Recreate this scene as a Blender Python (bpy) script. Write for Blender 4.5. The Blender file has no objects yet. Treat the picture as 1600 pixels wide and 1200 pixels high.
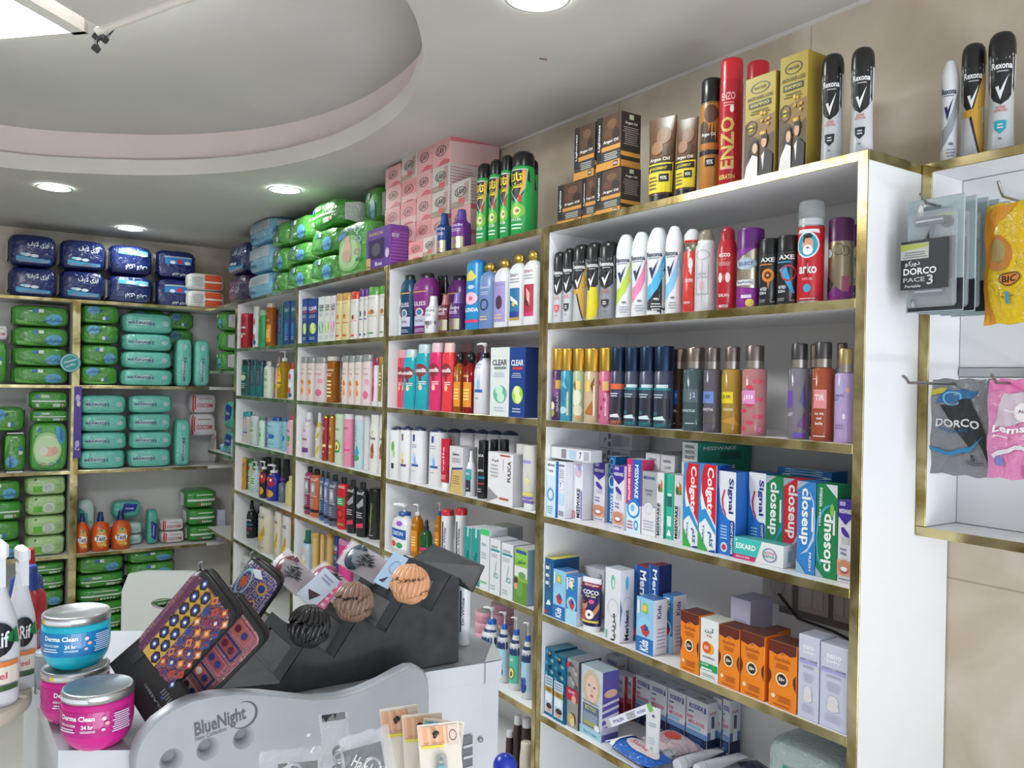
import bpy, math, random
from mathutils import Vector, Matrix
from mathutils.geometry import tessellate_polygon
random.seed(7)
SC = bpy.context.scene
COL = SC.collection
PI = math.pi
# ------------------------------------------------------------ camera
CAM = Vector((-1.2238, -0.8047, -0.3875)); YAW, PITCH, ROLL, FPX = 0.5985, -0.001, 0.0192, 1300.0
FW = Vector((math.sin(YAW)*math.cos(PITCH), math.cos(YAW)*math.cos(PITCH), math.sin(PITCH)))
R0 = Vector((math.cos(YAW), -math.sin(YAW), 0)); U0 = R0.cross(FW)
RT = R0*math.cos(ROLL)+U0*math.sin(ROLL); UP = -R0*math.sin(ROLL)+U0*math.cos(ROLL)
cd = bpy.data.cameras.new('camera'); cd.sensor_width = 36; cd.lens = FPX/1600*36; cd.clip_start = 0.02
cam = bpy.data.objects.new('camera', cd); COL.objects.link(cam)
mw = Matrix((RT, UP, -FW)).transposed().to_4x4(); mw.translation = CAM; cam.matrix_world = mw
SC.camera = cam
# ------------------------------------------------------------ world, daylight, exposure
w = bpy.data.worlds.new('world'); SC.world = w; w.use_nodes = True
wb = w.node_tree.nodes['Background']; wb.inputs[0].default_value = (0.74, 0.86, 1.0, 1); wb.inputs[1].default_value = 1.45
def area(name, loc, look, sx, sy, power, col):
    l = bpy.data.lights.new(name, 'AREA'); l.shape = 'RECTANGLE'; l.size = sx; l.size_y = sy; l.energy = power; l.color = col
    o = bpy.data.objects.new(name, l); COL.objects.link(o); o.location = loc
    o.rotation_euler = (Vector(look)-Vector(loc)).to_track_quat('-Z', 'Y').to_euler(); return o
area('shopfront_daylight', (-1.5, -2.9, -0.55), (-1.1, 2, -0.75), 3.2, 1.9, 20, (0.84, 0.92, 1.0))
b_ = area('sunlit_pavement_bounce', (-1.5, -2.9, -1.75), (-1.4, -.9, .38), 3.0, .5, 42, (.93, .96, 1)); b_.data.spread = math.radians(105)  # added fill lamp, aimed upward from the shopfront to lift the ceiling
SC.view_settings.view_transform = 'Standard'; SC.view_settings.look = 'None'
SC.view_settings.exposure = 0.12; SC.view_settings.gamma = 1; SC.view_settings.use_curve_mapping = False
# ------------------------------------------------------------ pixel -> place
def ray(u, v): return FW + RT*((u-800)/FPX) - UP*((v-600)/FPX)
def onX(u, v, X): r = ray(u, v); return CAM + r*((X-CAM.x)/r.x)
def onY(u, v, Y): r = ray(u, v); return CAM + r*((Y-CAM.y)/r.y)
def onZ(u, v, Z): r = ray(u, v); return CAM + r*((Z-CAM.z)/r.z)
def at(u, v, dist): return CAM + ray(u, v)*dist          # dist along the view axis
# ------------------------------------------------------------ materials
def lin(h):
    f = lambda c: c/12.92 if c <= .04045 else ((c+.055)/1.055)**2.4
    return tuple(f(int(h[i:i+2], 16)/255) for i in (0, 2, 4))+(1,)
MATS = {}
def mat(key):
    """'rrggbb' card, 'rrggbb/p' plastic, /g film, /m metal, /t clear, /k tinted liquid, /f matte"""
    if key in MATS: return MATS[key]
    h, _, fin = key.partition('/')
    m = bpy.data.materials.new({'p': 'plastic', 'g': 'film', 'm': 'metal', 't': 'clear', 'k': 'liquid', 'f': 'matte'}.get(fin, 'card')+'_'+h)
    m.use_nodes = True; nt = m.node_tree; b = nt.nodes['Principled BSDF']; I = b.inputs
    I['Base Color'].default_value = lin(h)
    ro = {'': .42, 'p': .28, 'g': .22, 'm': .3, 't': .06, 'k': .12, 'f': .85}[fin]
    I['Roughness'].default_value = ro
    if fin == 'm': I['Metallic'].default_value = .9
    if fin in ('t', 'k'):
        I['Transmission Weight'].default_value = .85 if fin == 't' else .45; I['IOR'].default_value = 1.2 if fin == 't' else 1.3
    n = nt.nodes.new('ShaderNodeTexNoise'); tc = nt.nodes.new('ShaderNodeTexCoord'); nt.links.new(tc.outputs['Object'], n.inputs['Vector'])
    if fin == 'g':
        n.inputs['Scale'].default_value = 38; n.inputs['Detail'].default_value = 3; n.inputs['Distortion'].default_value = 1.5
        bp = nt.nodes.new('ShaderNodeBump'); bp.inputs['Strength'].default_value = .55; bp.inputs['Distance'].default_value = .012
        nt.links.new(n.outputs['Fac'], bp.inputs['Height']); nt.links.new(bp.outputs['Normal'], I['Normal'])
        I['Coat Weight'].default_value = .35; I['Coat Roughness'].default_value = .12
    else:
        n.inputs['Scale'].default_value = 60
        mr = nt.nodes.new('ShaderNodeMapRange'); mr.inputs['To Min'].default_value = ro*.95; mr.inputs['To Max'].default_value = min(1, ro*1.06)
        nt.links.new(n.outputs['Fac'], mr.inputs['Value']); nt.links.new(mr.outputs['Result'], I['Roughness'])
    MATS[key] = m; return m
def noisy(name, c1, c2, scale, rough=.5, metal=0, detail=5, dist=0, bump=0, extra=None):
    m = bpy.data.materials.new(name); m.use_nodes = True; nt = m.node_tree; b = nt.nodes['Principled BSDF']
    tc = nt.nodes.new('ShaderNodeTexCoord'); n = nt.nodes.new('ShaderNodeTexNoise'); cr = nt.nodes.new('ShaderNodeValToRGB')
    n.inputs['Scale'].default_value = scale; n.inputs['Detail'].default_value = detail; n.inputs['Distortion'].default_value = dist
    cr.color_ramp.elements[0].position = .35; cr.color_ramp.elements[1].position = .65
    cr.color_ramp.elements[0].color = lin(c1); cr.color_ramp.elements[1].color = lin(c2)
    nt.links.new(tc.outputs['Object'], n.inputs['Vector']); nt.links.new(n.outputs['Fac'], cr.inputs[0]); nt.links.new(cr.outputs[0], b.inputs['Base Color'])
    b.inputs['Roughness'].default_value = rough; b.inputs['Metallic'].default_value = metal
    if bump:
        bp = nt.nodes.new('ShaderNodeBump'); bp.inputs['Strength'].default_value = bump; bp.inputs['Distance'].default_value = .003
        nt.links.new(n.outputs['Fac'], bp.inputs['Height']); nt.links.new(bp.outputs['Normal'], b.inputs['Normal'])
    MATS[name] = m; return m
noisy('brass', '857340', 'd6c998', 9, rough=.2, metal=.92, bump=.15, dist=1.2)  # dark and pale tones stand in for mottled reflections
noisy('white_board', 'e4e4e5', 'eaeaeb', 3, rough=.32)
noisy('plaster', 'c3c0bb', 'cbc8c3', 2.5, rough=.9)
noisy('plaster_recess', 'c2c1be', 'c9c8c5', 2, rough=.9)
noisy('plaster_pink', 'd3c6c2', 'd8ccc8', 2, rough=.9)  # pink light of the cove painted into the riser's colour
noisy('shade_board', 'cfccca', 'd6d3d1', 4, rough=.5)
noisy('floor_tile', 'd0ccc4', 'dcd8d2', 4, rough=.25)
noisy('grey_plastic', '9a9da3', 'a2a5ab', 12, rough=.35)
noisy('white_plastic', 'c2c5cb', 'cacdd2', 8, rough=.4)
noisy('black_card', '202124', '2c2e31', 40, rough=.6)
noisy('carpet_print', '2a3a7a', 'a8452e', 45, rough=.7, dist=3)
# stone wall tiles with joints
def tile_mat():
    m = noisy('wall_tile', 'bfb09a', 'd4c9b9', 5, rough=.35, detail=9, dist=.8); nt = m.node_tree; b = nt.nodes['Principled BSDF']
    cr = [n for n in nt.nodes if n.type == 'VALTORGB'][0]
    br = nt.nodes.new('ShaderNodeTexBrick'); br.offset = 0; br.inputs['Scale'].default_value = 1; br.inputs['Mortar Size'].default_value = .0022
    br.inputs['Brick Width'].default_value = .6; br.inputs['Row Height'].default_value = .6; br.inputs['Mortar Smooth'].default_value = .3
    br.inputs['Color2'].default_value = br.inputs['Color1'].default_value = (1, 1, 1, 1); br.inputs['Mortar'].default_value = (.72, .7, .66, 1)
    tc = [n for n in nt.nodes if n.type == 'TEX_COORD'][0]; mp = nt.nodes.new('ShaderNodeMapping'); nt.links.new(tc.outputs['UV'], mp.inputs[0])
    nt.links.new(mp.outputs[0], br.inputs['Vector'])
    mx = nt.nodes.new('ShaderNodeMix'); mx.data_type = 'RGBA'; mx.blend_type = 'MULTIPLY'; mx.inputs[0].default_value = 1
    nt.links.new(cr.outputs[0], mx.inputs[6]); nt.links.new(br.outputs['Color'], mx.inputs[7]); nt.links.new(mx.outputs[2], b.inputs['Base Color'])
tile_mat()
def emis(name, col, st):
    m = bpy.data.materials.new(name); m.use_nodes = True; b = m.node_tree.nodes['Principled BSDF']
    b.inputs['Base Color'].default_value = (*col, 1); b.inputs['Emission Color'].default_value = (*col, 1); b.inputs['Emission Strength'].default_value = st
    MATS[name] = m
emis('lamp_glow', (.9, 1, .94), 75); emis('panel_glow', (.95, .98, 1), 34)
def glassy(name, col, alpha, rough=.08):
    m = bpy.data.materials.new(name); m.use_nodes = True; nt = m.node_tree; b = nt.nodes['Principled BSDF']
    b.inputs['Base Color'].default_value = lin(col); b.inputs['Roughness'].default_value = rough; b.inputs['Alpha'].default_value = alpha
    b.inputs['Coat Weight'].default_value = .5
    n = nt.nodes.new('ShaderNodeTexNoise'); n.inputs['Scale'].default_value = 25; n.inputs['Distortion'].default_value = 2
    bp = nt.nodes.new('ShaderNodeBump'); bp.inputs['Strength'].default_value = .5; bp.inputs['Distance'].default_value = .01
    nt.links.new(n.outputs['Fac'], bp.inputs['Height']); nt.links.new(bp.outputs['Normal'], b.inputs['Normal'])
    MATS[name] = m
glassy('clear_film', 'e8ecf0', .28); glassy('clear_shell', 'cfd8dc', .35, .05)
# ------------------------------------------------------------ mesh builder
TXT = {}
def text_tris(s):
    if s not in TXT:
        c = bpy.data.curves.new('t', 'FONT'); c.body = s.lstrip('*'); c.resolution_u = 2; c.offset = .027 if s[0] == '*' else .018
        o = bpy.data.objects.new('t', c); m = bpy.data.meshes.new_from_object(o)
        P = [(v.co.x, v.co.y) for v in m.vertices]; F = [tuple(p.vertices) for p in m.polygons]
        bpy.data.objects.remove(o); bpy.data.curves.remove(c); bpy.data.meshes.remove(m)
        x0 = min(p[0] for p in P); x1 = max(p[0] for p in P); y0 = min(p[1] for p in P); y1 = max(p[1] for p in P)
        P = [((p[0]-x0)/(x1-x0)-.5, (p[1]-y0)/(y1-y0)-.5) for p in P]
        TXT[s] = [[P[i] for i in f] for f in F]
    return TXT[s]
def clip(poly, ax, val, keep_ge):
    out = []; n = len(poly)
    for i in range(n):
        a, b = poly[i], poly[(i+1) % n]; da = a[ax]-val; db = b[ax]-val
        if not keep_ge: da, db = -da, -db
        if da >= 0: out.append(a)
        if (da > 0 and db < 0) or (da < 0 and db > 0):
            t = da/(da-db); out.append((a[0]+(b[0]-a[0])*t, a[1]+(b[1]-a[1])*t))
    return out
def strips(poly, ax, step):
    lo = min(p[ax] for p in poly); hi = max(p[ax] for p in poly)
    if step <= 0 or hi-lo <= step: return [poly]
    out = []; k = math.floor(lo/step+1e-6)
    while k*step < hi-1e-9:
        q = clip(clip(poly, ax, k*step, True), ax, (k+1)*step, False)
        if len(q) >= 3: out.append(q)
        k += 1
    return out
class MB:
    def __init__(s): s.v = []; s.f = []; s.m = []; s.sm = []; s.mats = []
    def mi(s, k):
        if k not in s.mats: s.mats.append(k)
        return s.mats.index(k)
    def poly(s, pts, k, smooth=False):
        n = len(s.v); s.v += [tuple(p) for p in pts]; s.f.append(tuple(range(n, n+len(pts)))); s.m.append(s.mi(k)); s.sm.append(smooth)
    def grid(s, rows, k, closed=False, smooth=True):
        """rows: list of lists of points; k: key or f(i)->key"""
        n = len(s.v); c = len(rows[0])
        for r in rows: s.v += [tuple(p) for p in r]
        for i in range(len(rows)-1):
            kk = s.mi(k(i) if callable(k) else k)
            for j in range(c if closed else c-1):
                a = n+i*c+j; b = n+i*c+(j+1) % c
                s.f.append((a, b, b+c, a+c)); s.m.append(kk); s.sm.append(smooth)
    def box(s, x0, y0, z0, x1, y1, z1, k, b=0, sides=None, M=None):
        if b > 0: b = min(b, (x1-x0)*.4, (y1-y0)*.4, (z1-z0)*.4)
        X = (x0, x1); Y = (y0, y1); Z = (z0, z1); V = {}
        n = len(s.v)
        T = (lambda p: tuple(M @ Vector(p))) if M else (lambda p: p)
        if b <= 0:
            for i in (0, 1):
                for j in (0, 1):
                    for l in (0, 1): s.v.append(T((X[i], Y[j], Z[l])))
            F = {'l': (0, 1, 3, 2), 'r': (4, 6, 7, 5), 'f': (0, 4, 5, 1), 'b': (2, 3, 7, 6), 'd': (0, 2, 6, 4), 't': (1, 5, 7, 3)}
            for q, f in F.items():
                s.f.append(tuple(n+i for i in f)); s.m.append(s.mi((sides or {}).get(q, k))); s.sm.append(False)
            return
        def vid(i, j, l, a): return n+((i*2+j)*2+l)*3+a
        for i in (0, 1):
            for j in (0, 1):
                for l in (0, 1):
                    sg = (1-2*i, 1-2*j, 1-2*l); p = (X[i], Y[j], Z[l])
                    for a in range(3):      # a = axis on whose face the vertex lies
                        s.v.append(T(tuple(p[c]+(0 if c == a else sg[c]*b) for c in range(3))))
        def add(f, kk): s.f.append(tuple(f)); s.m.append(s.mi(kk)); s.sm.append(False)
        g = lambda q: (sides or {}).get(q, k)
        for i, q in ((0, 'l'), (1, 'r')):
            f = [vid(i, 0, 0, 0), vid(i, 1, 0, 0), vid(i, 1, 1, 0), vid(i, 0, 1, 0)]; add(f if i else f[::-1], g(q))
        for j, q in ((0, 'f'), (1, 'b')):
            f = [vid(0, j, 0, 1), vid(1, j, 0, 1), vid(1, j, 1, 1), vid(0, j, 1, 1)]; add(f[::-1] if j else f, g(q))
        for l, q in ((0, 'd'), (1, 't')):
            f = [vid(0, 0, l, 2), vid(1, 0, l, 2), vid(1, 1, l, 2), vid(0, 1, l, 2)]; add(f if l else f[::-1], g(q))
        for i in (0, 1):
            for j in (0, 1): add([vid(i, j, 0, 0), vid(i, j, 1, 0), vid(i, j, 1, 1), vid(i, j, 0, 1)], g('f' if j == 0 else 'b'))
            for l in (0, 1): add([vid(i, 0, l, 0), vid(i, 1, l, 0), vid(i, 1, l, 2), vid(i, 0, l, 2)], g('l' if i == 0 else 'r'))
        for j in (0, 1):
            for l in (0, 1): add([vid(0, j, l, 1), vid(1, j, l, 1), vid(1, j, l, 2), vid(0, j, l, 2)], g('f' if j == 0 else 't'))
        for i in (0, 1):
            for j in (0, 1):
                for l in (0, 1): add([vid(i, j, l, 0), vid(i, j, l, 1), vid(i, j, l, 2)], g('t'))
    def lathe(s, prof, k, n=20, sy=1., ex=2., cx=0, cy=0, M=None, capb=True, capt=True):
        """prof: [(z, r[, key])]; sy: depth/width; ex: superellipse exponent"""
        rows = []; ks = []
        for p in prof:
            z, r = p[0], p[1]; ks.append(p[2] if len(p) > 2 else k); row = []
            for j in range(n):
                a = 2*PI*j/n; c, q = math.cos(a), math.sin(a)
                x = math.copysign(abs(c)**(2/ex), c)*r; y = math.copysign(abs(q)**(2/ex), q)*r*sy
                P = Vector((cx+x, cy+y, z)); row.append(M @ P if M else P)
            rows.append(row)
        s.grid(rows, lambda i: ks[i], closed=True)
        if capb and prof[0][1] > 1e-5: s.poly(rows[0][::-1], ks[0])
        if capt and prof[-1][1] > 1e-5: s.poly(rows[-1], ks[-1])
    def tube(s, pts, r, k, n=8):
        pts = [Vector(p) for p in pts]; rows = []
        for i, p in enumerate(pts):
            t = (pts[min(i+1, len(pts)-1)]-pts[max(i-1, 0)]).normalized()
            a = t.cross(Vector((0, 0, 1)) if abs(t.z) < .9 else Vector((1, 0, 0))).normalized(); b = t.cross(a)
            rr = r[i] if isinstance(r, (list, tuple)) else r
            rows.append([p+a*rr*math.cos(2*PI*j/n)+b*rr*math.sin(2*PI*j/n) for j in range(n)])
        s.grid(rows, k, closed=True); s.poly(rows[0][::-1], k); s.poly(rows[-1], k)
    def decal(s, polys, surf, k, off=.0004, su=0, sv=0):
        for P in polys:
            for a in strips(P, 0, su):
                for b in strips(a, 1, sv): s.poly([surf(u, v, off) for u, v in b], k)
    def art(s, spec, surf, w, h, su=0, sv=0, off=.0004):
        """spec in fractions: u in -.5...5 of w, v in 0..1 of h"""
        for q, e in enumerate(spec):
            o = off*(1+.35*q) if q < 14 else off*5.8+(q-14)*off*.12
            t = e[0]
            if t == 'r':
                u0, v0, u1, v1, k = e[1:6]; s.decal([[(u0*w, v0*h), (u1*w, v0*h), (u1*w, v1*h), (u0*w, v1*h)]], surf, k, o, su, sv)
            elif t == 'e':
                u, v, ru, rv, k = e[1:6]; s.decal([[((u+ru*math.cos(2*PI*i/18))*w, (v+rv*math.sin(2*PI*i/18))*h) for i in range(18)]], surf, k, o, su, sv)
            elif t == 'o':                      # ring: u v ru rv key thickness
                u, v, ru, rv, k, th = e[1:7]
                for i in range(18):
                    a, b = 2*PI*i/18, 2*PI*(i+1)/18
                    s.decal([[((u+ru*x*math.cos(c))*w, (v+rv*x*math.sin(c))*h) for x, c in ((1, a), (1, b), (1-th, b), (1-th, a))]], surf, k, o, su, sv)
            elif t == 'p':
                pts = [(a*w, b*h) for a, b in e[1]]
                tr = tessellate_polygon([[Vector((a, b, 0)) for a, b in pts]])
                s.decal([[pts[i] for i in x] for x in tr], surf, e[2], o, su, sv)
            elif t == 't':
                st, u, v, tw, th, k = e[1:7]; rot = e[7] if len(e) > 7 else 0; R = math.radians(rot); c, q2 = math.cos(R), math.sin(R)
                if rot in (90, -90): tw_, th_ = tw*h, th*w
                else: tw_, th_ = tw*w, th*h
                s.decal([[(u*w+x*tw_*c-y*th_*q2, v*h+x*tw_*q2+y*th_*c) for x, y in T] for T in text_tris(st)], surf, k, o, su, sv)
            elif t == 'n':                      # rows of fine print
                u0, v0, u1, v1, n, k = e[1:7]; rr = random.Random(int(u0*991+v0*877+n))
                for i in range(n):
                    vv = v0+(v1-v0)*(i+.5)/n; dv = (v1-v0)/n*.22; a = (u1-u0)*rr.uniform(0, .12)
                    s.decal([[((u0+a)*w, (vv-dv)*h), ((u1-a)*w, (vv-dv)*h), ((u1-a)*w, (vv+dv)*h), ((u0+a)*w, (vv+dv)*h)]], surf, k, o, su, sv)
    def build(s, name, parent=None):
        me = bpy.data.meshes.new(name); me.from_pydata(s.v, [], s.f)
        for k in s.mats: me.materials.append(mat(k) if k not in MATS else MATS[k])
        me.polygons.foreach_set('material_index', s.m); me.polygons.foreach_set('use_smooth', s.sm)
        me.update(); o = bpy.data.objects.new(name, me); COL.objects.link(o)
        if parent: o.parent = parent
        return o
def empty(name):
    o = bpy.data.objects.new(name, None); COL.objects.link(o); o.empty_display_size = .02; return o
def tag(o, label=None, cat=None, group=None, kind=None):
    if label: o['label'] = label
    if cat: o['category'] = cat
    if group: o['group'] = group
    if kind: o['kind'] = kind
    return o
# ------------------------------------------------------------ room
XW, ZC, ZF, YB, YBW = 0.2644, 0.3814, -1.89, 3.99, 4.29
XL, YFR = -3.3, -3.0
YV = [0, .8541, 1.7433, 2.6072, 3.4883]
ZL = [0, -.2387, -.4765, -.7118, -.9534, -1.200, -1.445]
ZBK = [0, -.441, -.8815, -1.313]
TH = .016
def struct(name, mb): return tag(mb.build(name), kind='structure')
def wall(name, a, b, inv, key='wall_tile'):
    mb = MB(); mb.poly([(a[0], a[1], ZF), (b[0], b[1], ZF), (b[0], b[1], ZC+.3), (a[0], a[1], ZC+.3)], key)
    o = struct(name, mb); uv = o.data.uv_layers.new(name='UVMap'); L = math.dist(a, b)
    for i, (x, y) in enumerate(((0, 0), (L, 0), (L, ZC+.3-ZF), (0, ZC+.3-ZF))): uv.data[i].uv = (x+inv[0], y+inv[1])
    return o
wall('wall_right', (XW, YBW), (XW, YFR), (.2, .03))
wall('wall_back', (XL, YBW), (XW, YBW), (.1, .03))
wall('wall_left', (XL, YFR), (XL, YBW), (.1, .03), 'plaster')
mb = MB(); mb.box(XL, YFR, ZF-.05, XW, YBW, ZF, 'floor_tile'); struct('floor', mb)
mb = MB()
for a, b, c, d in ((XL, -2.9, ZF, ZC+.3), (.05, XW, ZF, ZC+.3), (-2.9, .05, .3, ZC+.3)): mb.box(a, YFR-.1, c, b, YFR, d, 'wall_tile')
struct('wall_front', mb)
# ceiling with a curved stepped recess
EDGE = [(0, 261), (60, 267), (131, 271), (245, 274), (350, 270), (437, 259), (525, 236), (591, 203), (634, 166), (656, 118), (661, 83), (652, 35), (634, 0)]
E3 = [onZ(u, v, ZC) for u, v in EDGE]
E2 = [(p.x, p.y) for p in E3]
p0, pn = E2[0], E2[-1]
# close the curve out of view with a smooth arc on the near-left side
arc = []
t0 = Vector((E2[0][0]-E2[1][0], E2[0][1]-E2[1][1])).normalized(); t1 = Vector((E2[-1][0]-E2[-2][0], E2[-1][1]-E2[-2][1])).normalized()
A, Bv = Vector(pn), Vector(p0); c1 = A+t1*1.7; c2 = Bv+t0*1.9
for i in range(1, 24):
    t = i/24; arc.append(tuple(A*(1-t)**3+c1*3*t*(1-t)**2+c2*3*t*t*(1-t)+Bv*t**3))
def smooth_closed(P, n):
    out = []
    m = len(P)
    for i in range(m):
        a, b, c, d = (Vector(P[(i+k-1) % m]) for k in range(4))
        for j in range(n):
            t = j/n; out.append(tuple(.5*((2*b)+(c-a)*t+(2*a-5*b+4*c-d)*t*t+(3*b-a-3*c+d)*t**3)))
    return out
HOLE = [(max(XL+.06, min(XW-.1, x)), max(YFR+.06, min(YBW-.1, y))) for x, y in smooth_closed(E2+arc, 4)]
def offset(P, d):
    out = []; m = len(P); ar = sum(P[i][0]*P[(i+1) % m][1]-P[(i+1) % m][0]*P[i][1] for i in range(m)); sg = 1 if ar > 0 else -1
    for i in range(m):
        t = Vector(P[(i+1) % m])-Vector(P[i-1]); nrm = Vector((t.y, -t.x)).normalized()*sg; out.append((P[i][0]+nrm.x*d, P[i][1]+nrm.y*d))
    return out
mb = MB()
outer = [(XL, YFR), (XW, YFR), (XW, YBW), (XL, YBW)]
allp = outer+HOLE
for t in tessellate_polygon([[Vector((x, y, 0)) for x, y in outer], [Vector((x, y, 0)) for x, y in HOLE]]):
    mb.poly([(allp[i][0], allp[i][1], ZC) for i in t], 'plaster')
z1, z2 = ZC+.058, ZC+.17
H2 = offset(HOLE, .05)
cl = lambda P, z: [(x, y, z) for x, y in P]
mb.grid([cl(HOLE, ZC), cl(HOLE, z1)], 'plaster', closed=True)
mb.grid([cl(HOLE, z1), cl(H2, z1)], 'plaster', closed=True, smooth=False)
mb.grid([cl(H2, z1), cl(H2, z2)], 'plaster_pink', closed=True)
for t in tessellate_polygon([[Vector((x, y, 0)) for x, y in H2]]): mb.poly([(H2[i][0], H2[i][1], z2) for i in t], 'plaster_recess')
# small chip in the plaster
c = onZ(848, 92, ZC); mb.decal([[(c.x+a, c.y+b) for a, b in ((-.012, -.004), (.01, -.006), (.014, .003), (-.006, .006))]], lambda u, v, o: Vector((u, v, ZC-.0006)), '9a8478')
struct('ceiling', mb)
mb = MB(); mb.box(XW-.006, YFR+.01, ZC-.008, XW, YBW-.01, ZC, 'd8d4cf/f'); struct('trim_1', mb)
# ------------------------------------------------------------ registry of labels
REG = []
def reg(o, desc, where, key, cat, group=None): REG.append([o, desc, where, key, cat, group])
ORD = ['', 'first', 'second', 'third', 'fourth', 'fifth', 'sixth', 'seventh', 'eighth', 'ninth', 'tenth', 'eleventh', 'twelfth', 'thirteenth', 'fourteenth', 'fifteenth', 'sixteenth']
NUM = ['', 'one', 'two', 'three', 'four', 'five', 'six', 'seven', 'eight', 'nine', 'ten', 'eleven', 'twelve', 'thirteen', 'fourteen', 'fifteen', 'sixteen']
import re
def finish_labels():
    gr = {}
    nw = lambda t: len(re.findall(r"[A-Za-z0-9]+", t))
    for r in REG: gr.setdefault((r[1], r[2]), []).append(r)
    for (desc, where), L in gr.items():
        L.sort(key=lambda r: r[3])
        for i, r in enumerate(L):
            n = len(L)
            if n == 1: lab = f'{desc}, {where}'
            elif r[5] == 'stack':
                pos = ('lowest' if i == 0 else 'topmost' if i == n-1 else ORD[i+1]+' from below') + (' of ' + NUM[n] if n > 2 and i in (0, n-1) else '')
                lab = f"{desc}, {pos}, {where}"
            else:
                lab = f"{desc}, {ORD[i+1]} of {NUM[n]} from left, {where}"
                if nw(lab) > 16: lab = f"{desc}, {'leftmost' if i == 0 else 'rightmost' if i == n-1 else ORD[i+1]+' from left'}, {where}"
            tag(r[0], lab, r[4], f'{r[4]}s like these, {where}' if n > 1 else None)
            if nw(lab) > 16: print('LONGLABEL', nw(lab), lab)
# ------------------------------------------------------------ shelving along the right wall
BAYN = ['nearest bay', 'second bay', 'third bay', 'farthest bay']
ROOT = [None, None]
def strip(parent, x0, y0, z0, x1, y1, z1, name='gold_edge', key='brass'):
    m = MB(); m.box(x0, y0, z0, x1, y1, z1, key, .0008); return m.build(name, parent)
for i in range(4):
    root = empty('shelving_bay'); root.location = (XW/2, (YV[i]+YV[i+1])/2, ZF)
    L = ['white shelving bay with gold edges nearest the camera, beside the razor cabinet', 'white gold-edged shelving bay directly left of the nearest one',
         'white gold-edged shelving bay holding boxed and bottled shampoos, third from camera', 'narrow-looking white gold-edged shelving bay farthest along the right wall'][i]
    tag(root, L, 'shelf', 'gold-edged shelving bays along the right wall')
    off = Vector(root.location)
    def part(name, b, key='white_board', par=root, bev=.0006):
        m = MB(); m.box(b[0]-off.x, b[1]-off.y, b[2]-off.z, b[3]-off.x, b[4]-off.y, b[5]-off.z, key, bev); return m.build(name, par)
    ya, yb = YV[i]+(0 if i == 0 else .017), YV[i+1]-.017
    sp = part('side_panel', (0, -.018 if i == 0 else YV[i], ZF, XW-.003, ya, -TH))
    part('gold_edge', (-.003, -.018 if i == 0 else YV[i]+.001, ZF, 0, ya, 0), 'brass', sp)
    if i == 0: part('gold_edge', (0, -.0185, -TH, XW-.003, -.016, .0005), 'brass', sp)
    sp2 = part('side_panel', (0, yb, ZF, XW-.003, YV[i+1]+(.018 if i == 3 else -.0005), -TH))
    part('gold_edge', (-.003, yb, ZF, 0, YV[i+1]+(.018 if i == 3 else -.001), 0), 'brass', sp2)
    part('back_panel', (XW-.009, ya, ZF, XW-.003, yb, -TH))
    for k, z in enumerate(ZL):
        s = part('top_board' if k == 0 else 'shelf_board', (0, ya if k else (-.016 if i == 0 else YV[i]), z-TH, XW-.009 if k else XW-.003, yb if k else YV[i+1], z))
        part('gold_edge', (-.003, ya, z-TH, 0, yb, z), 'brass', s)
    if i == 0:      # switch plates let into the back panel under the fourth shelf
        for j, (u0, u1) in enumerate(((1192, 1238), (1248, 1295), (1303, 1340))):
            a, b = onX((u0+u1)/2-(u1-u0)/2, 950, XW-.012), onX(u1, 950, XW-.012)
            q = empty('wall_switch'); q.parent = root
            zc = -.9534+.17 - j*.0; m = MB(); yc = (a.y+b.y)/2-off.y; hw = abs(a.y-b.y)/2
            z0 = ZL[4]+.105-off.z; z1 = z0+.085
            m.box(XW-.016-off.x, yc-hw, z0, XW-.009-off.x, yc+hw, z1, 'b3aeaa/p', .002); m.build('faceplate', q)
            m = MB()
            if j == 0: m.lathe([(0, .022), (.004, .022), (.0041, .017), (.001, .016)], 'a39e9a/p', 20, M=Matrix.Translation((XW-.016-off.x, yc, (z0+z1)/2)) @ Matrix.Rotation(-PI/2, 4, 'Y'))
            else:
                m.box(XW-.018-off.x, yc-hw*.72, z0+.012, XW-.016-off.x, yc-.0006, z1-.012, 'bdb8b4/p', .001); m.box(XW-.018-off.x, yc+.0006, z0+.012, XW-.016-off.x, yc+hw*.72, z1-.012, 'bdb8b4/p', .001)
            m.build('socket' if j == 0 else 'rocker', q)
        m = MB(); m.box(XW-.011-off.x, .02-off.y, ZL[4]+.09-off.z, XW-.009-off.x, .335-off.y, ZL[4]+.215-off.z, '76716f/p'); m.build('socket_recess', root)
        m = MB(); m.tube([(XW-.02-off.x, y-off.y, ZL[4]+z-off.z) for y, z in ((.33, .13), (.28, .09), (.2, .085), (.12, .07), (.05, .05), (.01, .045))], .003, '2b2a2a/p'); m.build('cable', root)
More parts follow.
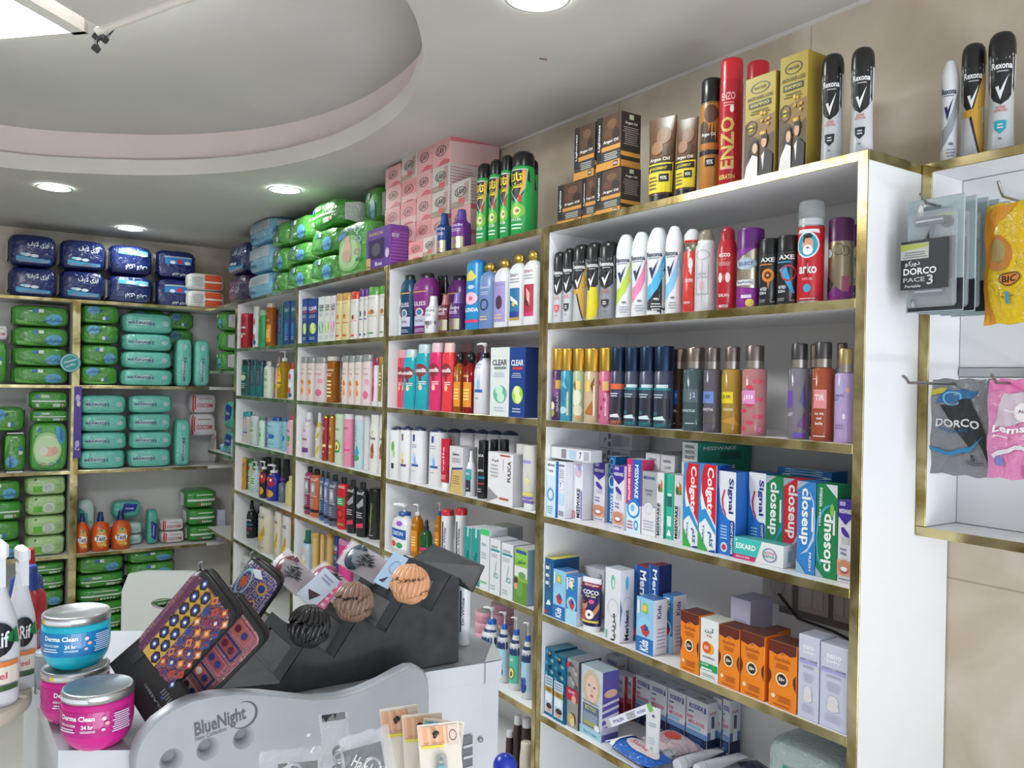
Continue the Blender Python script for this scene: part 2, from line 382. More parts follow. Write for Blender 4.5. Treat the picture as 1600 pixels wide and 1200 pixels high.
# mottled reflections along the gold edge tape are painted into the brass colour noise
# ------------------------------------------------------------ shelving on the back wall
CX0 = -1.0
root = empty('shelving_bay'); root.location = (-1.3, YB+.15, ZF); off = Vector(root.location)
tag(root, 'white gold-edged shelving across the back wall, filled with nappy packs', 'shelf')
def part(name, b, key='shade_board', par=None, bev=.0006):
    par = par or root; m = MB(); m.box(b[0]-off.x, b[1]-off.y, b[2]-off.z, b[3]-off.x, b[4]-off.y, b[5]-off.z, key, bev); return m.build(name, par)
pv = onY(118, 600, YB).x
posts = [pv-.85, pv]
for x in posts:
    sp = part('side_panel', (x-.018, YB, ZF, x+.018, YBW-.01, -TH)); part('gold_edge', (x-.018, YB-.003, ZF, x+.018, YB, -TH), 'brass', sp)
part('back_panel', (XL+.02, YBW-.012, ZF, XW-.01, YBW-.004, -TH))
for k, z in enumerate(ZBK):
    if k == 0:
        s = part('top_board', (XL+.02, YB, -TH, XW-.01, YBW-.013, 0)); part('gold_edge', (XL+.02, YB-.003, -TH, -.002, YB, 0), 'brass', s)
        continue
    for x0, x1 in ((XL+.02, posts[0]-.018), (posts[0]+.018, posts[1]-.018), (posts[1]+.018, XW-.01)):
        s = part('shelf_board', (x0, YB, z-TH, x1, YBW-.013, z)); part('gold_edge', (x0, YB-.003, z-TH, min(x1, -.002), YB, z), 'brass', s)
# corner section between the farthest bay and the back wall
root = empty('corner_shelving'); root.location = (.13, 3.75, ZF); off = Vector(root.location)
tag(root, 'short gold-edged corner shelf between the farthest bay and the back wall', 'shelf')
for z in [0]+[z for z in ZBK[1:]]:
    zz = z if z == 0 else z+.09
    if z == 0: zz = 0
    s = part('shelf_board', (0, YV[4]+.0185, zz-TH, XW-.005, YB-.004, zz)); part('gold_edge', (-.003, YV[4]+.0185, zz-TH, 0, YB-.004, zz), 'brass', s)
part('back_panel', (XW-.009, YV[4]+.0185, ZF, XW-.004, YB-.004, -TH-.001))
CORNZ = [0]+[z+.09 for z in ZBK[1:]]
# ------------------------------------------------------------ razor cabinet on the wall to the right
XE = .156; ZE = -.6176
root = empty('display_cabinet'); root.location = (XW, -.5, ZE); off = Vector(root.location)
tag(root, 'shallow white wall cabinet with gold edges and peg hooks holding razors', 'cabinet')
yl = -.0195; yr = -1.3
part('side_panel', (XE, yl-.017, ZE, XW-.003, yl, -TH), 'white_board'); part('side_panel', (XE, yr, ZE, XW-.003, yr+.017, -TH), 'white_board')
part('top_board', (XE, yr, -TH, XW-.003, yl, 0), 'white_board'); part('bottom_board', (XE, yr, ZE-.001-TH, XW-.003, yl, ZE-.001), 'white_board')
part('back_panel', (XW-.012, yr+.018, -.345, XW-.004, yl-.018, -TH-.001), 'white_board'); part('back_panel', (XW-.012, yr+.018, ZE, XW-.004, yl-.018, -.362), 'white_board')
part('metal_rail', (XW-.016, yr+.018, -.361, XW-.005, yl-.019, -.346), 'b8bbbd/m')
part('gold_edge', (XE-.003, yr, -TH, XE, yl, 0), 'brass'); part('gold_edge', (XE-.003, yr, ZE-.001-TH, XE, yl, ZE-.001), 'brass')
part('gold_edge', (XE-.003, yl-.017, ZE, XE, yl, -TH), 'brass')
CABROOT = root; CABOFF = off
def hook(y, z, x1=.03, up=.015):
    m = MB(); m.tube([(XW-.012-off.x, y-off.y, z-off.z), (x1-off.x, y-off.y, z-off.z), (x1-.006-off.x, y-off.y, z+.006-off.z), (x1-.016-off.x, y-off.y, z+up-off.z)], .0022, '8f8d8a/m', 8)
    m.build('peg_hook', CABROOT)
# ------------------------------------------------------------ placing goods on a shelf
def tangent_w(a, b, xc, vm, dr, touch):
    """a,b pixel limits on plane X=xc -> width and centre Y of a rounded thing whose left outline meets a"""
    A, B = onX(a, vm, xc), onX(b, vm, xc)
    t = Vector((A.x-CAM.x, A.y-CAM.y)).normalized(); span = A.y-B.y
    if touch: w_ = min(span, 1.35*span*t.x/math.sqrt(t.x*t.x+(dr*t.y)**2))
    else: w_ = span*t.x/math.sqrt(t.x*t.x+(dr*t.y)**2)
    sup = math.sqrt((w_*dr/2*t.y)**2+(w_/2*t.x)**2)
    return w_, A.y-sup/t.x
def rows(bay, level, where, text, zz=None):
    Z = ZL[level] if zz is None else zz
    its = []
    for ln in text.strip().split('\n'):
        ln = ln.strip()
        if not ln or ln[0] == '#': continue
        head, desc = ln.split('|'); p = head.split()
        key, u0, u1, yt, base = p[0], float(p[1]), float(p[2]), float(p[3]), float(p[4])
        fl = p[5] if len(p) > 5 else ''
        K, _, arg = key.partition(':'); k = KIND[K]
        z0 = Z+(float(fl.split('+')[1]) if '+' in fl else 0)
        um = (u0+u1)/2
        if base < 3: xf = base; vb = 600+ (CAM.z-z0)*FPX/((onX(um, 600, xf)-CAM).dot(FW))
        else: vb = base; xf = min(.17, max(.004, onZ(um, base, z0).x))
        vm = (yt+vb)/2
        if k['round']:
            dr = k['dr']; xc = xf+.02
            for _ in range(3):
                w_, yc = tangent_w(u0, u1, xc, vm, dr, 'i' not in fl); xc = xf+w_*dr/2
            d = w_*dr
        else:
            a, b = onX(u0, vm, xf), onX(u1, vm, xf); w_ = a.y-b.y; yc = (a.y+b.y)/2; d = k['d']
            if 'd' in fl: d = float(fl.split('d')[1].split('+')[0])
            d = min(d, XW-.014-xf); xc = xf+d/2
        h = onX(um, yt, xf+(.3*d if k['round'] else 0)).z-z0
        its.append(dict(k=k, arg=arg, w=w_, d=d, h=h, yc=yc, xc=xc, z=z0, u=um, desc=desc, fl=fl))
    if level > 0 and zz is None:
        head = ZL[level-1]-TH-Z-.003
        for i in its: i['h'] = min(i['h'], head-(i['z']-Z))
    lim = (YV[bay]+(0 if bay == 0 else .017)+.001, YV[bay+1]-.018) if bay is not None and level > 0 else (-9, 9)
    for i in its:
        hi = i['yc']+i['w']/2; lo = i['yc']-i['w']/2
        if hi > lim[1]: i['yc'] -= hi-lim[1]
        if lo < lim[0]: e = min(lim[0]-lo, i['w']*.5); i['w'] -= e; i['yc'] += e/2+0*e
        lo = i['yc']-i['w']/2
        if lo < lim[0]: i['yc'] += lim[0]-lo
    for _ in range(8):
        its2 = sorted(its, key=lambda i: -i['yc'])
        for i in its2:
            if i['yc']+i['w']/2 > lim[1]: i['yc'] = lim[1]-i['w']/2
            if i['yc']-i['w']/2 < lim[0]: i['yc'] = lim[0]+i['w']/2
        for n, i in enumerate(its2):
            for j in its2[n+1:]:
                if i['z'] >= j['z']+j['h']-.002 or j['z'] >= i['z']+i['h']-.002: continue
                if min(i['xc']+i['d']/2, j['xc']+j['d']/2)-max(i['xc']-i['d']/2, j['xc']-j['d']/2) <= .0005: continue
                ov = j['yc']+j['w']/2-(i['yc']-i['w']/2)+.0004
                if ov <= 0: continue
                ivx = min(i['xc']+i['d']/2, j['xc']+j['d']/2)-max(i['xc']-i['d']/2, j['xc']-j['d']/2)
                bk, fr = (i, j) if i['xc'] >= j['xc'] else (j, i)
                same = abs((i['xc']-i['d']/2)-(j['xc']-j['d']/2)) < .012
                if same and ov > .3*min(i['w'], j['w']):
                    q = min(ov*.3, i['w']*.15); i['w'] -= q; i['yc'] += q/2; j['yc'] -= ov-q; j['w'] *= .97
                    for z in (i, j):
                        if z['k']['round']: z['d'] = z['w']*z['k']['dr']
                elif ov > .45*min(i['w'], j['w']):      # one stands behind the other
                    nx = fr['xc']+fr['d']/2+bk['d']/2+.001
                    room = XW-.012-(nx+bk['d']/2)
                    if room < 0:
                        nd = bk['d']+room
                        if nd > .012: bk['d'] = nd; nx = fr['xc']+fr['d']/2+nd/2+.001
                        else: continue
                        if bk['k']['round'] and bk['k']['dr'] > .9: bk['w'] = min(bk['w'], nd)
                    bk['xc'] = nx
                else:
                    q = min(ov, i['w']*.6); i['w'] -= q; i['yc'] += q/2
                    if i['k']['round']: i['d'] = i['w']*i['k']['dr']
    for i in its:
        o = i['k']['fn'](i['w'], i['h'], i['d'], i['arg'])
        yaw = i['k'].get('yaw', 0)
        for c in i['fl'].split(','):
            if c.startswith('r'): yaw = float(c[1:])
        o.location = (i['xc'], i['yc'], i['z']+.0004); o.rotation_euler = (0, 0, math.radians(-90+yaw))
        reg(o, i['desc'], where, i['u'], i['k']['cat'])
# ------------------------------------------------------------ builders of goods
WH = 'e9e9ea'; BK = '17171a'
def carton_maker(name):
    def fn(w, h, d, arg):
        D = DES[name](arg) if callable(DES[name]) else DES[name]
        m = MB(); m.box(-w/2, -d/2, 0, w/2, d/2, h, D['base'], .0006, sides={q: D[n] for q, n in (('r', 'side'), ('l', 'side'), ('t', 'top')) if n in D})
        m.art(D['art'], lambda u, v, o: Vector((u, -d/2-o, v)), w, h)
        if 'sart' in D: m.art(D['sart'], lambda u, v, o: Vector((w/2+o, u, v)), d, h)
        if 'tart' in D: m.art(D['tart'], lambda u, v, o: Vector((u, v-d/2, h+o)), w, d)
        return m.build(D.get('name', 'carton'))
    return fn
def vessel_maker(name):
    def fn(w, h, d, arg):
        D = VES[name](arg) if callable(VES[name]) else VES[name]
        sy = d/w; ex = D.get('ex', 2); R = w/2; n = D.get('n', 20)
        root = empty(D.get('name', 'bottle'))
        B = [(z*h, r*R)+tuple(x) for z, r, *x in D['body']]
        m = MB(); m.lathe(B, D['base'], n, sy, ex)
        def rad(v):
            for a, b in zip(B, B[1:]):
                if a[0] <= v <= b[0]: return a[1]+(b[1]-a[1])*(v-a[0])/max(1e-9, b[0]-a[0])
            return B[0][1] if v < B[0][0] else B[-1][1]
        def surf(u, v, o):
            r = rad(v)*math.cos(PI/n)**.8+o; q = min(abs(u)/r, .985); return Vector((math.copysign(q*r, u), -sy*r*(1-q**ex)**(1/ex)-o*.6, v))
        if D.get('art'): m.art(D['art'], surf, w, h, w/9, h/14 if D.get('curvy') else 0, .0003)
        m.build(D.get('bname', 'bottle_body'), root)
        cp = D.get('cap')
        if cp:
            m = MB(); t = D.get('ctype', 'cap')
            C = [(z*h, r*R)+tuple(x) for z, r, *x in cp]; csy = D.get('csy', sy); m.lathe(C, D['ckey'], n, csy, D.get('cex', 2))
            if D.get('cart'):
                def cs(u, v, o):
                    r = C[0][1]+o; q = min(abs(u)/r, .985); return Vector((math.copysign(q*r, u), -csy*r*(1-q*q)**.5-o, v))
                m.art(D['cart'], cs, w, h, w/9, 0)
            m.build('cap', root)
        if D.get('pump'):
            z, ck, pk = D['pump']; z *= h; rr = R*.42 if D.get('pr') is None else R*D['pr']
            m = MB(); m.lathe([(z, rr), (z+h*.06, rr), (z+h*.07, rr*.8)], ck, 14); m.build('collar', root)
            m = MB(); zt = h*.965; m.lathe([(z+h*.07, rr*.25), (zt-h*.03, rr*.25), (zt-h*.03, rr*.55), (zt+h*.02, rr*.5)], pk, 12)
            m.tube([(0, 0, zt), (-R*.45, -R*.15, zt+h*.008), (-R*.88, -R*.3, zt-h*.002)], [rr*.36, rr*.3, rr*.2], pk, 8); m.build('pump_head', root)
        return root
    return fn
KIND = {}; DES = {}; VES = {}
def C(key, /, cat='box', d=.045, **D): DES[key] = D if 'f' not in D else D['f']; KIND[key] = dict(fn=carton_maker(key), round=False, d=d, cat=cat)
def V(key, /, cat='bottle', dr=1., yaw=12, **D): VES[key] = D if 'f' not in D else D['f']; KIND[key] = dict(fn=vessel_maker(key), round=True, dr=dr, cat=cat, yaw=yaw)
T = lambda *a: ('t',)+a
r_ = lambda *a: ('r',)+a
e_ = lambda *a: ('e',)+a
p_ = lambda k, *pts: ('p', [tuple(pts[i:i+2]) for i in range(0, len(pts), 2)], k)
n_ = lambda *a: ('n',)+a
# ------------------------------------------------------------ carton designs
def rint(*a): return a
C('argan', cat='box', d=.06, name='hair_colour_box', base='4a3326', side='2b2422', top='3a2a22', art=[
    e_(.12, .82, .2, .09, '6b4b33'), e_(-.02, .66, .18, .09, '5a3c29'), e_(.3, .62, .14, .1, '2a1d17'), r_(-.5, .2, -.28, 1, '1c1a1c'), T('Lightness', -.39, .62, .5, .1, WH, 90),
    r_(-.28, .3, .5, .44, '3a2c26'), T('Argan Oil', .1, .5, .62, .07, WH), r_(-.28, .34, .5, .42, 'c58a3c'), r_(-.28, .14, .5, .33, '33383a'), n_(-.2, .16, .42, .3, 4, 'b8b4a8'), r_(-.5, 0, .5, .14, 'c58a3c'), r_(.22, .03, .4, .12, '2a2524'), T('95%', .31, .075, .14, .045, WH)],
    sart=[r_(-.5, .2, .5, .28, 'c58a3c'), n_(-.4, .4, .4, .74, 9, '8a8078'), T('Argan Oil', 0, .8, .6, .06, 'd8d2c8'), r_(-.1, .87, .12, .96, 'a8b09a'), r_(-.5, 0, .5, .12, 'b57f38')])
C('goldbox', cat='box', d=.06, name='shampoo_box', base='b39a32', side='8f7a26', top='c4ac44', art=[
    p_('5b4226', -.5, 0, .5, 0, .5, .42, .1, .36, -.5, .47), p_('8a6a30', -.5, .47, .1, .36, .5, .42, .5, .6, -.5, .55), ('o', 0, .88, .32, .055, '4a4420', .14), T('max lady', 0, .88, .4, .04, '3a3518'),
    T('ANTI-HAIR LOSS', 0, .785, .84, .035, '3a3212'), r_(-.36, .69, .36, .745, '1d1b18'), T('*SHAMPOO', 0, .717, .62, .032, 'd6c25a'), n_(-.34, .62, .34, .67, 2, '6a5c20'),
    ('o', -.27, .5, .2, .075, '4a3a18', .16), e_(-.27, .5, .08, .03, 'd8c020'), r_(-.42, .49, -.1, .51, '4a3a18')]+[e_(random.uniform(.05, .46), random.uniform(.4, .66), .05, .017, random.choice(['c89a2a', 'e0b84a', 'a87820'])) for _ in range(12)]+[
    p_('26140f', -.26, .34, -.08, .38, .0, .3, -.04, .12, -.34, .08, -.34, .26), e_(-.12, .29, .085, .05, 'e2b596'), p_('eceaea', -.46, 0, -.02, 0, -.02, .2, -.2, .23, -.4, .12),
    p_('1c1a1c', .0, 0, .44, 0, .46, .2, .26, .26, .06, .2), e_(.18, .33, .09, .052, 'd9a585'), p_('120e0e', .06, .34, .1, .4, .26, .41, .31, .33, .24, .36, .1, .37), p_('f2f0f0', .1, .2, .2, .24, .16, .06)])
def closeup(a):
    col, flip = {'g': ('12824a', 0), 'r': ('d01f33', 0), 'b': ('2f7fc6', 0), 'f': ('12824a', 1)}[a]
    sw = {'g': '3f86c4', 'r': '9fb6d4', 'b': 'a9c9e6', 'f': '4f9fc4'}[a]
    s = 1 if not flip else -1; Y = lambda v: v if not flip else 1-v
    A = [p_('9fb0b8', -.5, Y(1), .1*s-.0, Y(1), -.5, Y(.9)), p_(sw, .12*s, Y(.92), .36*s, Y(.78), .44*s, Y(.6), .36*s, Y(.42), .1*s, Y(.28), -.3*s, Y(.2), .1*s, Y(.24), .46*s, Y(.38), .5*s, Y(.6), .42*s, Y(.8)),
         T('*closeup', -.06*s, Y(.62), .62, .62, 'f0f0ef', -90 if not flip else 90), n_(.3, .3, .42, .9, 1, 'e4e4e4'), T('FRESH' if a == 'b' else 'FLUORIDE', .26*s, Y(.14), .2, .12, 'f0f0ef', -90 if not flip else 90), p_('8fb4cc' if a != 'f' else 'd8dde0', -.5*s, Y(0), .05*s, Y(0), -.5*s, Y(.14))]
    if a == 'f': A += [e_(.27, .73, .1, .07, '7fc05a'), T('EVER FRESH', -.3, .72, .34, .08, 'e8f0e8', -90)]
    return dict(name='toothpaste_carton', base=col, side='1c5e9a' if a == 'b' else col, top=col, art=A)
C('closeup', d=.04, f=closeup)
C('colgate', d=.04, name='toothpaste_carton', base='e6ecef', side='1d4fa0', top='2a86c8', art=[
    p_('2a8fd0', -.5, 1, -.1, 1, -.36, .82, -.42, .6, -.3, .42, -.5, .36), p_('d2182c', -.22, 1, .5, 1, .5, .3, .2, .42, -.12, .52, -.34, .68, -.36, .86), T('*Colgate', .12, .69, .56, .48, 'f4f2f2', -90),
    p_('2a8fd0', -.5, .44, -.1, .49, .5, .26, .5, .2, -.1, .38, -.5, .3), p_('3aa84e', -.5, 0, .1, 0, -.2, .1, -.5, .24), T('\ufee1\ufee0\ufedb', .2, .14, .18, .3, '2c4f9a', -90), T('Triple', -.22, .2, .2, .14, '2c4f9a', -90), p_('1c3f8a', .1, 0, .5, 0, .5, .03, .2, .02)])
C('signal', d=.04, name='toothpaste_carton', base='e4e8ec', side='2466b8', top='2a50a0', art=[
    p_('1f6fc4', -.5, 0, .5, 0, .5, .4, .1, .43, -.2, .5, -.38, .62, -.44, .78, -.5, .86), T('*Signal', .22, .71, .42, .34, '1d2f86', -90), p_('d2263a', -.16, .78, -.08, .78, -.2, .66, -.16, .56, -.02, .49, -.04, .46, -.22, .53, -.3, .66),
    r_(.22, 0, .44, .42, '24357f'), T('*CAVITY FIGHTER', .33, .21, .38, .13, 'e8e8f0', -90), n_(-.36, .18, .1, .36, 5, '9fc2ea'), e_(-.1, .09, .2, .06, 'c9d8ea'), e_(-.1, .09, .13, .035, 'c23a4a')])
def miss(a):
    nm = dict(name='toothpaste_carton', top='c9c9cf')
    if a == 'blue': return dict(nm, base='cfe4f2', side='1f6fc0', art=[r_(-.5, .74, .5, 1, 'e4ecf0'), T('*MISSWAKE', 0, .93, .8, .05, '2a2a3a'), T('Total', -.1, .83, .6, .05, '3a4a6a'), ('o', -.02, .4, .38, .12, '5aa6cc', .3), e_(-.02, .4, .1, .05, 'e8f2f6'), n_(-.4, .05, .3, .2, 4, '7fb0cc')])
    if a == 'white7': return dict(nm, base='e2e4ea', art=[T('*MISSWAKE', 0, .93, .8, .04, '3a3a4a'), n_(-.36, .7, .36, .88, 5, 'a8acb8'), r_(-.4, .5, .4, .66, 'c4d0e0'), r_(-.34, .515, .34, .645, 'eceef2'), T('7', -.1, .58, .24, .09, '2a3a6a'), r_(-.4, .24, .4, .44, 'c2dcec'), r_(-.3, .04, .36, .13, '9a9aa4')])
    if a == 'plain': return dict(nm, base='e4e4ea', art=[r_(-.3, .4, .28, .8, 'cfd6de'), r_(-.1, .44, .1, .76, 'f0f0f4'), r_(-.36, .06, .3, .2, '9a9ca6'), n_(-.4, .84, .4, .95, 3, 'a8a8b2')])
    if a == 'lav': return dict(nm, base='e6e6ec', side='dcdce6', art=[e_(.06, .84, .34, .12, 'c9b4dc'), e_(.1, .8, .2, .08, 'e0b8c4'), e_(.16, .88, .14, .05, '8a9ad0'), T('*MISSWAKE', .1, .28, .5, .36, '26263a', 90), r_(.34, .02, .48, .5, '8a7ac0'), r_(-.5, .02, -.2, .14, 'd84a6a'), T('KIDS', -.34, .08, .1, .2, WH, 90)])
    if a == 'lav2': return dict(nm, base='e2e0ea', art=[r_(.2, .74, .46, .96, 'a49ad0'), n_(-.4, .06, .1, .5, 7, 'b0aec0'), n_(-.4, .6, .14, .9, 5, 'b0aec0')])
    if a == 'purple': return dict(nm, base='dedce2', side='d0ced6', top='6a5aa0', art=[p_('3f2a9a', -.5, 1, .5, 1, .5, .8, 0, .7, -.5, .8), r_(-.4, .93, 0, .98, 'b8a8d8'), T('*MISSWAKE', 0, .865, .84, .055, 'f0eef4'), p_('4a2aa0', -.28, .66, -.1, .67, .1, .63, .24, .6, .3, .55, 0, .56, -.22, .6), r_(-.22, .47, .26, .55, 'c2c0c8'), T('Purple', -.1, .4, .42, .04, '4a4aa0'), T('White', -.1, .35, .4, .04, '4a4aa0'),
        r_(-.5, .08, .5, .27, 'd8a088'), e_(0, .19, .44, .09, 'c98a70'), e_(0, .155, .28, .045, 'a8404a'), e_(0, .165, .24, .03, 'f2eeee'), n_(-.4, .02, .4, .06, 1, '8a8a94')])
    if a == 'dna': return dict(nm, base='1f74b8', side='1f74b8', art=[('o', 0, .92, .36, .06, '9fd0ec', .3), ('o', 0, .79, .36, .06, '9fd0ec', .3), ('o', .05, .62, .46, .1, 'c8e6f6', .3), T('*MISSWAKE', .1, .24, .42, .44, 'eef2f6', 90)])
    if a == 'zero': return dict(nm, base='c8356a', art=[r_(-.5, .36, -.1, 1, 'd01f72'), r_(-.1, .36, .5, 1, '1d62b4'), T('*ZERO SENSITIVE', -.32, .68, .5, .16, 'f4e8ee', -90), T('*MISSWAKE', .18, .7, .46, .26, 'f0f4f8', -90), r_(-.5, 0, .5, .37, 'cfe8f6'), ('o', 0, .32, .44, .13, '2a86cc', .22), e_(0, .32, .3, .09, 'dfeef8'), e_(-.05, .33, .14, .05, '8ab8e0'), ('o', .2, .1, .14, .07, '2f8fd0', .4), n_(-.4, .03, 0, .16, 3, 'c0507a')])
    if a == 'silver': return dict(nm, base='a9adb4', side='c8cad0', top='8e9298', art=[T('*MISSWAKE', 0, .9, .8, .05, '3a4690'), T('ORIGINAL', 0, .7, .56, .04, '7a7e88'), T('LINE', 0, .64, .4, .04, '7a7e88'), r_(-.5, 0, .5, .44, 'e0e0e4'), e_(0, .44, .3, .07, 'e0e0e4'), ('o', 0, .4, .2, .07, 'b4b4bc', .12), n_(-.4, .06, .4, .24, 4, 'b0b0b8')])
    if a == 'herb': return dict(nm, base='e2e2e4', side='38b394', art=[e_(.0, .8, .3, .1, '8a9a4a'), e_(.14, .82, .16, .05, 'e07a3a'), e_(-.16, .76, .16, .06, '7a5a44'), e_(-.05, .86, .14, .04, 'f0ead8'), e_(.2, .74, .12, .04, '5aa03a'), T('*MISSWAKE', -.2, .28, .5, .34, '24263a', 90), T('HERBAL TOOTHPASTE', .16, .28, .48, .14, '8a8a92', 90)])
    if a == 'teal': return dict(nm, base='35b597', art=[n_(-.3, .1, .3, .8, 2, 'd8f0ea'), r_(-.3, .5, .3, .66, '2a6a6a'), p_('f0f4f4', -.3, .05, .3, .05, .1, .14, -.1, .14)])
    if a == 'green': return dict(nm, base='dfe2e0', side='3aa586', top='2f8f76', art=[T('HERBAL', 0, .78, .64, .17, '3a3a40'), T('TOOTH', 0, .5, .6, .17, '3a3a40'), T('PASTE', 0, .22, .6, .17, '3a3a40')], sart=[r_(-.5, 0, .5, 1, '2d9478'), T('*MISSWAKE', -.1, .7, .6, .2, 'dcefe8'), r_(-.1, .1, .3, .5, '2a6a5c')])
    if a == 'gend': return dict(nm, base='d6d5d8', side='c4c3c8', top='a9a8ad', art=[T('HERBAL', 0, .7, .6, .14, '5a5a62'), T('CLOVE', 0, .4, .5, .14, '8a8a92')])
    if a == 'barbox': return dict(nm, base='dcdde2', side='cfd0d6', top='c4c5cb', art=[r_(-.22, .12, -.1, .88, '8a8c94'), r_(-.02, .12, .14, .88, 'b4cfe4'), T('7', .24, .5, .06, .5, '2a3a7a'), r_(.18, .1, .34, .9, 'e8eaf0'), r_(.34, .14, .46, .86, 'b0b2ba'), T('7', .26, .5, .05, .55, '2a3a7a')])
    if a == 'barcode': return dict(nm, base='cfcfd4', side='c4c4ca', top='bebec4', art=[r_(-.22, .1, -.12, .4, '6a6c74'), r_(-.22, .6, -.12, .9, '6a6c74'), r_(-.08, .15, .2, .85, '9fa1a9'), n_(.0, .2, .46, .8, 6, '8e9098'), T('\ufee1', -.3, .5, .08, .3, '3a3c44')])
C('miss', d=.04, f=miss)
C('eskard', d=.035, name='toothpaste_carton', base='e2e4e6', side='dfe2e4', top='4ea8a0', art=[p_('3dbcb4', -.5, 1, .08, 1, -.02, .22, -.5, .22), p_('c02a66', -.5, .22, -.02, .22, -.06, 0, -.5, 0), T('*ESKARD', -.24, .62, .4, .26, 'f2f4f4'), T('REPAIR AND SENSE', -.3, .12, .28, .09, 'f2e0ea'), T('+', -.44, .88, .05, .14, WH), ('o', .24, .46, .14, .32, '7a80a8', .14), T('ACTIVE', .24, .55, .2, .11, 'c04a6a'), T('REPAIR', .24, .4, .2, .11, '3a9a9a')], sart=[T('*ESKARD', 0, .5, .5, .3, '4ab8b0', 90)])
def kids(a):
    b = [e_(0, .42 if a != 'w' else .5, .4, .15, '8fd0ea'), p_('d03a34', -.25, .45, .05, .54, .3, .42, .12, .3, -.1, .34), e_(.1, .46, .12, .05, '2a4aa8'), p_('8fc83a', -.15, .74, .15, .72, .12, .9, -.1, .92), e_(0, .82, .14, .06, 'f0c830'), T('*Kids', 0, .14 if a != 'u' else .86, .2, .5, 'f0f4fa', 90 if a != 'u' else -90), r_(-.42, .7, -.28, .95, 'dfe4ea')]
    return dict(name='toothpaste_carton', base='2b7cc0' if a != 'w' else '8fc6e6', side='e0e0ea', top='4a7ab0', art=([r_(-.5, 0, .5, .28, '2472b8')] if a == 'w' else [r_(-.5, 0, .5, .3, 'a8d4ea')] if a == 'u' else [])+b, sart=[n_(-.3, .1, .4, .5, 6, 'b4a8cc'), T('*Kids', -.1, .78, .24, .3, '5a5a90', 90)])
C('kids', d=.04, f=kids)
C('navyel', d=.06, name='toothpaste_carton', base='16588c', side='15507f', top='d8cc50', art=[e_(0, .3, .3, .14, '1a6f8c'), n_(-.4, .5, 0, .9, 3, 'd8e0e8'), T('\ufee1\ufefc\ufeb3', .1, .7, .4, .16, 'd8d84a', 90), p_('e8f0f4', -.3, .18, .3, .2, .1, .28, -.1, .26), e_(-.3, .06, .14, .04, 'c23a4a')])
C('white_carton', d=.05, name='toothpaste_carton', base='d8d8de', side='cfcfd6', top='c2c2ca', art=[T('\ufeee\ufee0\ufeb3', .3, .84, .14, .3, '3a4a6a', 90), n_(-.3, .1, .1, .5, 5, 'b0b4c0')])
def merid(a):
    if a == 'w': return dict(name='toothpaste_carton', base='dfe0e6', side='dcdde4', top='c2c8ce', art=[('o', .05, .46, .36, .13, 'c2c6cc', .12), e_(.02, .82, .12, .1, '5ac0a0'), e_(.05, .8, .07, .06, 'cfe4e0'), T('\ufe8e\ufef4\ufee8\ufef3\ufeae\ufee3', .1, .2, .38, .34, '20222c', 90), r_(-.42, .02, -.3, .14, '8ac0b0')],
        sart=[('o', .0, .5, .36, .13, 'c2c6cc', .12), e_(-.02, .82, .12, .1, '5ab8e0'), p_('2a4aa0', -.5, .22, -.38, .45, -.5, .62), T('*Merident', 0, .24, .42, .3, '20263a', 90)])
    return dict(name='toothpaste_carton', base='1d4a92', side='1f2f6a', top='a03a50', art=[r_(-.5, .0, -.3, 1, '2a6ab4'), T('*Merident', .14, .62, .66, .46, 'eef0f6', -90), e_(-.1, .1, .34, .1, 'cc4a6a')])
C('merid', d=.04, f=merid)
def sunsafe(a):
    return dict(name='sunscreen_carton', base='e8821c', side='e27c1c', top='5a2e22', art=[p_('5f2418', -.5, 1, .5, 1, .5, .86, .3, .82, 0, .86, -.2, .8, -.5, .84), p_('5f2418', -.5, .3, -.4, .42, -.4, .5, -.5, .58), p_('5f2418', .5, .3, .4, .42, .4, .5, .5, .58), e_(0, .83, .05, .02, 'a86a4a'),
        T('*SunSafe', 0, .74, .6, .055, 'b8601a'), n_(-.3, .6, .3, .68, 3, 'b05a14'), e_(0, .45, .23, .105, 'f0d8b8'), e_(0, .45, .17, .08, '2b2320'), T('*50+', 0, .45, .22, .055, 'f4f0ec'), e_(-.3, .17, .08, .035, 'f0d0a8'), n_(-.15, .1, .35, .2, 3, 'a8541a'), n_(-.3, .03, .3, .07, 1, 'a8541a')])
C('sunsafe', d=.045, f=sunsafe)
C('acne', d=.045, name='sunscreen_carton', base='e0e2e0', side='e0e2e0', top='c8ccc2', art=[T('\ufee5\ufead\ufe81', 0, .82, .5, .09, '3a3a40'), T('SUN', 0, .73, .3, .035, 'd05a4a'), e_(.08, .52, .2, .09, 'e8a828'), e_(-.12, .53, .24, .1, 'dd5a24'), T('50', -.14, .53, .24, .06, 'f2e8e0'), T('ACNISOL', 0, .37, .7, .035, '5a5e5e'), r_(-.5, .15, .5, .27, '1f9a58'), r_(-.4, .16, .2, .185, 'e8f0ea'), T('OIL FREE', -.2, .24, .4, .03, WH), n_(-.4, .04, .4, .1, 2, 'a0a4a0')])
C('nano', d=.045, name='baby_cream_carton', base='c3c6d8', side='c6c9da', top='b4b7c8', art=[T('*nano', 0, .86, .52, .05, 'eef0f8'), T('*baby', 0, .8, .52, .05, 'eef0f8'), T('NAPPY CREAM', 0, .71, .84, .026, '8a8aa4'), r_(-.45, .665, .42, .695, 'a4a0d8'), n_(-.3, .6, .3, .65, 1, 'a0a2b8'), n_(-.25, .44, .25, .56, 5, 'b0b3c6'), e_(0, .33, .2, .07, 'd6d2d8'), e_(0, .26, .22, .05, 'd8d2d0'), n_(-.34, .08, .34, .18, 3, 'b0b3c6')])
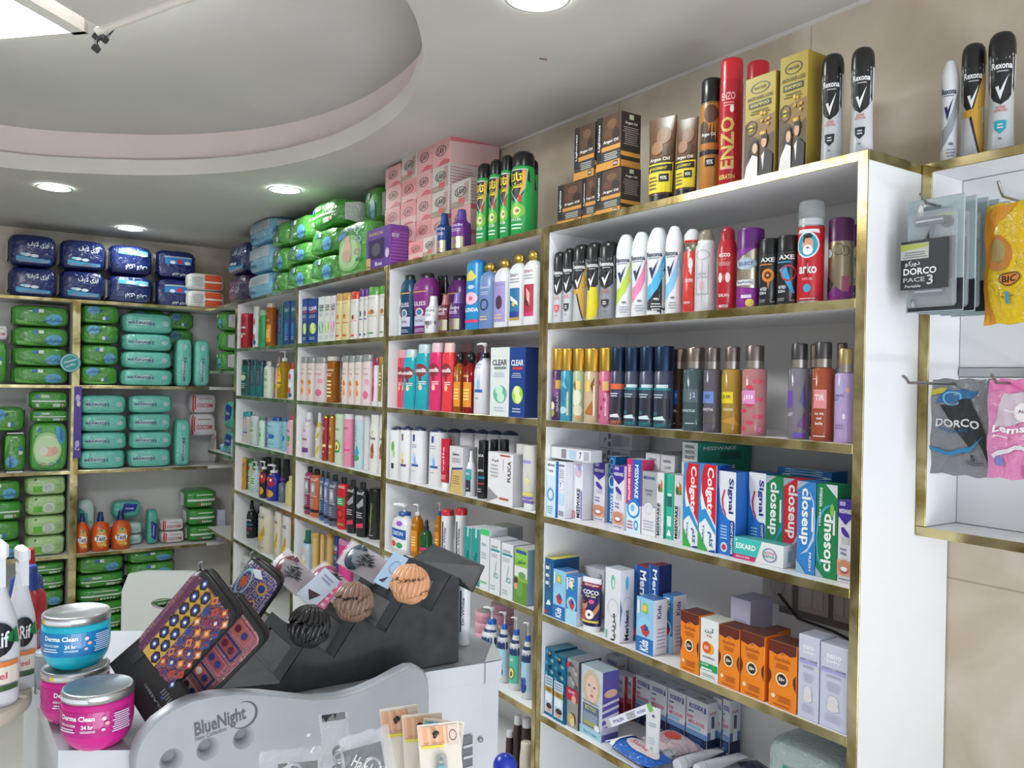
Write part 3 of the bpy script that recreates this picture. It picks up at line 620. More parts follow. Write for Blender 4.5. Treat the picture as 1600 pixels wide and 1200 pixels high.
C('lavbox', d=.07, name='cream_carton', base='c4c3da', side='b4b4cc', top='a4a4bc', art=[n_(-.36, .3, .36, .7, 6, 'a8a8c4')])
C('kodex', d=.035, name='earplug_carton', base='d4d6da', side='c6c9cf', top='a9abb2', art=[T('*KODEX', -.02, .86, .66, .09, '2438a0'), p_('5a5aa0', .34, .8, .46, .8, .42, .92, .36, .9), r_(-.4, .735, -.14, .765, '4a7aa0'), T('690', -.3, .64, .28, .07, 'dd7090'), T('MEG-DOSE', .0, .55, .76, .07, 'dd7090'), r_(-.42, .43, .2, .49, '8fc4dc'), T('SPOT', .34, .46, .24, .06, 'e8ecf4'),
    r_(-.5, .28, .5, .4, '6f8fbc'), r_(-.5, 0, .5, .3, '1f2c54'), ('o', -.3, .1, .14, .08, '8a9ab8', .3), ('o', .3, .06, .12, .06, 'c8ccd4', .3), n_(-.3, .16, .3, .28, 3, '3f5f9a')], sart=[r_(-.5, .3, .5, .45, '5a78ac'), r_(-.5, 0, .5, .3, '1a2244'), r_(-.2, .3, .2, .5, 'dfe2e6'), T('*KODEX', 0, .8, .6, .05, 'b87a94'), r_(-.12, .52, .12, .74, '4a4e5a')], tart=[p_('5a5c68', -.2, .3, .2, .4, .1, .6, -.1, .5)])
C('kodexr', d=.035, name='earplug_carton', base='d8d4d6', side='8a2430', top='b8b4b8', art=[T('*KODEX', 0, .84, .7, .09, '2438a0'), n_(-.4, .6, .4, .74, 3, 'a87a80'), r_(-.5, .36, .5, .5, 'c8606a'), r_(-.5, 0, .5, .38, '8c1f2c')])
C('sparkle', d=.07, name='foil_box', base='2a86b4/m', side='2f7aa4/m', top='5a94a8/m', art=[r for i in range(7) for r in (e_(-.3+.28*(i % 3), .95-.055*i, .16, .03, ['5ab4d8/m', '16507a/m', 'a8d8ea/m'][i % 3]),)]+[e_(.0, .94, .1, .02, 'd88a3a'), r_(-.42, .05, .4, .6, 'b9cfe0'), n_(-.36, .46, .34, .58, 3, '7a8aa0'), r_(-.42, .36, .4, .44, 'b08a2a'), T('WAX', 0, .4, .4, .05, '2a2a40'), r_(-.3, .22, .3, .34, 'e4ecf2'), e_(0, .12, .26, .06, 'd8a48c'), e_(.05, .16, .28, .04, '3a2420')])
C('sparkles', d=.07, name='foil_box', base='b9b9bd/m', side='3a3440', top='c4c4c8/m', art=[e_(-.3+.2*(i % 4), .97-.05*i, .14, .03, ['e8e8ec/m', '7f7f88/m', 'cfcfd4/m'][i % 3]) for i in range(8)]+[p_('c02a48', -.5, .86, -.2, .9, -.2, .96, -.5, .94), r_(-.5, .4, .5, .58, 'b01f44'), T('SILVER', 0, .53, .6, .04, 'e8d0d8'), e_(.2, .44, .2, .06, 'd8a890'), e_(0, .14, .3, .08, 'c8a468'), e_(.1, .1, .2, .06, 'e0c890')])
C('botox', d=.05, name='face_cream_box', base='c6cdd4', side='5a50a0', top='a8b8c4', art=[e_(0, .72, .4, .25, 'c8b89a'), e_(.02, .7, .27, .2, 'e4c3ae'), e_(-.1, .74, .06, .015, '5a7a8a'), e_(.14, .73, .06, .015, '5a7a8a'), e_(.03, .6, .08, .018, 'b8686a'), e_(.03, .67, .03, .03, 'd8ae98'), T('Pack of the name', .0, .5, .7, .03, '5a6a90'), r_(-.36, .14, .36, .46, '5a6a8a'), r_(-.32, .16, .32, .34, '8a96a8'), T('BOTOX', 0, .41, .5, .06, 'd8d060'), r_(-.3, .16, .3, .22, 'a4a860'), e_(.3, .16, .12, .05, 'e8ecee'), r_(-.5, 0, .5, .12, '9fc8d8'), T('Skin Cream', 0, .05, .6, .04, '3a6a9a')], sart=[r_(-.5, .1+.09*0, .5, .2, 'c4c0d8')]+[p_('c9c4dc', -.5, .2+.1*i, .5, .25+.1*i, .5, .29+.1*i, -.5, .24+.1*i) for i in range(4)]+[e_(.0, .68, .4, .06, 'd8ae9a')])
def lav(a):
    L = [('o', 0, .56, .3, .2, '26262c', .12), T('LAV' if a != 'c' else 'LAVI', 0, .56, .36, .22, '1f1f26')]
    b = {'a': ('dba8a6', [p_('d2656f', -.2, 0, .5, 0, .5, .12, .2, .2, 0, .14), ]), 'b': ('dfb6b2', [r_(-.5, .3, .5, .95, 'dd8f90'), p_('d2656f', -.3, 0, .4, 0, .2, .08, -.1, .08)]), 'c': ('cfc8bf', [r_(.2+.06*i, .1, .22+.06*i, .9, 'b06a68') for i in range(4)]+[r_(-.5, 0, .2, .22, 'a89888'), r_(-.1, .1, .2, .32, 'd0686c')])}[a]
    return dict(name='tissue_box', base=b[0], side='dcb9b4' if a != 'c' else 'd0c6c0', top='d8a4a2', art=b[1]+L, sart=[p_('cf6f78', -.5, .8, .5, .97, .5, 1, -.5, 1), p_('cf6f78', -.2, 0, .5, 0, .5, .2, .2, .08)] if a != 'c' else [r_(-.5, .1+.12*i, .1-.03*i, .13+.12*i, 'c07a80') for i in range(7)])
C('lav', d=.215, f=lav)
C('purpbox', d=.15, name='gift_box', base='5b2a8e', side='7a3f96', top='53278a', art=[T('FAMSON', -.1, .86, .6, .08, 'c9b04a'), r_(-.4, .22, .26, .72, '9a8fa8/t'), e_(-.08, .46, .2, .16, '4a4458'), e_(.4, .32, .08, .12, 'cfc9d8'), r_(-.5, 0, -.3, .28, 'c9a86a'), T('2306', -.4, .06, .16, .06, '2a2018'), T('Box', .05, .1, .3, .1, WH)], sart=[r_(-.5+.02*i, .08*i+.08, .5, .08*i+.12, '9a5ab0') for i in range(10)]+[T('BOX DLY', -.2, .74, .4, .1, WH)])
def clearb(a):
    col, t1, t2, acc, ac2 = {'n': ('1c3f86', WH, 'c23a4a', '9ac83a', 'd8e8a0'), 'g': ('d6dedb', '3a4248', '7a8a88', '6fae90', 'bfe0d0'), 'l': ('dfe2da', '3a4248', '8a8a58', 'a8c84a', 'e0e8b0'), 'p': ('e2dade', '3a4248', '8a6a68', 'e08aa8', 'f0c4d0')}[a]
    return dict(name='shampoo_box', base=col+'/p', side='16316c/p' if a == 'n' else 'c9ccd0/p', top=col, art=[T('*CLEAR', 0, .78, .8, .085, t1), r_(-.3, .68, .36, .72, t2), n_(-.36, .56, .3, .64, 3, 'aab4c8'), e_(.05, .32, .36, .13, acc), e_(.0, .38, .2, .07, ac2), e_(.1, .27, .2, .07, ac2), n_(-.3, .06, .3, .14, 2, 'b4bccc')])
C('clear', d=.06, f=clearb)
C('bluetri', d=.05, name='shampoo_box', base='1d3f7c', side='1a3468', top='2a4a86', art=[r_(-.5, .6, .5, .9, '16506c'), T('2 in 1', 0, .8, .6, .08, WH), e_(0, .35, .3, .16, '2f6fb4'), n_(-.3, .1, .3, .2, 2, '9ab0d0')])
C('lafar', d=.05, name='hair_serum_box', base='d0ced0', side='c2c0c4', top='b4b2b8', art=[p_('c9ae6a', -.5, 0, .5, 0, .5, .52, -.26, .5), p_('3a3a80', -.26, .5, .5, .54, .5, .58, -.3, .54, -.42, .1, -.38, .1), T('Lafarrerr', .0, .84, .5, .06, '3a3a40'), n_(-.3, .66, .3, .76, 3, '8a8a90'), n_(-.2, .2, .3, .4, 4, '9a824a')])
C('fulica', d=.05, name='hair_serum_box', base='dfdde0', side='c9c7cb', top='d0ced2', art=[p_('8f8f96', -.5, 0, -.48, .3, -.05, .13), T('*FULICA', .36, .66, .4, .13, '3a3234', 90), r_(.0, .94, .4, .97, '9a4a3a'), r_(.12, .66, .13, .9, '5a5a60'), T('\ufefc\ufeee\ufed3', -.2, .84, .3, .06, '5a5256'), n_(-.4, .5, -.05, .78, 4, 'b0aeb4'), r_(.0, .1, .36, .14, 'a85a4a')])
C('tealbox', d=.07, name='cream_box', base='1f958f', side='c9cdd2', top='cfd4d8', art=[r_(.0, .84, .16, 1, 'dfe6e6'), T('\ufefc\ufee0\ufee3', 0, .5, .16, .4, '0f4a4a', 90), r_(-.5, .0, .5, .06, '17807a')])
C('skinbox', d=.06, f=lambda a: dict(name='cream_box', base='d8dadd', side='cfd2d6', top='c6c9cd', art=[T('merus', -.05, .86, .6, .05, '8a9098'), r_(-.4, .78, .45, .82, '2b8f93'), n_(-.4, .66, .3, .74, 3, 'a8acb2'), p_('b4b8be', -.1, .3, .0, .3, .2, .6, .14, .62), ('o', .18, .34, .16, .05, '3aa0a8', .3), n_(-.4, .06, .1, .16, 2, 'a8acb2')] if a != 'g' else [T('care', -.1, .74, .5, .05, '8a9a98'), r_(-.45, .9, .5, 1, '3fc06a'), n_(-.4, .5, .2, .62, 3, 'a8acb2'), r_(-.4, .1, .3, .13, '5ac07a')]))
C('soapbox', d=.06, name='soap_box', base='8fae4c', side='7f96b8', top='c4c8c4', art=[r_(-.5, .68, .5, .98, '8ac24a'), r_(-.4, .9, .4, .96, '3f4a9a'), T('\ufee5\ufeee\ufe91\ufe8e\ufebb', 0, .76, .7, .12, '1d2a1d'), r_(-.5, .48, .5, .67, 'd8dcd6'), e_(.1, .52, .3, .06, '6a9a5a'), r_(-.5, 0, .5, .4, '5f8f34'), e_(-.1, .26, .3, .14, '6f9f44'), e_(-.36, .4, .14, .06, '4a3428'), e_(-.36, .3, .14, .06, 'd8a080')])
C('smallteal', cat='box', d=.08, name='medicine_box', base='2f9474', side='2a8468', top='3aa582', art=[n_(-.3, .2, .3, .7, 2, 'cfe8dc')])
C('creambox', cat='box', d=.08, name='medicine_box', base='c9c39a', side='bdb78e', top='b4ae86', art=[n_(-.3, .2, .3, .7, 2, '8a845a')])
# ------------------------------------------------------------ vessel designs
def flat_body(k): return k
def ds(cap='dome', slant=0): return None
TICK = lambda u, v, s, k: p_(k, u-.22*s, v+.02*s, u-.1*s, v+.03*s, u-.05*s, v-.02*s, u+.24*s, v+.16*s, u-.04*s, v-.12*s)
def rexm(a):
    acc = {'s': 'c0c3c7', 'g': 'c79a3a', 'y': 'd8c81c', 'd': '3a3b3f', 'v': '8a8d92', 'c': 'c2c6ca'}[a[0]]; sh = {'r': 'd04a52', 'k': '2b2c30', 'c': '1f9fb4'}.get(a[1:], '2b2c30')
    A = [p_('1b1b1e', -.46, .8, .46, .8, .44, .5, .26, .42, 0, .38, -.26, .42, -.44, .5)] if a[0] not in 'd' else []
    if a[0] == 'g': acc = 'b9bbbd'; A += [p_('c79a3a', .46, .74, .46, 0, .3, 0, -.1, .34, -.46, .36, -.46, .4, .05, .42), p_('1b1b1e', .36, 0, .3, 0, -.1, .34, -.02, .36)]
    if a[0] == 'y': acc = 'b9bbbd'; A += [p_('d8c81c', -.2, .42, .3, .42, .4, .2, .3, 0, -.3, 0, -.3, .2), p_('2a2a2c', -.46, .6, -.4, .6, -.2, .42, -.1, .42, -.1, .38, -.24, .38)]
    A += [T('*Rexona', .02, .7, .72, .055, WH), n_(-.2, .64, .3, .665, 1, 'a8a8a8'), ('p', [(-.2, .53), (-.08, .535), (-.04, .49), (.26, .62), (-.02, .42)], 'e4e6e8')]
    if a[0] not in 'gy': A += [T('ACTIVE', 0, .36, .34, .022, 'd05a5a'), T('PROTECTION', 0, .333, .46, .02, 'd05a5a'), p_(sh, -.22, .25, .22, .25, .2, .18, 0, .14, -.2, .18), n_(-.12, .18, .12, .23, 2, 'd8d8d8'), T('48h', 0, .1, .14, .02, '5a5a5e')]
    return dict(name='spray_can', base=acc+'/p', bname='can_body', curvy=1, art=A, body=[(0, .93), (.02, .97), (.3, .9), (.45, .88), (.62, .98), (.76, 1), (.8, .98)],
                cap=[(.8, 1.0), (.9, .98), (.95, .9), (.985, .7), (1, .4), (1, 0)], ckey='1a1a1c/p')
V('rexm', 'deodorant can', f=rexm, yaw=22)
def rexw(a):
    c = {'l': 'b9cf4a', 'p': 'e884ac', 'b': '4fb0dc', 's': '7fc0e4', 'g': '9aa0a6'}[a]
    A = [p_(c, -.46, .12, -.46, .3, -.1, .36, .2, .5, .46, .7, .46, .5, .2, .3, -.1, .2)]
    if a == 'b': A = [p_('1b1b1f', -.46, 0, .46, 0, .46, .56, .1, .3, -.46, .2)]+A
    A += [T('*Rexona', 0, .68, .74, .055, '1f2748'), n_(-.3, .625, .3, .65, 1, '8a90a8'), ('p', [(-.22, .53), (-.08, .54), (-.04, .5), (.24, .62), (-.06, .4)], '1f2558'), T('48h', .14, .18, .24, .03, '5a6070' if a != 'b' else WH), n_(-.1, .05, .36, .14, 3, 'a0a4ae' if a != 'b' else 'c8c8cc')]
    return dict(name='spray_can', base='e3e4e8/p', bname='can_body', curvy=1, art=A, body=[(0, .9), (.02, .95), (.3, .88), (.5, .92), (.7, 1), (.74, 1)],
                cap=[(.74, 1.0, ), (.83, .95), (.9, .8), (.96, .6, 'e3e4e8/p'), (.99, .42, '26305a/p'), (1, .2), (1, 0)], ckey='e3e4e8/p')
V('rexw', 'deodorant can', f=rexw, yaw=20)
STR = [(0, .94), (.012, 1), (.76, 1), (.785, .95)]
CAPS = [(.785, .94), (.8, .96), (.97, .95), (.99, .88), (1, .7), (1, 0)]
def canv(a):
    Q = dict(name='spray_can', bname='can_body', body=STR, cap=CAPS, ckey=BK+'/p')
    if a == 'enzo': Q.update(base='b51c2c/p', ckey='c22230/p', body=[(0, .94), (.012, 1), (.8, 1), (.83, .97)], cap=[(.83, .97), (.97, .96), (.99, .93), (1, .85), (1, 0)], art=[T('*ENZO', .02, .7, .6, .06, 'e8b0b0'), n_(-.2, .62, .3, .66, 2, 'e0a0a0'), e_(.2, .6, .08, .03, 'f0e8e8'), T('*ENZO', .0, .34, .4, .62, 'cfb060', 90), n_(-.3, .13, .3, .16, 1, 'e0a0a0'), T('*KERATIN', 0, .08, .7, .035, 'e0c868')])
    if a == 'argan': Q.update(base='b87a34/p', art=[r_(-.48, .42, .48, .78, '2c2320'), e_(.1, .68, .3, .08, '5a4030'), e_(-.2, .56, .2, .06, '4a3226'), T('Argan Oil', 0, .5, .6, .04, WH), r_(-.48, .38, .48, .43, 'b06a2a'), r_(-.48, .33, .48, .37, '1c1a1a'), r_(-.1, .23, .3, .3, '1c1a1a'), T('95%', .1, .265, .26, .04, WH)])
    if a == 'kill': Q.update(base='2aa04e/p', ckey='141416/p', body=[(0, .94), (.012, 1), (.8, 1), (.82, .9)], cap=[(.82, .96), (.94, .95), (.97, .85), (.99, .6), (1, .5), (1, 0)], art=[p_('17191a', -.49, .82, .49, .82, .49, .62, .36, .66, .3, .5, .1, .42, -.3, .42, -.49, .5), p_('b8bcb8', -.42, .78, .42, .78, .36, .56, 0, .4, -.4, .54), p_('20242a', -.39, .765, .39, .765, .33, .57, 0, .42, -.37, .55), p_('e8a020', .24, .76, .39, .76, .33, .57, .1, .47, .24, .6), T('*\ufe8e\ufe97\ufe8e\ufe97', -.06, .69, .6, .1, 'ecd420'), T('*\ufeae\ufe98\ufeb3', -.04, .58, .52, .09, 'ecd420'), e_(0, .3, .38, .09, '7cb840'), e_(0, .3, .2, .05, 'd8dc90'), e_(.05, .3, .1, .02, '7a6a5a'), p_('d03a2a', .1, .48, .3, .47, .2, .44, .26, .4, .1, .4), n_(-.3, .08, .3, .16, 2, 'cfe8d4'), T('KILLER', 0, .2, .5, .03, 'e4f0e4')])
    if a == 'red': Q.update(base='cf3a30/p', ckey='d8d8da/p', body=[(0, .94), (.012, 1), (.72, 1), (.73, .8, 'a8a08c/m'), (.82, .8, 'a8a08c/m'), (.83, .95, 'cf3a30/p'), (.86, .98)], cap=[(.86, .98), (.93, .94), (.97, .7), (1, .4), (1, 0)], art=[e_(.1, .58, .14, .07, 'f0e4e2'), p_('f0e4e2', 0, .5, .2, .52, .16, .44), T('CHOPIN', .0, .38, .5, .045, 'f0e4e2'), T('KALAN', -.1, .12, .4, .03, 'f0e4e2')])
    if a == 'line': Q.update(base='d3d3d7/p', ckey='8f8572/p', body=[(0, .94), (.012, 1), (.74, 1), (.8, .93), (.82, .8, 'e6e6e6/p'), (.86, .8)], cap=[(.86, .72), (.93, .7), (.97, .55), (1, .25), (1, 0)], art=[('o', 0, .68, .34, .06, 'a8a8b0', .12), r_(-.3, .2, -.28, .6, 'a0a0a8'), r_(.0, .1, .02, .6, 'a0a0a8'), r_(.28, .2, .3, .56, 'a0a0a8'), r_(-.3, .4, .3, .41, 'a0a0a8'), r_(-.3, .2, .3, .21, 'a0a0a8'), r_(-.05, .26, .06, .36, 'd8a0a4'), r_(-.2, .44, .2, .46, 'a8a8b0')])
    if a == 'ecco': Q.update(base='b51f2c/p', ckey='9c1f2c/p', body=[(0, .94), (.012, 1), (.74, 1), (.8, .9), (.84, .76)], cap=[(.84, .76), (.93, .74), (.97, .6), (1, .3), (1, 0)], art=[T('*ecco', 0, .65, .6, .045, 'ecdcdc'), T('CD', 0, .6, .2, .02, 'd8a070'), n_(-.34, .52, .34, .57, 3, 'd8a8a8'), e_(-.2, .38, .12, .06, 'e8d4d0'), e_(.2, .38, .12, .06, 'e8d4d0'), p_('c84a4a', -.12, .42, .12, .42, 0, .32), T('KALAN', 0, .17, .54, .04, 'ecdcdc'), T('*ecco', 0, .04, .5, .035, 'ecdcdc')])
    if a == 'select': Q.update(base='bfb3a0/m', ckey='5c1a70/p', body=[(0, .96), (.01, 1), (.74, 1)], cap=[(.74, 1.02), (.97, 1), (.99, .97), (1, .9), (1, 0)], art=[p_('7a2a8c', -.48, .74, .3, .74, -.1, .66, -.48, .6), e_(-.05, .55, .42, .075, 'a9b9c9'), T('SELECT', -.05, .55, .6, .045, '2a3a78'), r_(-.48, .28, .3, .35, 'cfd4dc'), T('Euphoric', -.08, .315, .6, .035, '4a4a58'), p_('84208c', -.48, 0, .48, 0, .4, .24, -.48, .26), r_(-.2, .12, .2, .16, 'e0d0e8'), e_(.14, .06, .16, .05, 'e8cc50')])
    if a == 'flower': Q.update(base='a3977f/m', ckey='4f1450/p', body=[(0, .96), (.01, 1), (.72, 1)], cap=[(.72, 1.02), (.97, 1), (.985, .96), (1, .85), (1, 0)], art=[('o', 0, .62, .22, .07, '4a443a', .12), ('o', .25, .6, .16, .06, '5a5448', .12), e_(-.38, .58, .12, .05, 'd0d4da'), p_('1c1a20', -.48, .32, -.2, .22, -.48, .06), p_('7a1f7e', -.48, .1, -.1, .18, .2, .12, .48, .2, .48, 0, -.48, 0), r_(.15, .12, .4, .3, 'a85a78')])
    if a == 'arko': Q.update(base='c4202c/p', ckey='ced6da/p', body=[(0, .96, 'c4c4c6/m'), (.02, 1), (.73, 1), (.74, .98, 'b4b4b8/m'), (.755, .96, 'dfe2e4/p'), (.82, .9)], cap=[(.757, 1.0, 'clear_shell'), (.95, .98, 'clear_shell'), (.99, .9, 'clear_shell'), (1, .7, 'clear_shell'), (1, 0, 'clear_shell')],
            art=[p_('e6e6e6', -.38, .71, .38, .71, .4, .67, 0, .69, -.4, .67), e_(-.02, .56, .42, .13, 'e8eaea'), e_(-.02, .56, .37, .115, '2aa0bc'), e_(0, .56, .2, .075, 'dba07c'), p_('2a2020', -.2, .6, -.16, .655, .1, .67, .2, .63, .12, .625, -.1, .62, -.14, .57), e_(0, .51, .19, .05, 'eeeeee'), e_(.0, .53, .06, .01, 'a8504a'), T('*arko', 0, .33, .66, .1, 'e8e6e6'), r_(-.02, .25, .01, .41, '1c1a1c'), T('COOL GEL', 0, .23, .4, .02, 'e0c8c8'), e_(.0, .14, .14, .04, '3aa4cc'), n_(-.3, .03, .3, .05, 1, 'e0c8c8')])
    if a in ('axeo', 'axeb'):
        c = 'd87a2a' if a == 'axeo' else '2f94c8'
        Q.update(base='2a2a2d/p', ckey='161618/p', body=[(0, .96), (.01, 1), (.77, 1)], cap=[(.775, 1.0), (.97, 1), (.985, .97), (1, .9), (1, 0)], art=[T('*AXE', 0, .68, .66, .065, 'e4e4e6'), r_(-.4, .6, .2, .62, c)]+([e_(.04, .45, .28, .1, 'd8822a'), e_(.04, .45, .16, .055, '5a2f18'), e_(.04, .45, .06, .02, 'e0a060'), p_('c8702a', 0, .36, .14, .36, .08, .24)] if a == 'axeo' else [p_('3aa0d4', -.3, .5, .0, .57, .36, .16, .26, .16), ('o', .1, .45, .32, .12, 'b83444', .2)])+[T('48H FRESH', -.16, .25, .34, .05, 'e4e4e6'), T('ESH', -.18, .19, .3, .04, 'e4e4e6'), n_(-.4, .05, .0, .1, 2, '9a9a9e'), T('150ml', .26, .06, .2, .02, 'd0d0d0')])
    return Q
V('can', 'spray can', f=canv, yaw=22)
def mist(a):
    cap, liq, art = {
        'g1': ('c79f46/m', '4a2a52/p', [p_('7a4a80', -.4, .5, 0, .62, .3, .4, 0, .3), e_(-.2, .2, .2, .06, 'd8d0b8'), e_(-.2, .1, .2, .05, '9aa83a'), r_(.05, .44, .4, .56, 'd0a030'), T('GALAXY', .2, .26, .28, .14, 'd8b8d0', 90)]),
        'g2': ('c79f46/m', '3a93ab/p', [p_('2a7aa0', -.4, .3, .1, .6, .3, .5, 0, .2), e_(-.1, .15, .3, .05, 'a8d0d8'), p_('6ab0c0', -.3, .5, 0, .56, .2, .44), r_(.2, .08, .3, .4, 'd8c8a0')]),
        'g3': ('c79f46/m', 'a8b290/p', [e_(0, .34, .34, .12, 'd8dcc4'), e_(.1, .16, .34, .08, 'd4cfb4'), r_(.0, .44, .3, .56, 'e0c888'), p_('5a6a4a', -.3, .5, -.1, .56, 0, .42), e_(.2, .06, .2, .03, 'c88a5a')]),
        'g4': ('c79f46/m', 'c2a98c/p', [p_('a8682a', -.3, .12, .2, .3, .3, .1), p_('6a4a2a', .1, .5, .3, .62, .2, .4), r_(-.2, .42, .1, .56, 'e0c060'), r_(.25, .1, .33, .5, 'f0e4cc')]),
        'g5': ('c79f46/m', 'c8688a/p', [e_(-.3+.2*(i % 4), .1+.11*i, .1, .03, 'a81f48') for i in range(5)]+[r_(-.02, .44, .35, .56, 'd8b060'), T('MARSHMALLOW', .2, .26, .3, .14, 'f0d0dc', 90)]),
        'n1': ('2c3d55/m', '3a3e52/p', [r_(-.48, .0, .48, .06, 'a85a2a'), r_(-.48, .46, .48, .53, 'd8623a'), n_(-.4, .36, .2, .42, 2, 'd0d0d8'), r_(-.1, .1, .48, .36, '22242e'), p_('d8d8dc', -.4, .13, .2, .15, .3, .1, -.4, .1)]),
        'n2': ('2c3d55/m', '3a4258/p', [r_(-.48, .0, .48, .06, '1f6f78'), r_(-.48, .46, .48, .49, '2a7f86'), r_(-.2, .49, .4, .53, 'c8d8dc'), n_(-.4, .36, .2, .42, 2, 'b0c0c8'), r_(-.1, .12, .48, .36, '22242e'), p_('c8e0e0', -.4, .13, .2, .15, .3, .1, -.4, .1), r_(-.35, .15, -.1, .2, '2a6a78')]),
        'br': ('8a7a70/m', '5a4238/k', [r_(-.48, .3, .16, .48, '1f4fae'), T('J 7', .0, .4, .26, .06, 'd8e0f0'), T('BIGEL', -.1, .22, .5, .03, 'e0d8d0'), n_(-.3, .05, .1, .07, 1, 'd8d0c8')]),
        'gr': ('8a7a70/m', '5f7478/k', [r_(-.48, .34, .3, .5, '56666c'), T('J 2', .1, .42, .22, .08, 'c8d4d8'), T('INVICTUS', -.08, .24, .6, .03, 'd0dcdc'), n_(-.2, .08, .2, .1, 1, 'd8e0e0')]),
        'vi': ('7d7370/m', '7b7480/k', [r_(-.48, .34, .24, .48, '6a86c4'), T('JIJI', -.1, .42, .3, .05, '2a3a5a'), T('INVICTUS', -.08, .27, .6, .03, 'e0e0e4'), p_('5a5058', -.4, .56, .1, .6, .3, .54), p_('54504c', -.48, .1, .1, .24, .48, .12)]),
        'ye': ('7d7370/m', 'c9a44e/k', [r_(-.48, .35, .24, .48, 'e0c61c'), T('JUR', -.1, .42, .5, .05, '5a4a14'), r_(-.48, .5, -.36, .68, 'e0c61c'), T('*COCO', .0, .28, .5, .03, 'f0e4c0'), p_('b88a30', -.48, .14, .3, .2, .48, .1)]),
        'pi': ('7d7370/m', 'd89898/k', [e_(-.3+.3*(i % 3), .08+.065*i, .17, .025, 'c8425a') for i in range(9)]+[r_(-.36, .35, .22, .5, 'd88ac0'), T('JIII', -.08, .42, .44, .06, 'f0e0ea'), r_(.32, .04, .44, .1, 'd86ab0')]),
        'lc': ('5d5b5c/m', '9a94a0/k', [r_(-.48, .33, -.15, .5, '6a4ab4'), T('LAY', -.25, .26, .3, .04, 'e4e0ec'), p_('4a4a80', .2, .4, .4, .6, .46, .3), p_('6a3f7a', .1, .14, .44, .3, .44, .1), r_(-.05, .02, .44, .07, '6a4ab4')]),
        'or': ('5d5b5c/m', 'c4664a/k', [r_(-.3, .33, .3, .52, 'd88a8a'), T('TIR', .0, .44, .44, .06, 'f0e0e0'), r_(-.36, .62, -.18, .76, 'd88a94'), T('La vie', 0, .28, .4, .03, 'f0dcd4'), T('est', 0, .23, .24, .025, 'f0dcd4'), T('belle', 0, .18, .34, .03, 'f0dcd4'), n_(-.3, .04, .3, .06, 1, 'f0dcd4')]),
        'li': ('b9a476/m', 'b49ac8/p', [p_('a8a8d0', -.4, .5, 0, .7, .1, .5, -.2, .4), T('DARLING', -.15, .5, .5, .03, '6a5a80'), T('LILY', -.3, .46, .3, .03, '6a5a80'), e_(.25, .56, .1, .03, 'e0a89a'), e_(.1, .28, .08, .03, 'e4dcec'), n_(-.4, .14, .1, .2, 2, '8a7aa0')])}[a]
    gold = a[0] == 'g' and a[1:].isdigit() or a[0] == 'n'
    if gold: body = [(0, .97), (.01, 1), (.67, 1), (.685, .93), (.70, .93)]; cp = [(.70, 1.0), (.985, 1), (1, .96), (1, 0)]
    else: body = [(0, .97), (.01, 1), (.72, 1), (.735, .9), (.745, .6)]; cp = [(.745, .74, 'a8a09a/m'), (.83, .74), (.985, .74), (1, .70), (1, 0)]
    A = [tuple(x) for x in art]
    return dict(name='mist_bottle', base=liq, bname='bottle_body', body=body, cap=cp, ckey=cap, art=A)
V('mist', 'body mist', f=mist, yaw=18, dr=1)
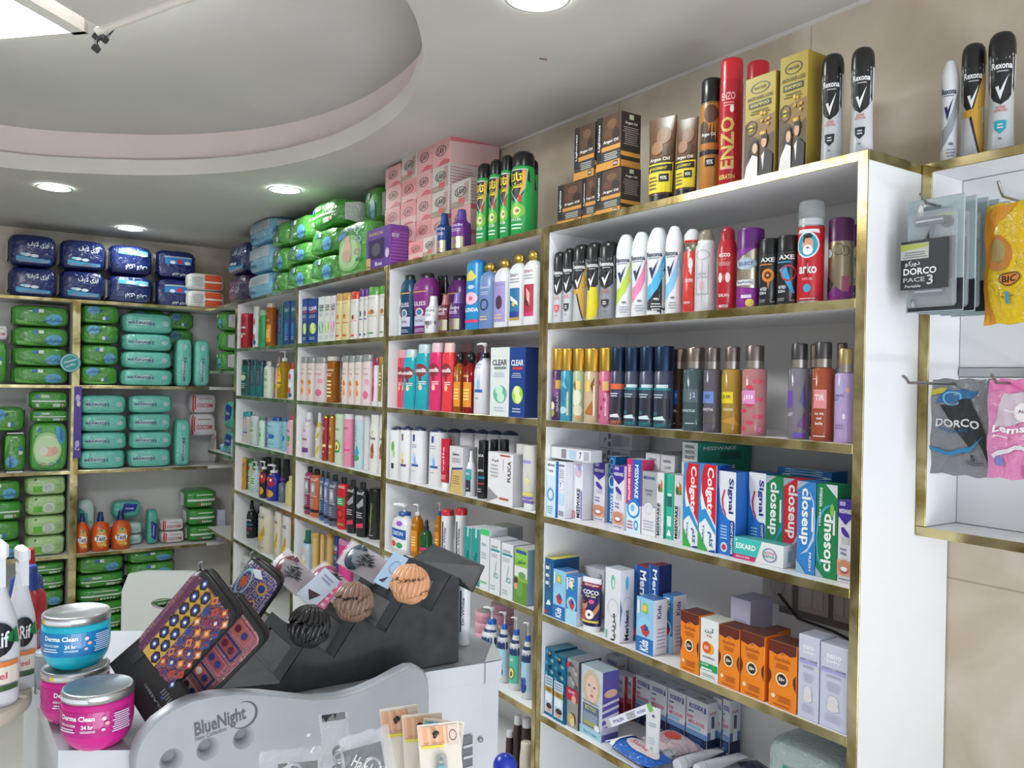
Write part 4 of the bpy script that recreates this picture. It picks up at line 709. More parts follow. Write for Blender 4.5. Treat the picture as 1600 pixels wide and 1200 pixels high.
# shampoo and lotion bottles
OVAL = [(0, .9), (.015, .97), (.1, 1), (.6, 1), (.72, .93), (.8, .7), (.83, .45)]
TALL = [(0, .9), (.015, .97), (.08, 1), (.7, .98), (.82, .9), (.86, .86)]
def bot(a):
    sh, base, ck, *rest = a.split(','); art = BART[rest[0]] if rest and rest[0] else []
    Q = dict(name='shampoo_bottle', base=base+('/p' if '/' not in base else ''), ckey=ck+('/p' if '/' not in ck else ''), art=art, ex=2.6, csy=None)
    if sh == 'oval': Q.update(body=OVAL, cap=[(.83, .46), (.97, .44), (1, .38), (1, 0)], curvy=1)
    if sh == 'wide': Q.update(body=[(0, .9), (.02, .96), (.3, .98), (.74, 1), (.82, .93), (.87, .7), (.88, .45)], cap=[(.88, .5), (.98, .48), (1, .42), (1, 0)], curvy=1)
    if sh == 'tall': Q.update(body=TALL, cap=[(.86, .92), (.985, .9), (1, .84), (1, 0)])
    if sh == 'disc': Q.update(body=[(0, .95), (.01, 1), (.82, .98), (.84, .95)], cap=[(.842, .98), (.985, .97), (1, .9), (1, 0)])
    if sh == 'slant': Q.update(body=[(0, .95), (.012, 1), (.4, .98), (.9, .94), (.93, .9)], cap=[(.93, .88), (.96, .84), (.985, .5), (1, .2), (1, 0)])
    if sh == 'sun': Q.update(body=[(0, .9), (.015, .97), (.3, .92), (.6, .98), (.8, .96), (.86, .86)], cap=[(.86, .8), (.98, .76), (1, .7), (1, 0)])
    if sh == 'cyl': Q.update(body=[(0, .96), (.01, 1), (.9, 1)], cap=[(.902, 1), (.97, 1), (.985, .97), (1, .88), (1, 0)], ex=2)
    if sh == 'ball': Q.update(body=[(0, .9), (.015, .97), (.6, 1), (.76, .94), (.83, .7), (.86, .4)], cap=[(.84, .3)]+[(.92-.08*math.cos(t*PI/8), max(0, .6*math.sin(t*PI/8))) for t in range(1, 9)], curvy=1)
    if sh == 'ballb': Q.update(body=[(0, .95), (.01, 1), (.74, 1), (.77, .6), (.8, .5)], cap=[(.8, .4)]+[(.9-.1*math.cos(t*PI/8), max(0, .72*math.sin(t*PI/8))) for t in range(1, 9)], ex=2)
    if sh == 'bio': Q.update(body=[(0, .92), (.02, 1), (.5, 1), (.66, .92), (.72, .6)], cap=[(.72, .62), (.82, .52), (.9, .48), (.98, .46), (1, .4), (1, 0)])
    if sh == 'gliss': Q.update(body=[(0, .8), (.015, .86), (.3, .84), (.7, 1), (.82, .92), (.92, .62)], cap=[(.92, .6), (.985, .58), (1, .5), (1, 0)], curvy=1)
    if sh == 'pump': Q.update(body=[(0, .9), (.015, 1), (.58, 1), (.68, .86), (.75, .45), (.77, .4)], cap=None, pump=(.77, ck+'/p', 'e6e6e8/p'), curvy=1)
    if sh == 'pumpx': Q.update(body=[(0, .92), (.015, 1), (.57, 1), (.62, .92), (.66, .7), (.74, .5)], cap=None, pr=.46, pump=(.74, ck+'/p', 'e6e6e8/p'), curvy=1, ex=2)
    if sh == 'spray': Q.update(body=[(0, .92), (.015, 1), (.6, 1), (.72, .7), (.76, .4)], cap=[(.76, .42), (.84, .42), (.86, .3), (.98, .3), (1, .2), (1, 0)], ex=2)
    if sh == 'tube': Q.update(body=[(.14, .8), (.15, .95), (.5, .99), (.97, 1), (1, 1)], cap=[(0, .8), (.02, .84), (.139, .82), (.14, 0)], name='cream_tube')
    if Q.get('csy') is None: Q.pop('csy')
    return Q
BART = {
 'gliss': [r_(-.34, .68, .34, .7, 'c8a04a'), T('GLISS', 0, .5, .6, .07, 'd8d4dc'), e_(0, .36, .2, .07, 'd8c8b8'), e_(0, .36, .13, .045, '3a7ab0'), r_(-.34, .14, .34, .3, 'b8bcd0'), T('HYDRA', 0, .22, .4, .04, '4a4a70'), n_(-.3, .04, .3, .1, 2, 'b0b0c8')],
 'bio': [T('BIOXCIN', 0, .6, .8, .07, '4a4a58'), n_(-.3, .44, .3, .52, 2, '8a8a94'), r_(-.48, .0, .48, .32, 'b9b9bd/m'), T('%', 0, .16, .2, .05, '6a6a70')],
 'biod': [T('BIOXCIN', 0, .6, .8, .06, 'e4dce8'), n_(-.36, .44, .36, .52, 2, 'c8b8cc'), r_(-.48, .04, .48, .32, 'bdb79a/m'), r_(-.12, .16, .12, .24, '8a5a94')],
 'biow': [T('BIOXCIN', .1, .7, .6, .04, '3a3a40'), e_(.1, .46, .26, .13, '55585e'), e_(.1, .5, .1, .06, '8a8e94'), e_(.1, .3, .1, .02, 'd8b860'), T('Serum', .1, .2, .3, .02, '5a5a60')],
 'blue': [p_('d8cc5a', -.3, .78, 0, .84, .3, .74, .1, .69, -.3, .69), e_(0, .6, .2, .03, 'b0cce0'), e_(0, .44, .36, .09, 'e8b8c8'), e_(0, .44, .12, .03, 'd85a7a'), T('*BLENDA', 0, .28, .8, .055, WH), r_(-.4, .1, .4, .14, 'd0306a')],
 'emo': [T('Emoro', 0, .62, .5, .04, 'd0d8e4'), n_(-.3, .5, .3, .56, 2, 'b8c0d0'), ('o', 0, .36, .26, .09, '24304a', .3), n_(-.3, .12, .2, .2, 2, 'd8b878')],
 'emow': [T('Emoro', 0, .62, .54, .04, '5a5a68'), r_(-.34, .08, .34, .66, '9a8ec4'), e_(0, .36, .2, .1, '4a2a4a'), n_(-.3, .12, .2, .2, 2, 'd8b878')],
 'emob': [T('Emoro', 0, .7, .54, .05, '4a4a58'), n_(-.34, .58, .34, .66, 2, '9a9aa4'), r_(-.26, .18, .32, .52, '1f6a9a'), p_('e0e4e8', -.2, .42, .2, .34, .26, .28, -.2, .36), e_(.0, .3, .1, .03, 'e0c030'), r_(-.26, .12, .32, .2, '1d3a86'), r_(-.26, .08, .32, .12, 'b08a40')],
 'emor': [T('Emoro', 0, .72, .54, .05, '8a3a4a'), n_(-.34, .6, .34, .68, 2, '9a9aa4'), r_(-.26, .18, .32, .54, 'a8203a'), p_('e8b0a0', -.1, .5, .12, .42, .1, .26, -.05, .32), p_('5a1f18', -.2, .4, .05, .3, .1, .24, -.2, .28), r_(-.26, .12, .32, .18, 'c02a6a')],
 'sun': [e_(0, .6, .42, .1, '8a2a34'), T('*sunsilk', 0, .6, .8, .06, 'f4e8e8'), p_('8a2a34', -.1, .52, .12, .52, .1, .42, -.04, .44), e_(.05, .34, .12, .045, 'f0c8a0'), n_(-.1, .38, .4, .44, 2, 'e8d8d8')],
 'cream': [T('Natural', 0, .78, .6, .03, 'b0a088'), e_(0, .5, .2, .05, 'b87a3a'), e_(.1, .48, .1, .03, 'd8a060'), r_(-.4, .36, .4, .375, 'd86a4a'), r_(-.25, .08, .25, .12, 'c85a3a')],
 'wred': [T('Natural', 0, .78, .6, .03, 'a0a0a0'), e_(0, .46, .14, .05, 'a82a3a'), r_(-.4, .38, .4, .39, 'c85a5a'), r_(-.2, .06, .2, .1, 'c8405a')],
 'wpur': [T('Natural', 0, .78, .6, .03, 'a0a0a0'), e_(0, .5, .2, .06, '3a4a6a'), r_(-.4, .38, .4, .4, '3a4a9a'), r_(-.2, .06, .2, .1, '3a3a8a')],
 'wgrn': [T('Natural', 0, .78, .6, .03, 'a0a0a0'), e_(.0, .5, .3, .05, 'd88a4a'), e_(.1, .52, .1, .04, '8a5a34'), r_(-.4, .42, .4, .43, '3a9a7a'), r_(-.25, .08, .25, .11, '3a9a5a')],
 'papa': [T('*SHAMPOO', 0, .72, .7, .03, 'a8a0a0'), T('Papaya', 0, .62, .6, .04, 'c86a5a'), p_('d87a3a', -.2, .44, .1, .5, .3, .4, .0, .36), e_(.0, .28, .26, .08, 'e8b090'), e_(.1, .22, .16, .06, 'd88a5a'), e_(-.1, .16, .2, .05, 'e4b8a0')],
 'papr': [T('*SHAMPOO', 0, .72, .7, .03, 'a8a0a0'), T('Rose', 0, .62, .6, .04, 'c86a7a'), e_(.2, .46, .2, .06, 'e0a0b0'), e_(.1, .2, .26, .08, 'd86a8a')],
 'amber': [n_(-.3, .1, .3, .5, 5, 'e8d8a0'), T('*SHAMPOO', .1, .7, .6, .04, 'f0e4c0'), n_(-.3, .56, .3, .64, 2, 'e8d0a0')],
 'wave': [p_('b8286a', -.3, .1, .0, .1, .1, .4, .0, .7, .1, .9, -.3, .9, -.2, .6, -.34, .4), n_(-.1, .4, .0, .5, 3, WH)],
 'wavg': [p_('8f7a30', -.3, .1, .2, .1, .26, .5, .16, .9, -.26, .9, -.3, .4), n_(-.2, .4, .1, .7, 4, 'e0d8b0')],
 'pink': [T('*Dove', 0, .74, .5, .05, 'a83a5a'), r_(-.4, .3, .4, .34, 'e04a8a'), p_('e87aa0', -.4, .36, .4, .56, .4, .4, -.4, .34)],
 'avo': [e_(.0, .36, .34, .13, '4f8a3a'), e_(.02, .36, .26, .1, 'd4d87a'), e_(.02, .34, .1, .04, '7a4a2a'), T('Avocado', 0, .7, .5, .04, '4a8a3a'), r_(-.4, .24, .3, .28, '3a9a4a')],
 'tealb': [T('KRESS', -.1, .66, .3, .2, '2a9ab0', 90), p_('2aa0b8', -.2, .3, .1, .45, .3, .3, .1, .2), e_(.0, .2, .3, .06, '3a9a6a')],
 'dove': [T('*Dove', 0, .6, .6, .06, '4a3a34'), e_(0, .7, .08, .03, 'c8a050'), p_('8a4a34', -.2, .42, .1, .54, .2, .36, 0, .26), e_(0, .3, .2, .05, 'b06a4a')],
 'pom': [r_(-.4, .2, .4, .84, 'b9a4c4'), r_(-.34, .5, .34, .8, 'e0d8dc'), e_(0, .66, .2, .1, 'a82a3a'), T('Pome', 0, .4, .6, .06, '4a3a5a'), r_(-.4, .1, .4, .2, '6a3a8a')],
 'yel': [p_('cfc030', -.4, .1, .4, .3, .4, .2, -.4, .0), p_('cfc030', -.4, .4, .4, .6, .4, .5, -.4, .3), p_('cfc030', -.4, .74, .4, .8, .4, .7, -.4, .6), r_(-.2, .4, .2, .44, 'e8e8d8')],
 'neuq': [T('UREL', 0, .7, .5, .05, 'f0e0d0'), e_(0, .5, .2, .05, '8a2a2a'), r_(-.4, .3, .4, .36, 'e8d0a0'), T('oil', 0, .2, .4, .04, 'f0e0d0')],
 'moz': [T('LEROZ', 0, .78, .8, .045, 'e8e8ea'), r_(-.3, .46, .3, .72, '9a9a9e'), e_(.05, .6, .16, .08, 'd8d8da'), r_(-.42, .43, .42, .445, 'c8c8ca'), n_(-.36, .2, .2, .38, 4, 'b0b0b8'), r_(-.48, .1, .48, .16, BK)],
 'mozb': [T('LEROZ', 0, .8, .8, .045, 'e8e8ea'), r_(-.48, .1, .48, .9, '1d1d20'), T('LEROZ', 0, .8, .8, .045, 'e8e8ea'), r_(-.3, .5, .3, .74, '9a9a9e'), e_(.05, .62, .16, .08, 'd8d8da'), n_(-.36, .2, .2, .4, 4, 'b0b0b8')],
 'mozr': [T('LEROZ', 0, .82, .8, .045, 'e8e8ea'), r_(-.3, .46, .44, .62, '2a9a4a'), n_(-.26, .48, .3, .6, 3, WH), e_(.0, .3, .34, .1, '8a1a20'), e_(.1, .3, .2, .06, 'c83a3a'), r_(-.4, .08, .4, .12, 'b08a30')],
 'mozk': [T('LEROZ', 0, .8, .8, .045, 'e8e8ea'), p_('9a9aa2', -.4, .56, .0, .62, .4, .72, .4, .58, .0, .52), n_(-.36, .34, .36, .46, 3, 'b0b0b8'), p_('c83a5a', -.4, .22, .4, .26, .4, .18, -.4, .14)],
 'bamb': [p_('8aa84a', -.06, .1, .02, .1, .1, .72, .04, .72), p_('7a9a3a', .04, .4, .34, .56, .1, .44), p_('7a9a3a', .0, .3, -.3, .5, -.02, .36), p_('8aa84a', .06, .55, .3, .74, .1, .6), n_(-.3, .06, .3, .1, 1, 'a0a0a0')],
 'pal': [e_(.0, .5, .3, .14, 'e8b8a0'), e_(.0, .4, .2, .08, 'f0d8c8'), T('Palmo', 0, .75, .6, .05, '2a3a8a'), p_('d8c040', -.3, .3, .3, .36, .2, .2, -.2, .2)],
 'baby': [T('Pino', -.1, .72, .4, .07, '2a4a9a'), e_(.1, .38, .22, .08, '2a6ac0'), e_(-.2, .46, .1, .04, '3aa0c8'), e_(-.2, .3, .08, .04, '3a80c0'), n_(-.3, .1, .3, .16, 1, '7a9ac0')],
 'babyg': [e_(0, .4, .24, .08, '5ab04a'), T('Pino', 0, .6, .4, .06, '2a3a6a'), e_(0, .25, .14, .05, '8ac83a')],
 'green': [T('SAVE', -.1, .72, .6, .08, '1f5a3a'), p_('2f8a4a', .0, .1, .44, .1, .4, .8, .1, .6), e_(-.2, .3, .16, .1, '6a8a6a')],
 'oil': [T('SHO', 0, .6, .5, .04, 'e8c080'), r_(-.4, .1, .4, .5, 'd88a20'), n_(-.3, .2, .3, .4, 4, 'f0d080')],
 'john': [p_('e8c020', -.2, .5, 0, .66, .2, .5, .26, .3, 0, .2, -.26, .3), e_(0, .46, .12, .05, 'e86a3a'), e_(0, .44, .05, .02, 'f0f0f0'), r_(-.3, .3, .3, .34, '8a6a20')],
 'flor': [e_(0, .62, .2, .08, 'd83a3a'), e_(.1, .4, .3, .08, 'e8e8ec'), e_(-.1, .25, .3, .08, 'c84a5a'), e_(.1, .12, .26, .06, '3a5aa0')],
 'teal': [r_(-.48, .1, .48, .5, '2b4a44'), e_(.0, .5, .3, .08, 'd0d8a8'), n_(-.3, .2, .3, .36, 3, '9ac0b8'), r_(-.3, .62, .3, .64, 'c8b870')],
 'teal2': [r_(-.36, .3, .36, .8, '4a4a5e'), n_(-.2, .36, .2, .7, 5, '7a8a94')],
 'ivy': [e_(0, .3, .3, .07, 'b8c8a8'), e_(0, .5, .26, .05, '8aa87a'), n_(-.3, .6, .3, .8, 3, '9aa89a')],
 'toon': [e_(-.15, .7, .22, .14, 'e8a030'), e_(.2, .55, .3, .16, 'c8242c'), e_(.1, .2, .3, .1, 'e8b020'), e_(-.2, .24, .22, .09, 'd86a9a'), e_(.2, .58, .1, .04, 'f0f0f0')],
 'herb': [p_('e0f0e0', -.3, .2, .3, .2, .3, .5, -.3, .5), e_(0, .7, .2, .08, 'd83a3a'), n_(-.3, .24, .3, .46, 3, '3a8a4a')],
 'ax': [T('*AXE', 0, .78, .5, .06, '2a2a50'), p_('d8c040', -.3, .3, .3, .56, .2, .3, -.1, .2), p_('c89838', -.1, .34, .2, .6, .3, .4), n_(-.3, .08, .3, .14, 2, 'a8a890')],
 'hs': [r_(-.14, .74, .02, .86, '1f3f86'), n_(-.3, .62, .2, .7, 2, '9aa0b0'), e_(-.02, .45, .14, .09, 'b8d0e4'), e_(.05, .4, .1, .08, '8ab4dc'), r_(-.2, .3, .3, .34, '2a5a9a'), n_(-.2, .2, .1, .24, 1, 'a0a4b0')],
 'hsg': [e_(.0, .62, .14, .1, '6ab04a'), e_(.1, .48, .12, .07, 'a8d08a'), r_(-.1, .2, .12, .3, '3a3a40')],
 'hsy': [r_(-.14, .74, .02, .86, '6a4a5a'), e_(-.02, .45, .14, .09, 'e8d0a0'), e_(.0, .36, .1, .05, 'd8a030'), r_(-.2, .27, .3, .31, '5a3a7a')],
 'oil2': [r_(-.4, .36, .4, .6, '2a9a9a'), T('NO.1', 0, .5, .5, .06, WH), r_(-.36, .1, .36, .36, '30343c'), n_(-.2, .14, .2, .2, 1, 'a0a0a8')],
 'kera': [T('*FULICA', 0, .74, .8, .045, 'e4e4e8'), T('*KERATIN', 0, .48, .8, .04, 'e4e4e8'), r_(-.48, .34, .48, .38, '2a7a9a'), r_(-.48, .24, .48, .27, '8a3a3a'), n_(-.3, .1, .3, .18, 2, '9a9aa0')],
 'tubb': [r_(-.4, .72, .3, .77, '7fa0cc'), p_('c8c8b8', -.1, .3, .1, .62, .3, .3), e_(.1, .45, .14, .05, 'e0d890'), r_(-.44, .22, .44, .27, 'd8cc60'), r_(-.44, .1, .44, .2, '4a80b8')],
 'tubp': [r_(-.4, .72, .3, .77, '9a94cc'), p_('c8c8b8', -.1, .3, .1, .62, .3, .3), e_(.1, .45, .14, .05, 'e0d890'), r_(-.44, .22, .44, .27, 'd8cc60'), r_(-.44, .1, .44, .2, '7a68b8')],
 'redt': [T('vella', 0, .6, .5, .24, 'f0c0c8', 90), n_(-.3, .2, .3, .3, 3, 'f0b0b8')],
 'cremo': [r_(-.42, .1, .42, .7, 'e0e0e2'), p_('1f5aa8', -.4, .34, .4, .3, .4, .5, -.4, .52), T('CREON', 0, .42, .6, .08, WH), e_(-.2, .2, .16, .06, 'd84a3a'), e_(.14, .18, .16, .06, '3a9a5a'), e_(.1, .62, .16, .05, '9a5ac0')],
 'magl': [r_(-.48, .0, .48, .36, 'c82a6a'), n_(-.3, .1, .3, .26, 2, 'f0c0d0')],
 'pap2': [r_(-.1, .2, .05, .8, '3a3a44'), T('Dr.White', .18, .5, .4, .2, '5a5a64', 90)],
 'ava': [r_(-.48, .48, .48, .68, '1f3a6a'), T('NEXTON', 0, .6, .8, .07, 'e4e8f0'), r_(-.48, .1, .48, .48, '5ab8a0'), T('HAIR', 0, .42, .3, .04, WH), e_(0, .24, .3, .09, '5f8f3a'), e_(0, .24, .22, .07, 'd8d888'), e_(.02, .23, .09, .035, '6a4028')],
 'avb': [r_(-.48, .48, .48, .68, '1f3a6a'), T('NEXTON', 0, .6, .8, .07, 'e4e8f0'), r_(-.48, .1, .48, .48, 'a8cfe0'), e_(0, .16, .3, .08, '24408a'), e_(.1, .24, .16, .05, '3a5aa8'), e_(-.16, .24, .12, .04, '2a3a7a')],
}
V('bot', 'bottle', f=bot, dr=.62, yaw=8)
V('rbot', 'bottle', f=bot, dr=1, yaw=12)
# standing argan tube with crimped top
def tube_up(w, h, d, a):
    base, ck, an = (a.split(',')+['', ''])[:3] if a else ('5f4029', BK, 'argan')
    root = empty('cream_tube'); m = MB(); rows = []; n = 20
    for i in range(9):
        t = i/8; z = h*(.1+.9*t); ry = d/2*(1-t)+.0015*t if t > .3 else d/2*(1-.25*t); ry = d/2*max(.04, (1-t**1.6)); rx = w/2*(.86+.14*t)
        rows.append([Vector((rx*math.cos(2*PI*j/n), ry*math.sin(2*PI*j/n), z)) for j in range(n)])
    m.grid(rows, base+'/p', closed=True); m.poly(rows[0][::-1], base+'/p'); m.poly(rows[-1], base+'/p')
    def surf(u, v, o):
        t = max(0, min(1, (v/h-.1)/.9)); ry = d/2*max(.04, (1-t**1.6)); rx = w/2*(.86+.14*t); q = min(abs(u)/rx, .97); return Vector((math.copysign(q*rx, u), -ry*math.sqrt(1-q*q)-.0008-o, v))
    m.art(TUBA[an], surf, w, h, w/8, h/12, .0004); m.build('tube_body', root)
    m = MB(); m.lathe([(0, w*.40), (.1*h, w*.42)], ck+'/p', 16, (d/2)/(w*.42)*.98); m.build('cap', root)
    return root
TUBA = {'argan': [e_(.1, .78, .26, .1, '7a5238'), e_(-.1, .64, .22, .08, '8a6244'), e_(.25, .6, .16, .06, '4a2f20'), T('Argan Oil', 0, .5, .7, .05, 'e8e0d4'), r_(-.45, .12, .45, .46, 'd8c02a'), r_(-.42, .36, .42, .44, '1c1a18'), T('PLACEMENT', 0, .4, .6, .03, 'e0c830'), r_(-.42, .46, .42, .475, '2a2418'), r_(.05, .24, .35, .33, '1c1a18'), T('95%', .2, .285, .2, .04, WH), n_(-.35, .15, .0, .32, 4, '6a5c18')],
        'coco': [r_(-.48, .9, .48, 1, 'e4e4ea'), r_(-.48, .82, .48, .9, '8a1f3a'), T('Silvergate', 0, .86, .7, .05, 'f0e4e8'), r_(-.48, .2, .48, .82, '2a2560'), T('*COCO', 0, .73, .8, .08, 'f4f0f0'), T('Fun Gel', .02, .66, .5, .045, 'f0e8a0'), e_(.1, .56, .14, .04, 'd85a9a'), e_(-.28, .5, .2, .1, 'c88a64'), e_(-.3, .56, .2, .06, '3a2018'), p_('c8503a', -.48, .2, -.1, .22, -.1, .4, -.48, .44), p_('c88a64', .1, .3, .44, .56, .46, .44, .2, .24), e_(.05, .32, .2, .09, 'ececec'), e_(.05, .32, .06, .03, '2a2a2a'), r_(-.48, .17, .48, .21, 'e0cc50')],
        'plain': [T('R', .1, .85, .2, .05, '1f3f86'), n_(-.2, .66, .3, .74, 2, 'b0b4bc'), e_(.1, .3, .1, .03, '8ac0a0'), n_(-.2, .36, .3, .5, 3, 'c4c8ce')], '': []}
KIND['tube'] = dict(fn=tube_up, round=True, dr=.55, cat='tube', yaw=14)
# puffy film-wrapped packs
def puff_pts(w, h, d, seed, wr=.004):
    rr = random.Random(seed); ph = [rr.uniform(0, 6) for _ in range(6)]
    def P(nx, ny, nz):      # direction on unit cube surface -> superellipsoid point
        p = 5.; L = (abs(nx)**p+abs(ny)**p+abs(nz)**p)**(1/p); x, y, z = nx/L, ny/L, nz/L
        k = 1+wr*10*(math.sin(5*x+3*z+ph[0])*.25+math.sin(9*z-4*x+ph[1])*.18+math.sin(7*y+6*x+ph[2])*.15)
        lim = lambda q: max(-.996, min(.996, q)); k *= .985; return Vector((lim(x*k)*w/2, lim(y*k)*d/2, h/2+lim(z*(1+(k-.985)*.5))*h/2))
    return P
def pack_maker(name):
    def fn(w, h, d, arg):
        D = PK[arg.split(',')[0]]; opt = arg.split(',')[1:] ; seed = random.random(); P = puff_pts(w, h, d, seed); m = MB(); n = 8
        R = [(-1+2*i/n) for i in range(n+1)]
        for ax in range(3):
            for sg in (-1, 1):
                rowsq = []
                for a in R:
                    row = []
                    for b in R:
                        v = [0, 0, 0]; v[ax] = sg; v[(ax+1) % 3] = a; v[(ax+2) % 3] = b; row.append(P(*v))
                    rowsq.append(row if sg < 0 else row[::-1])
                m.grid(rowsq, D['base']+'/g')
        rot = 'rot' in opt; up = 'up' in opt
        def surf(u, v, o):
            a, b = (u, v-.5)
            if up: a, b = b, -a
            if rot: a, b = -a, -b
            q = P(max(-.97, min(.97, 2*a)), -1, max(-.97, min(.97, 2*b))); return Vector((q.x, q.y-o*4-.0008, q.z))
        m.art(D['art'], surf, 1, 1, .11, .13, .0003)
        r = m.build('nappy_pack' if not D.get('name') else D['name'])
        if D.get('ends'):
            root = empty(r.name.split('.')[0]); r.name = 'pack_body'; r.parent = root
            for sg in (-1, 1):
                mm = MB(); x = sg*w*.49
                if up: mm.box(-d*.16, -d*.5, h*.97 if sg > 0 else .0005, d*.16, -d*.2, h if sg > 0 else h*.03, 'cfd2cf/g')
                else:
                    mm.poly([(x, -d*.3, h*.2), (x+sg*.007, -d*.02, h*.12), (x+sg*.007, -d*.02, h*.88), (x, -d*.3, h*.8)], 'c9ccc9/g'); mm.poly([(x, d*.2, h*.2), (x+sg*.007, -d*.02, h*.12), (x+sg*.007, -d*.02, h*.88), (x, d*.2, h*.8)], 'c9ccc9/g')
                mm.build('end_seal', root)
            return root
        return r
    return fn
MOL = '\ufeb2\ufb91\ufef4\ufed4\ufedf\ufeee\ufee3'
EASY = '\ufed2\ufbfe\ufefb \ufbfc\ufeb0\ufbfe\ufe8d'
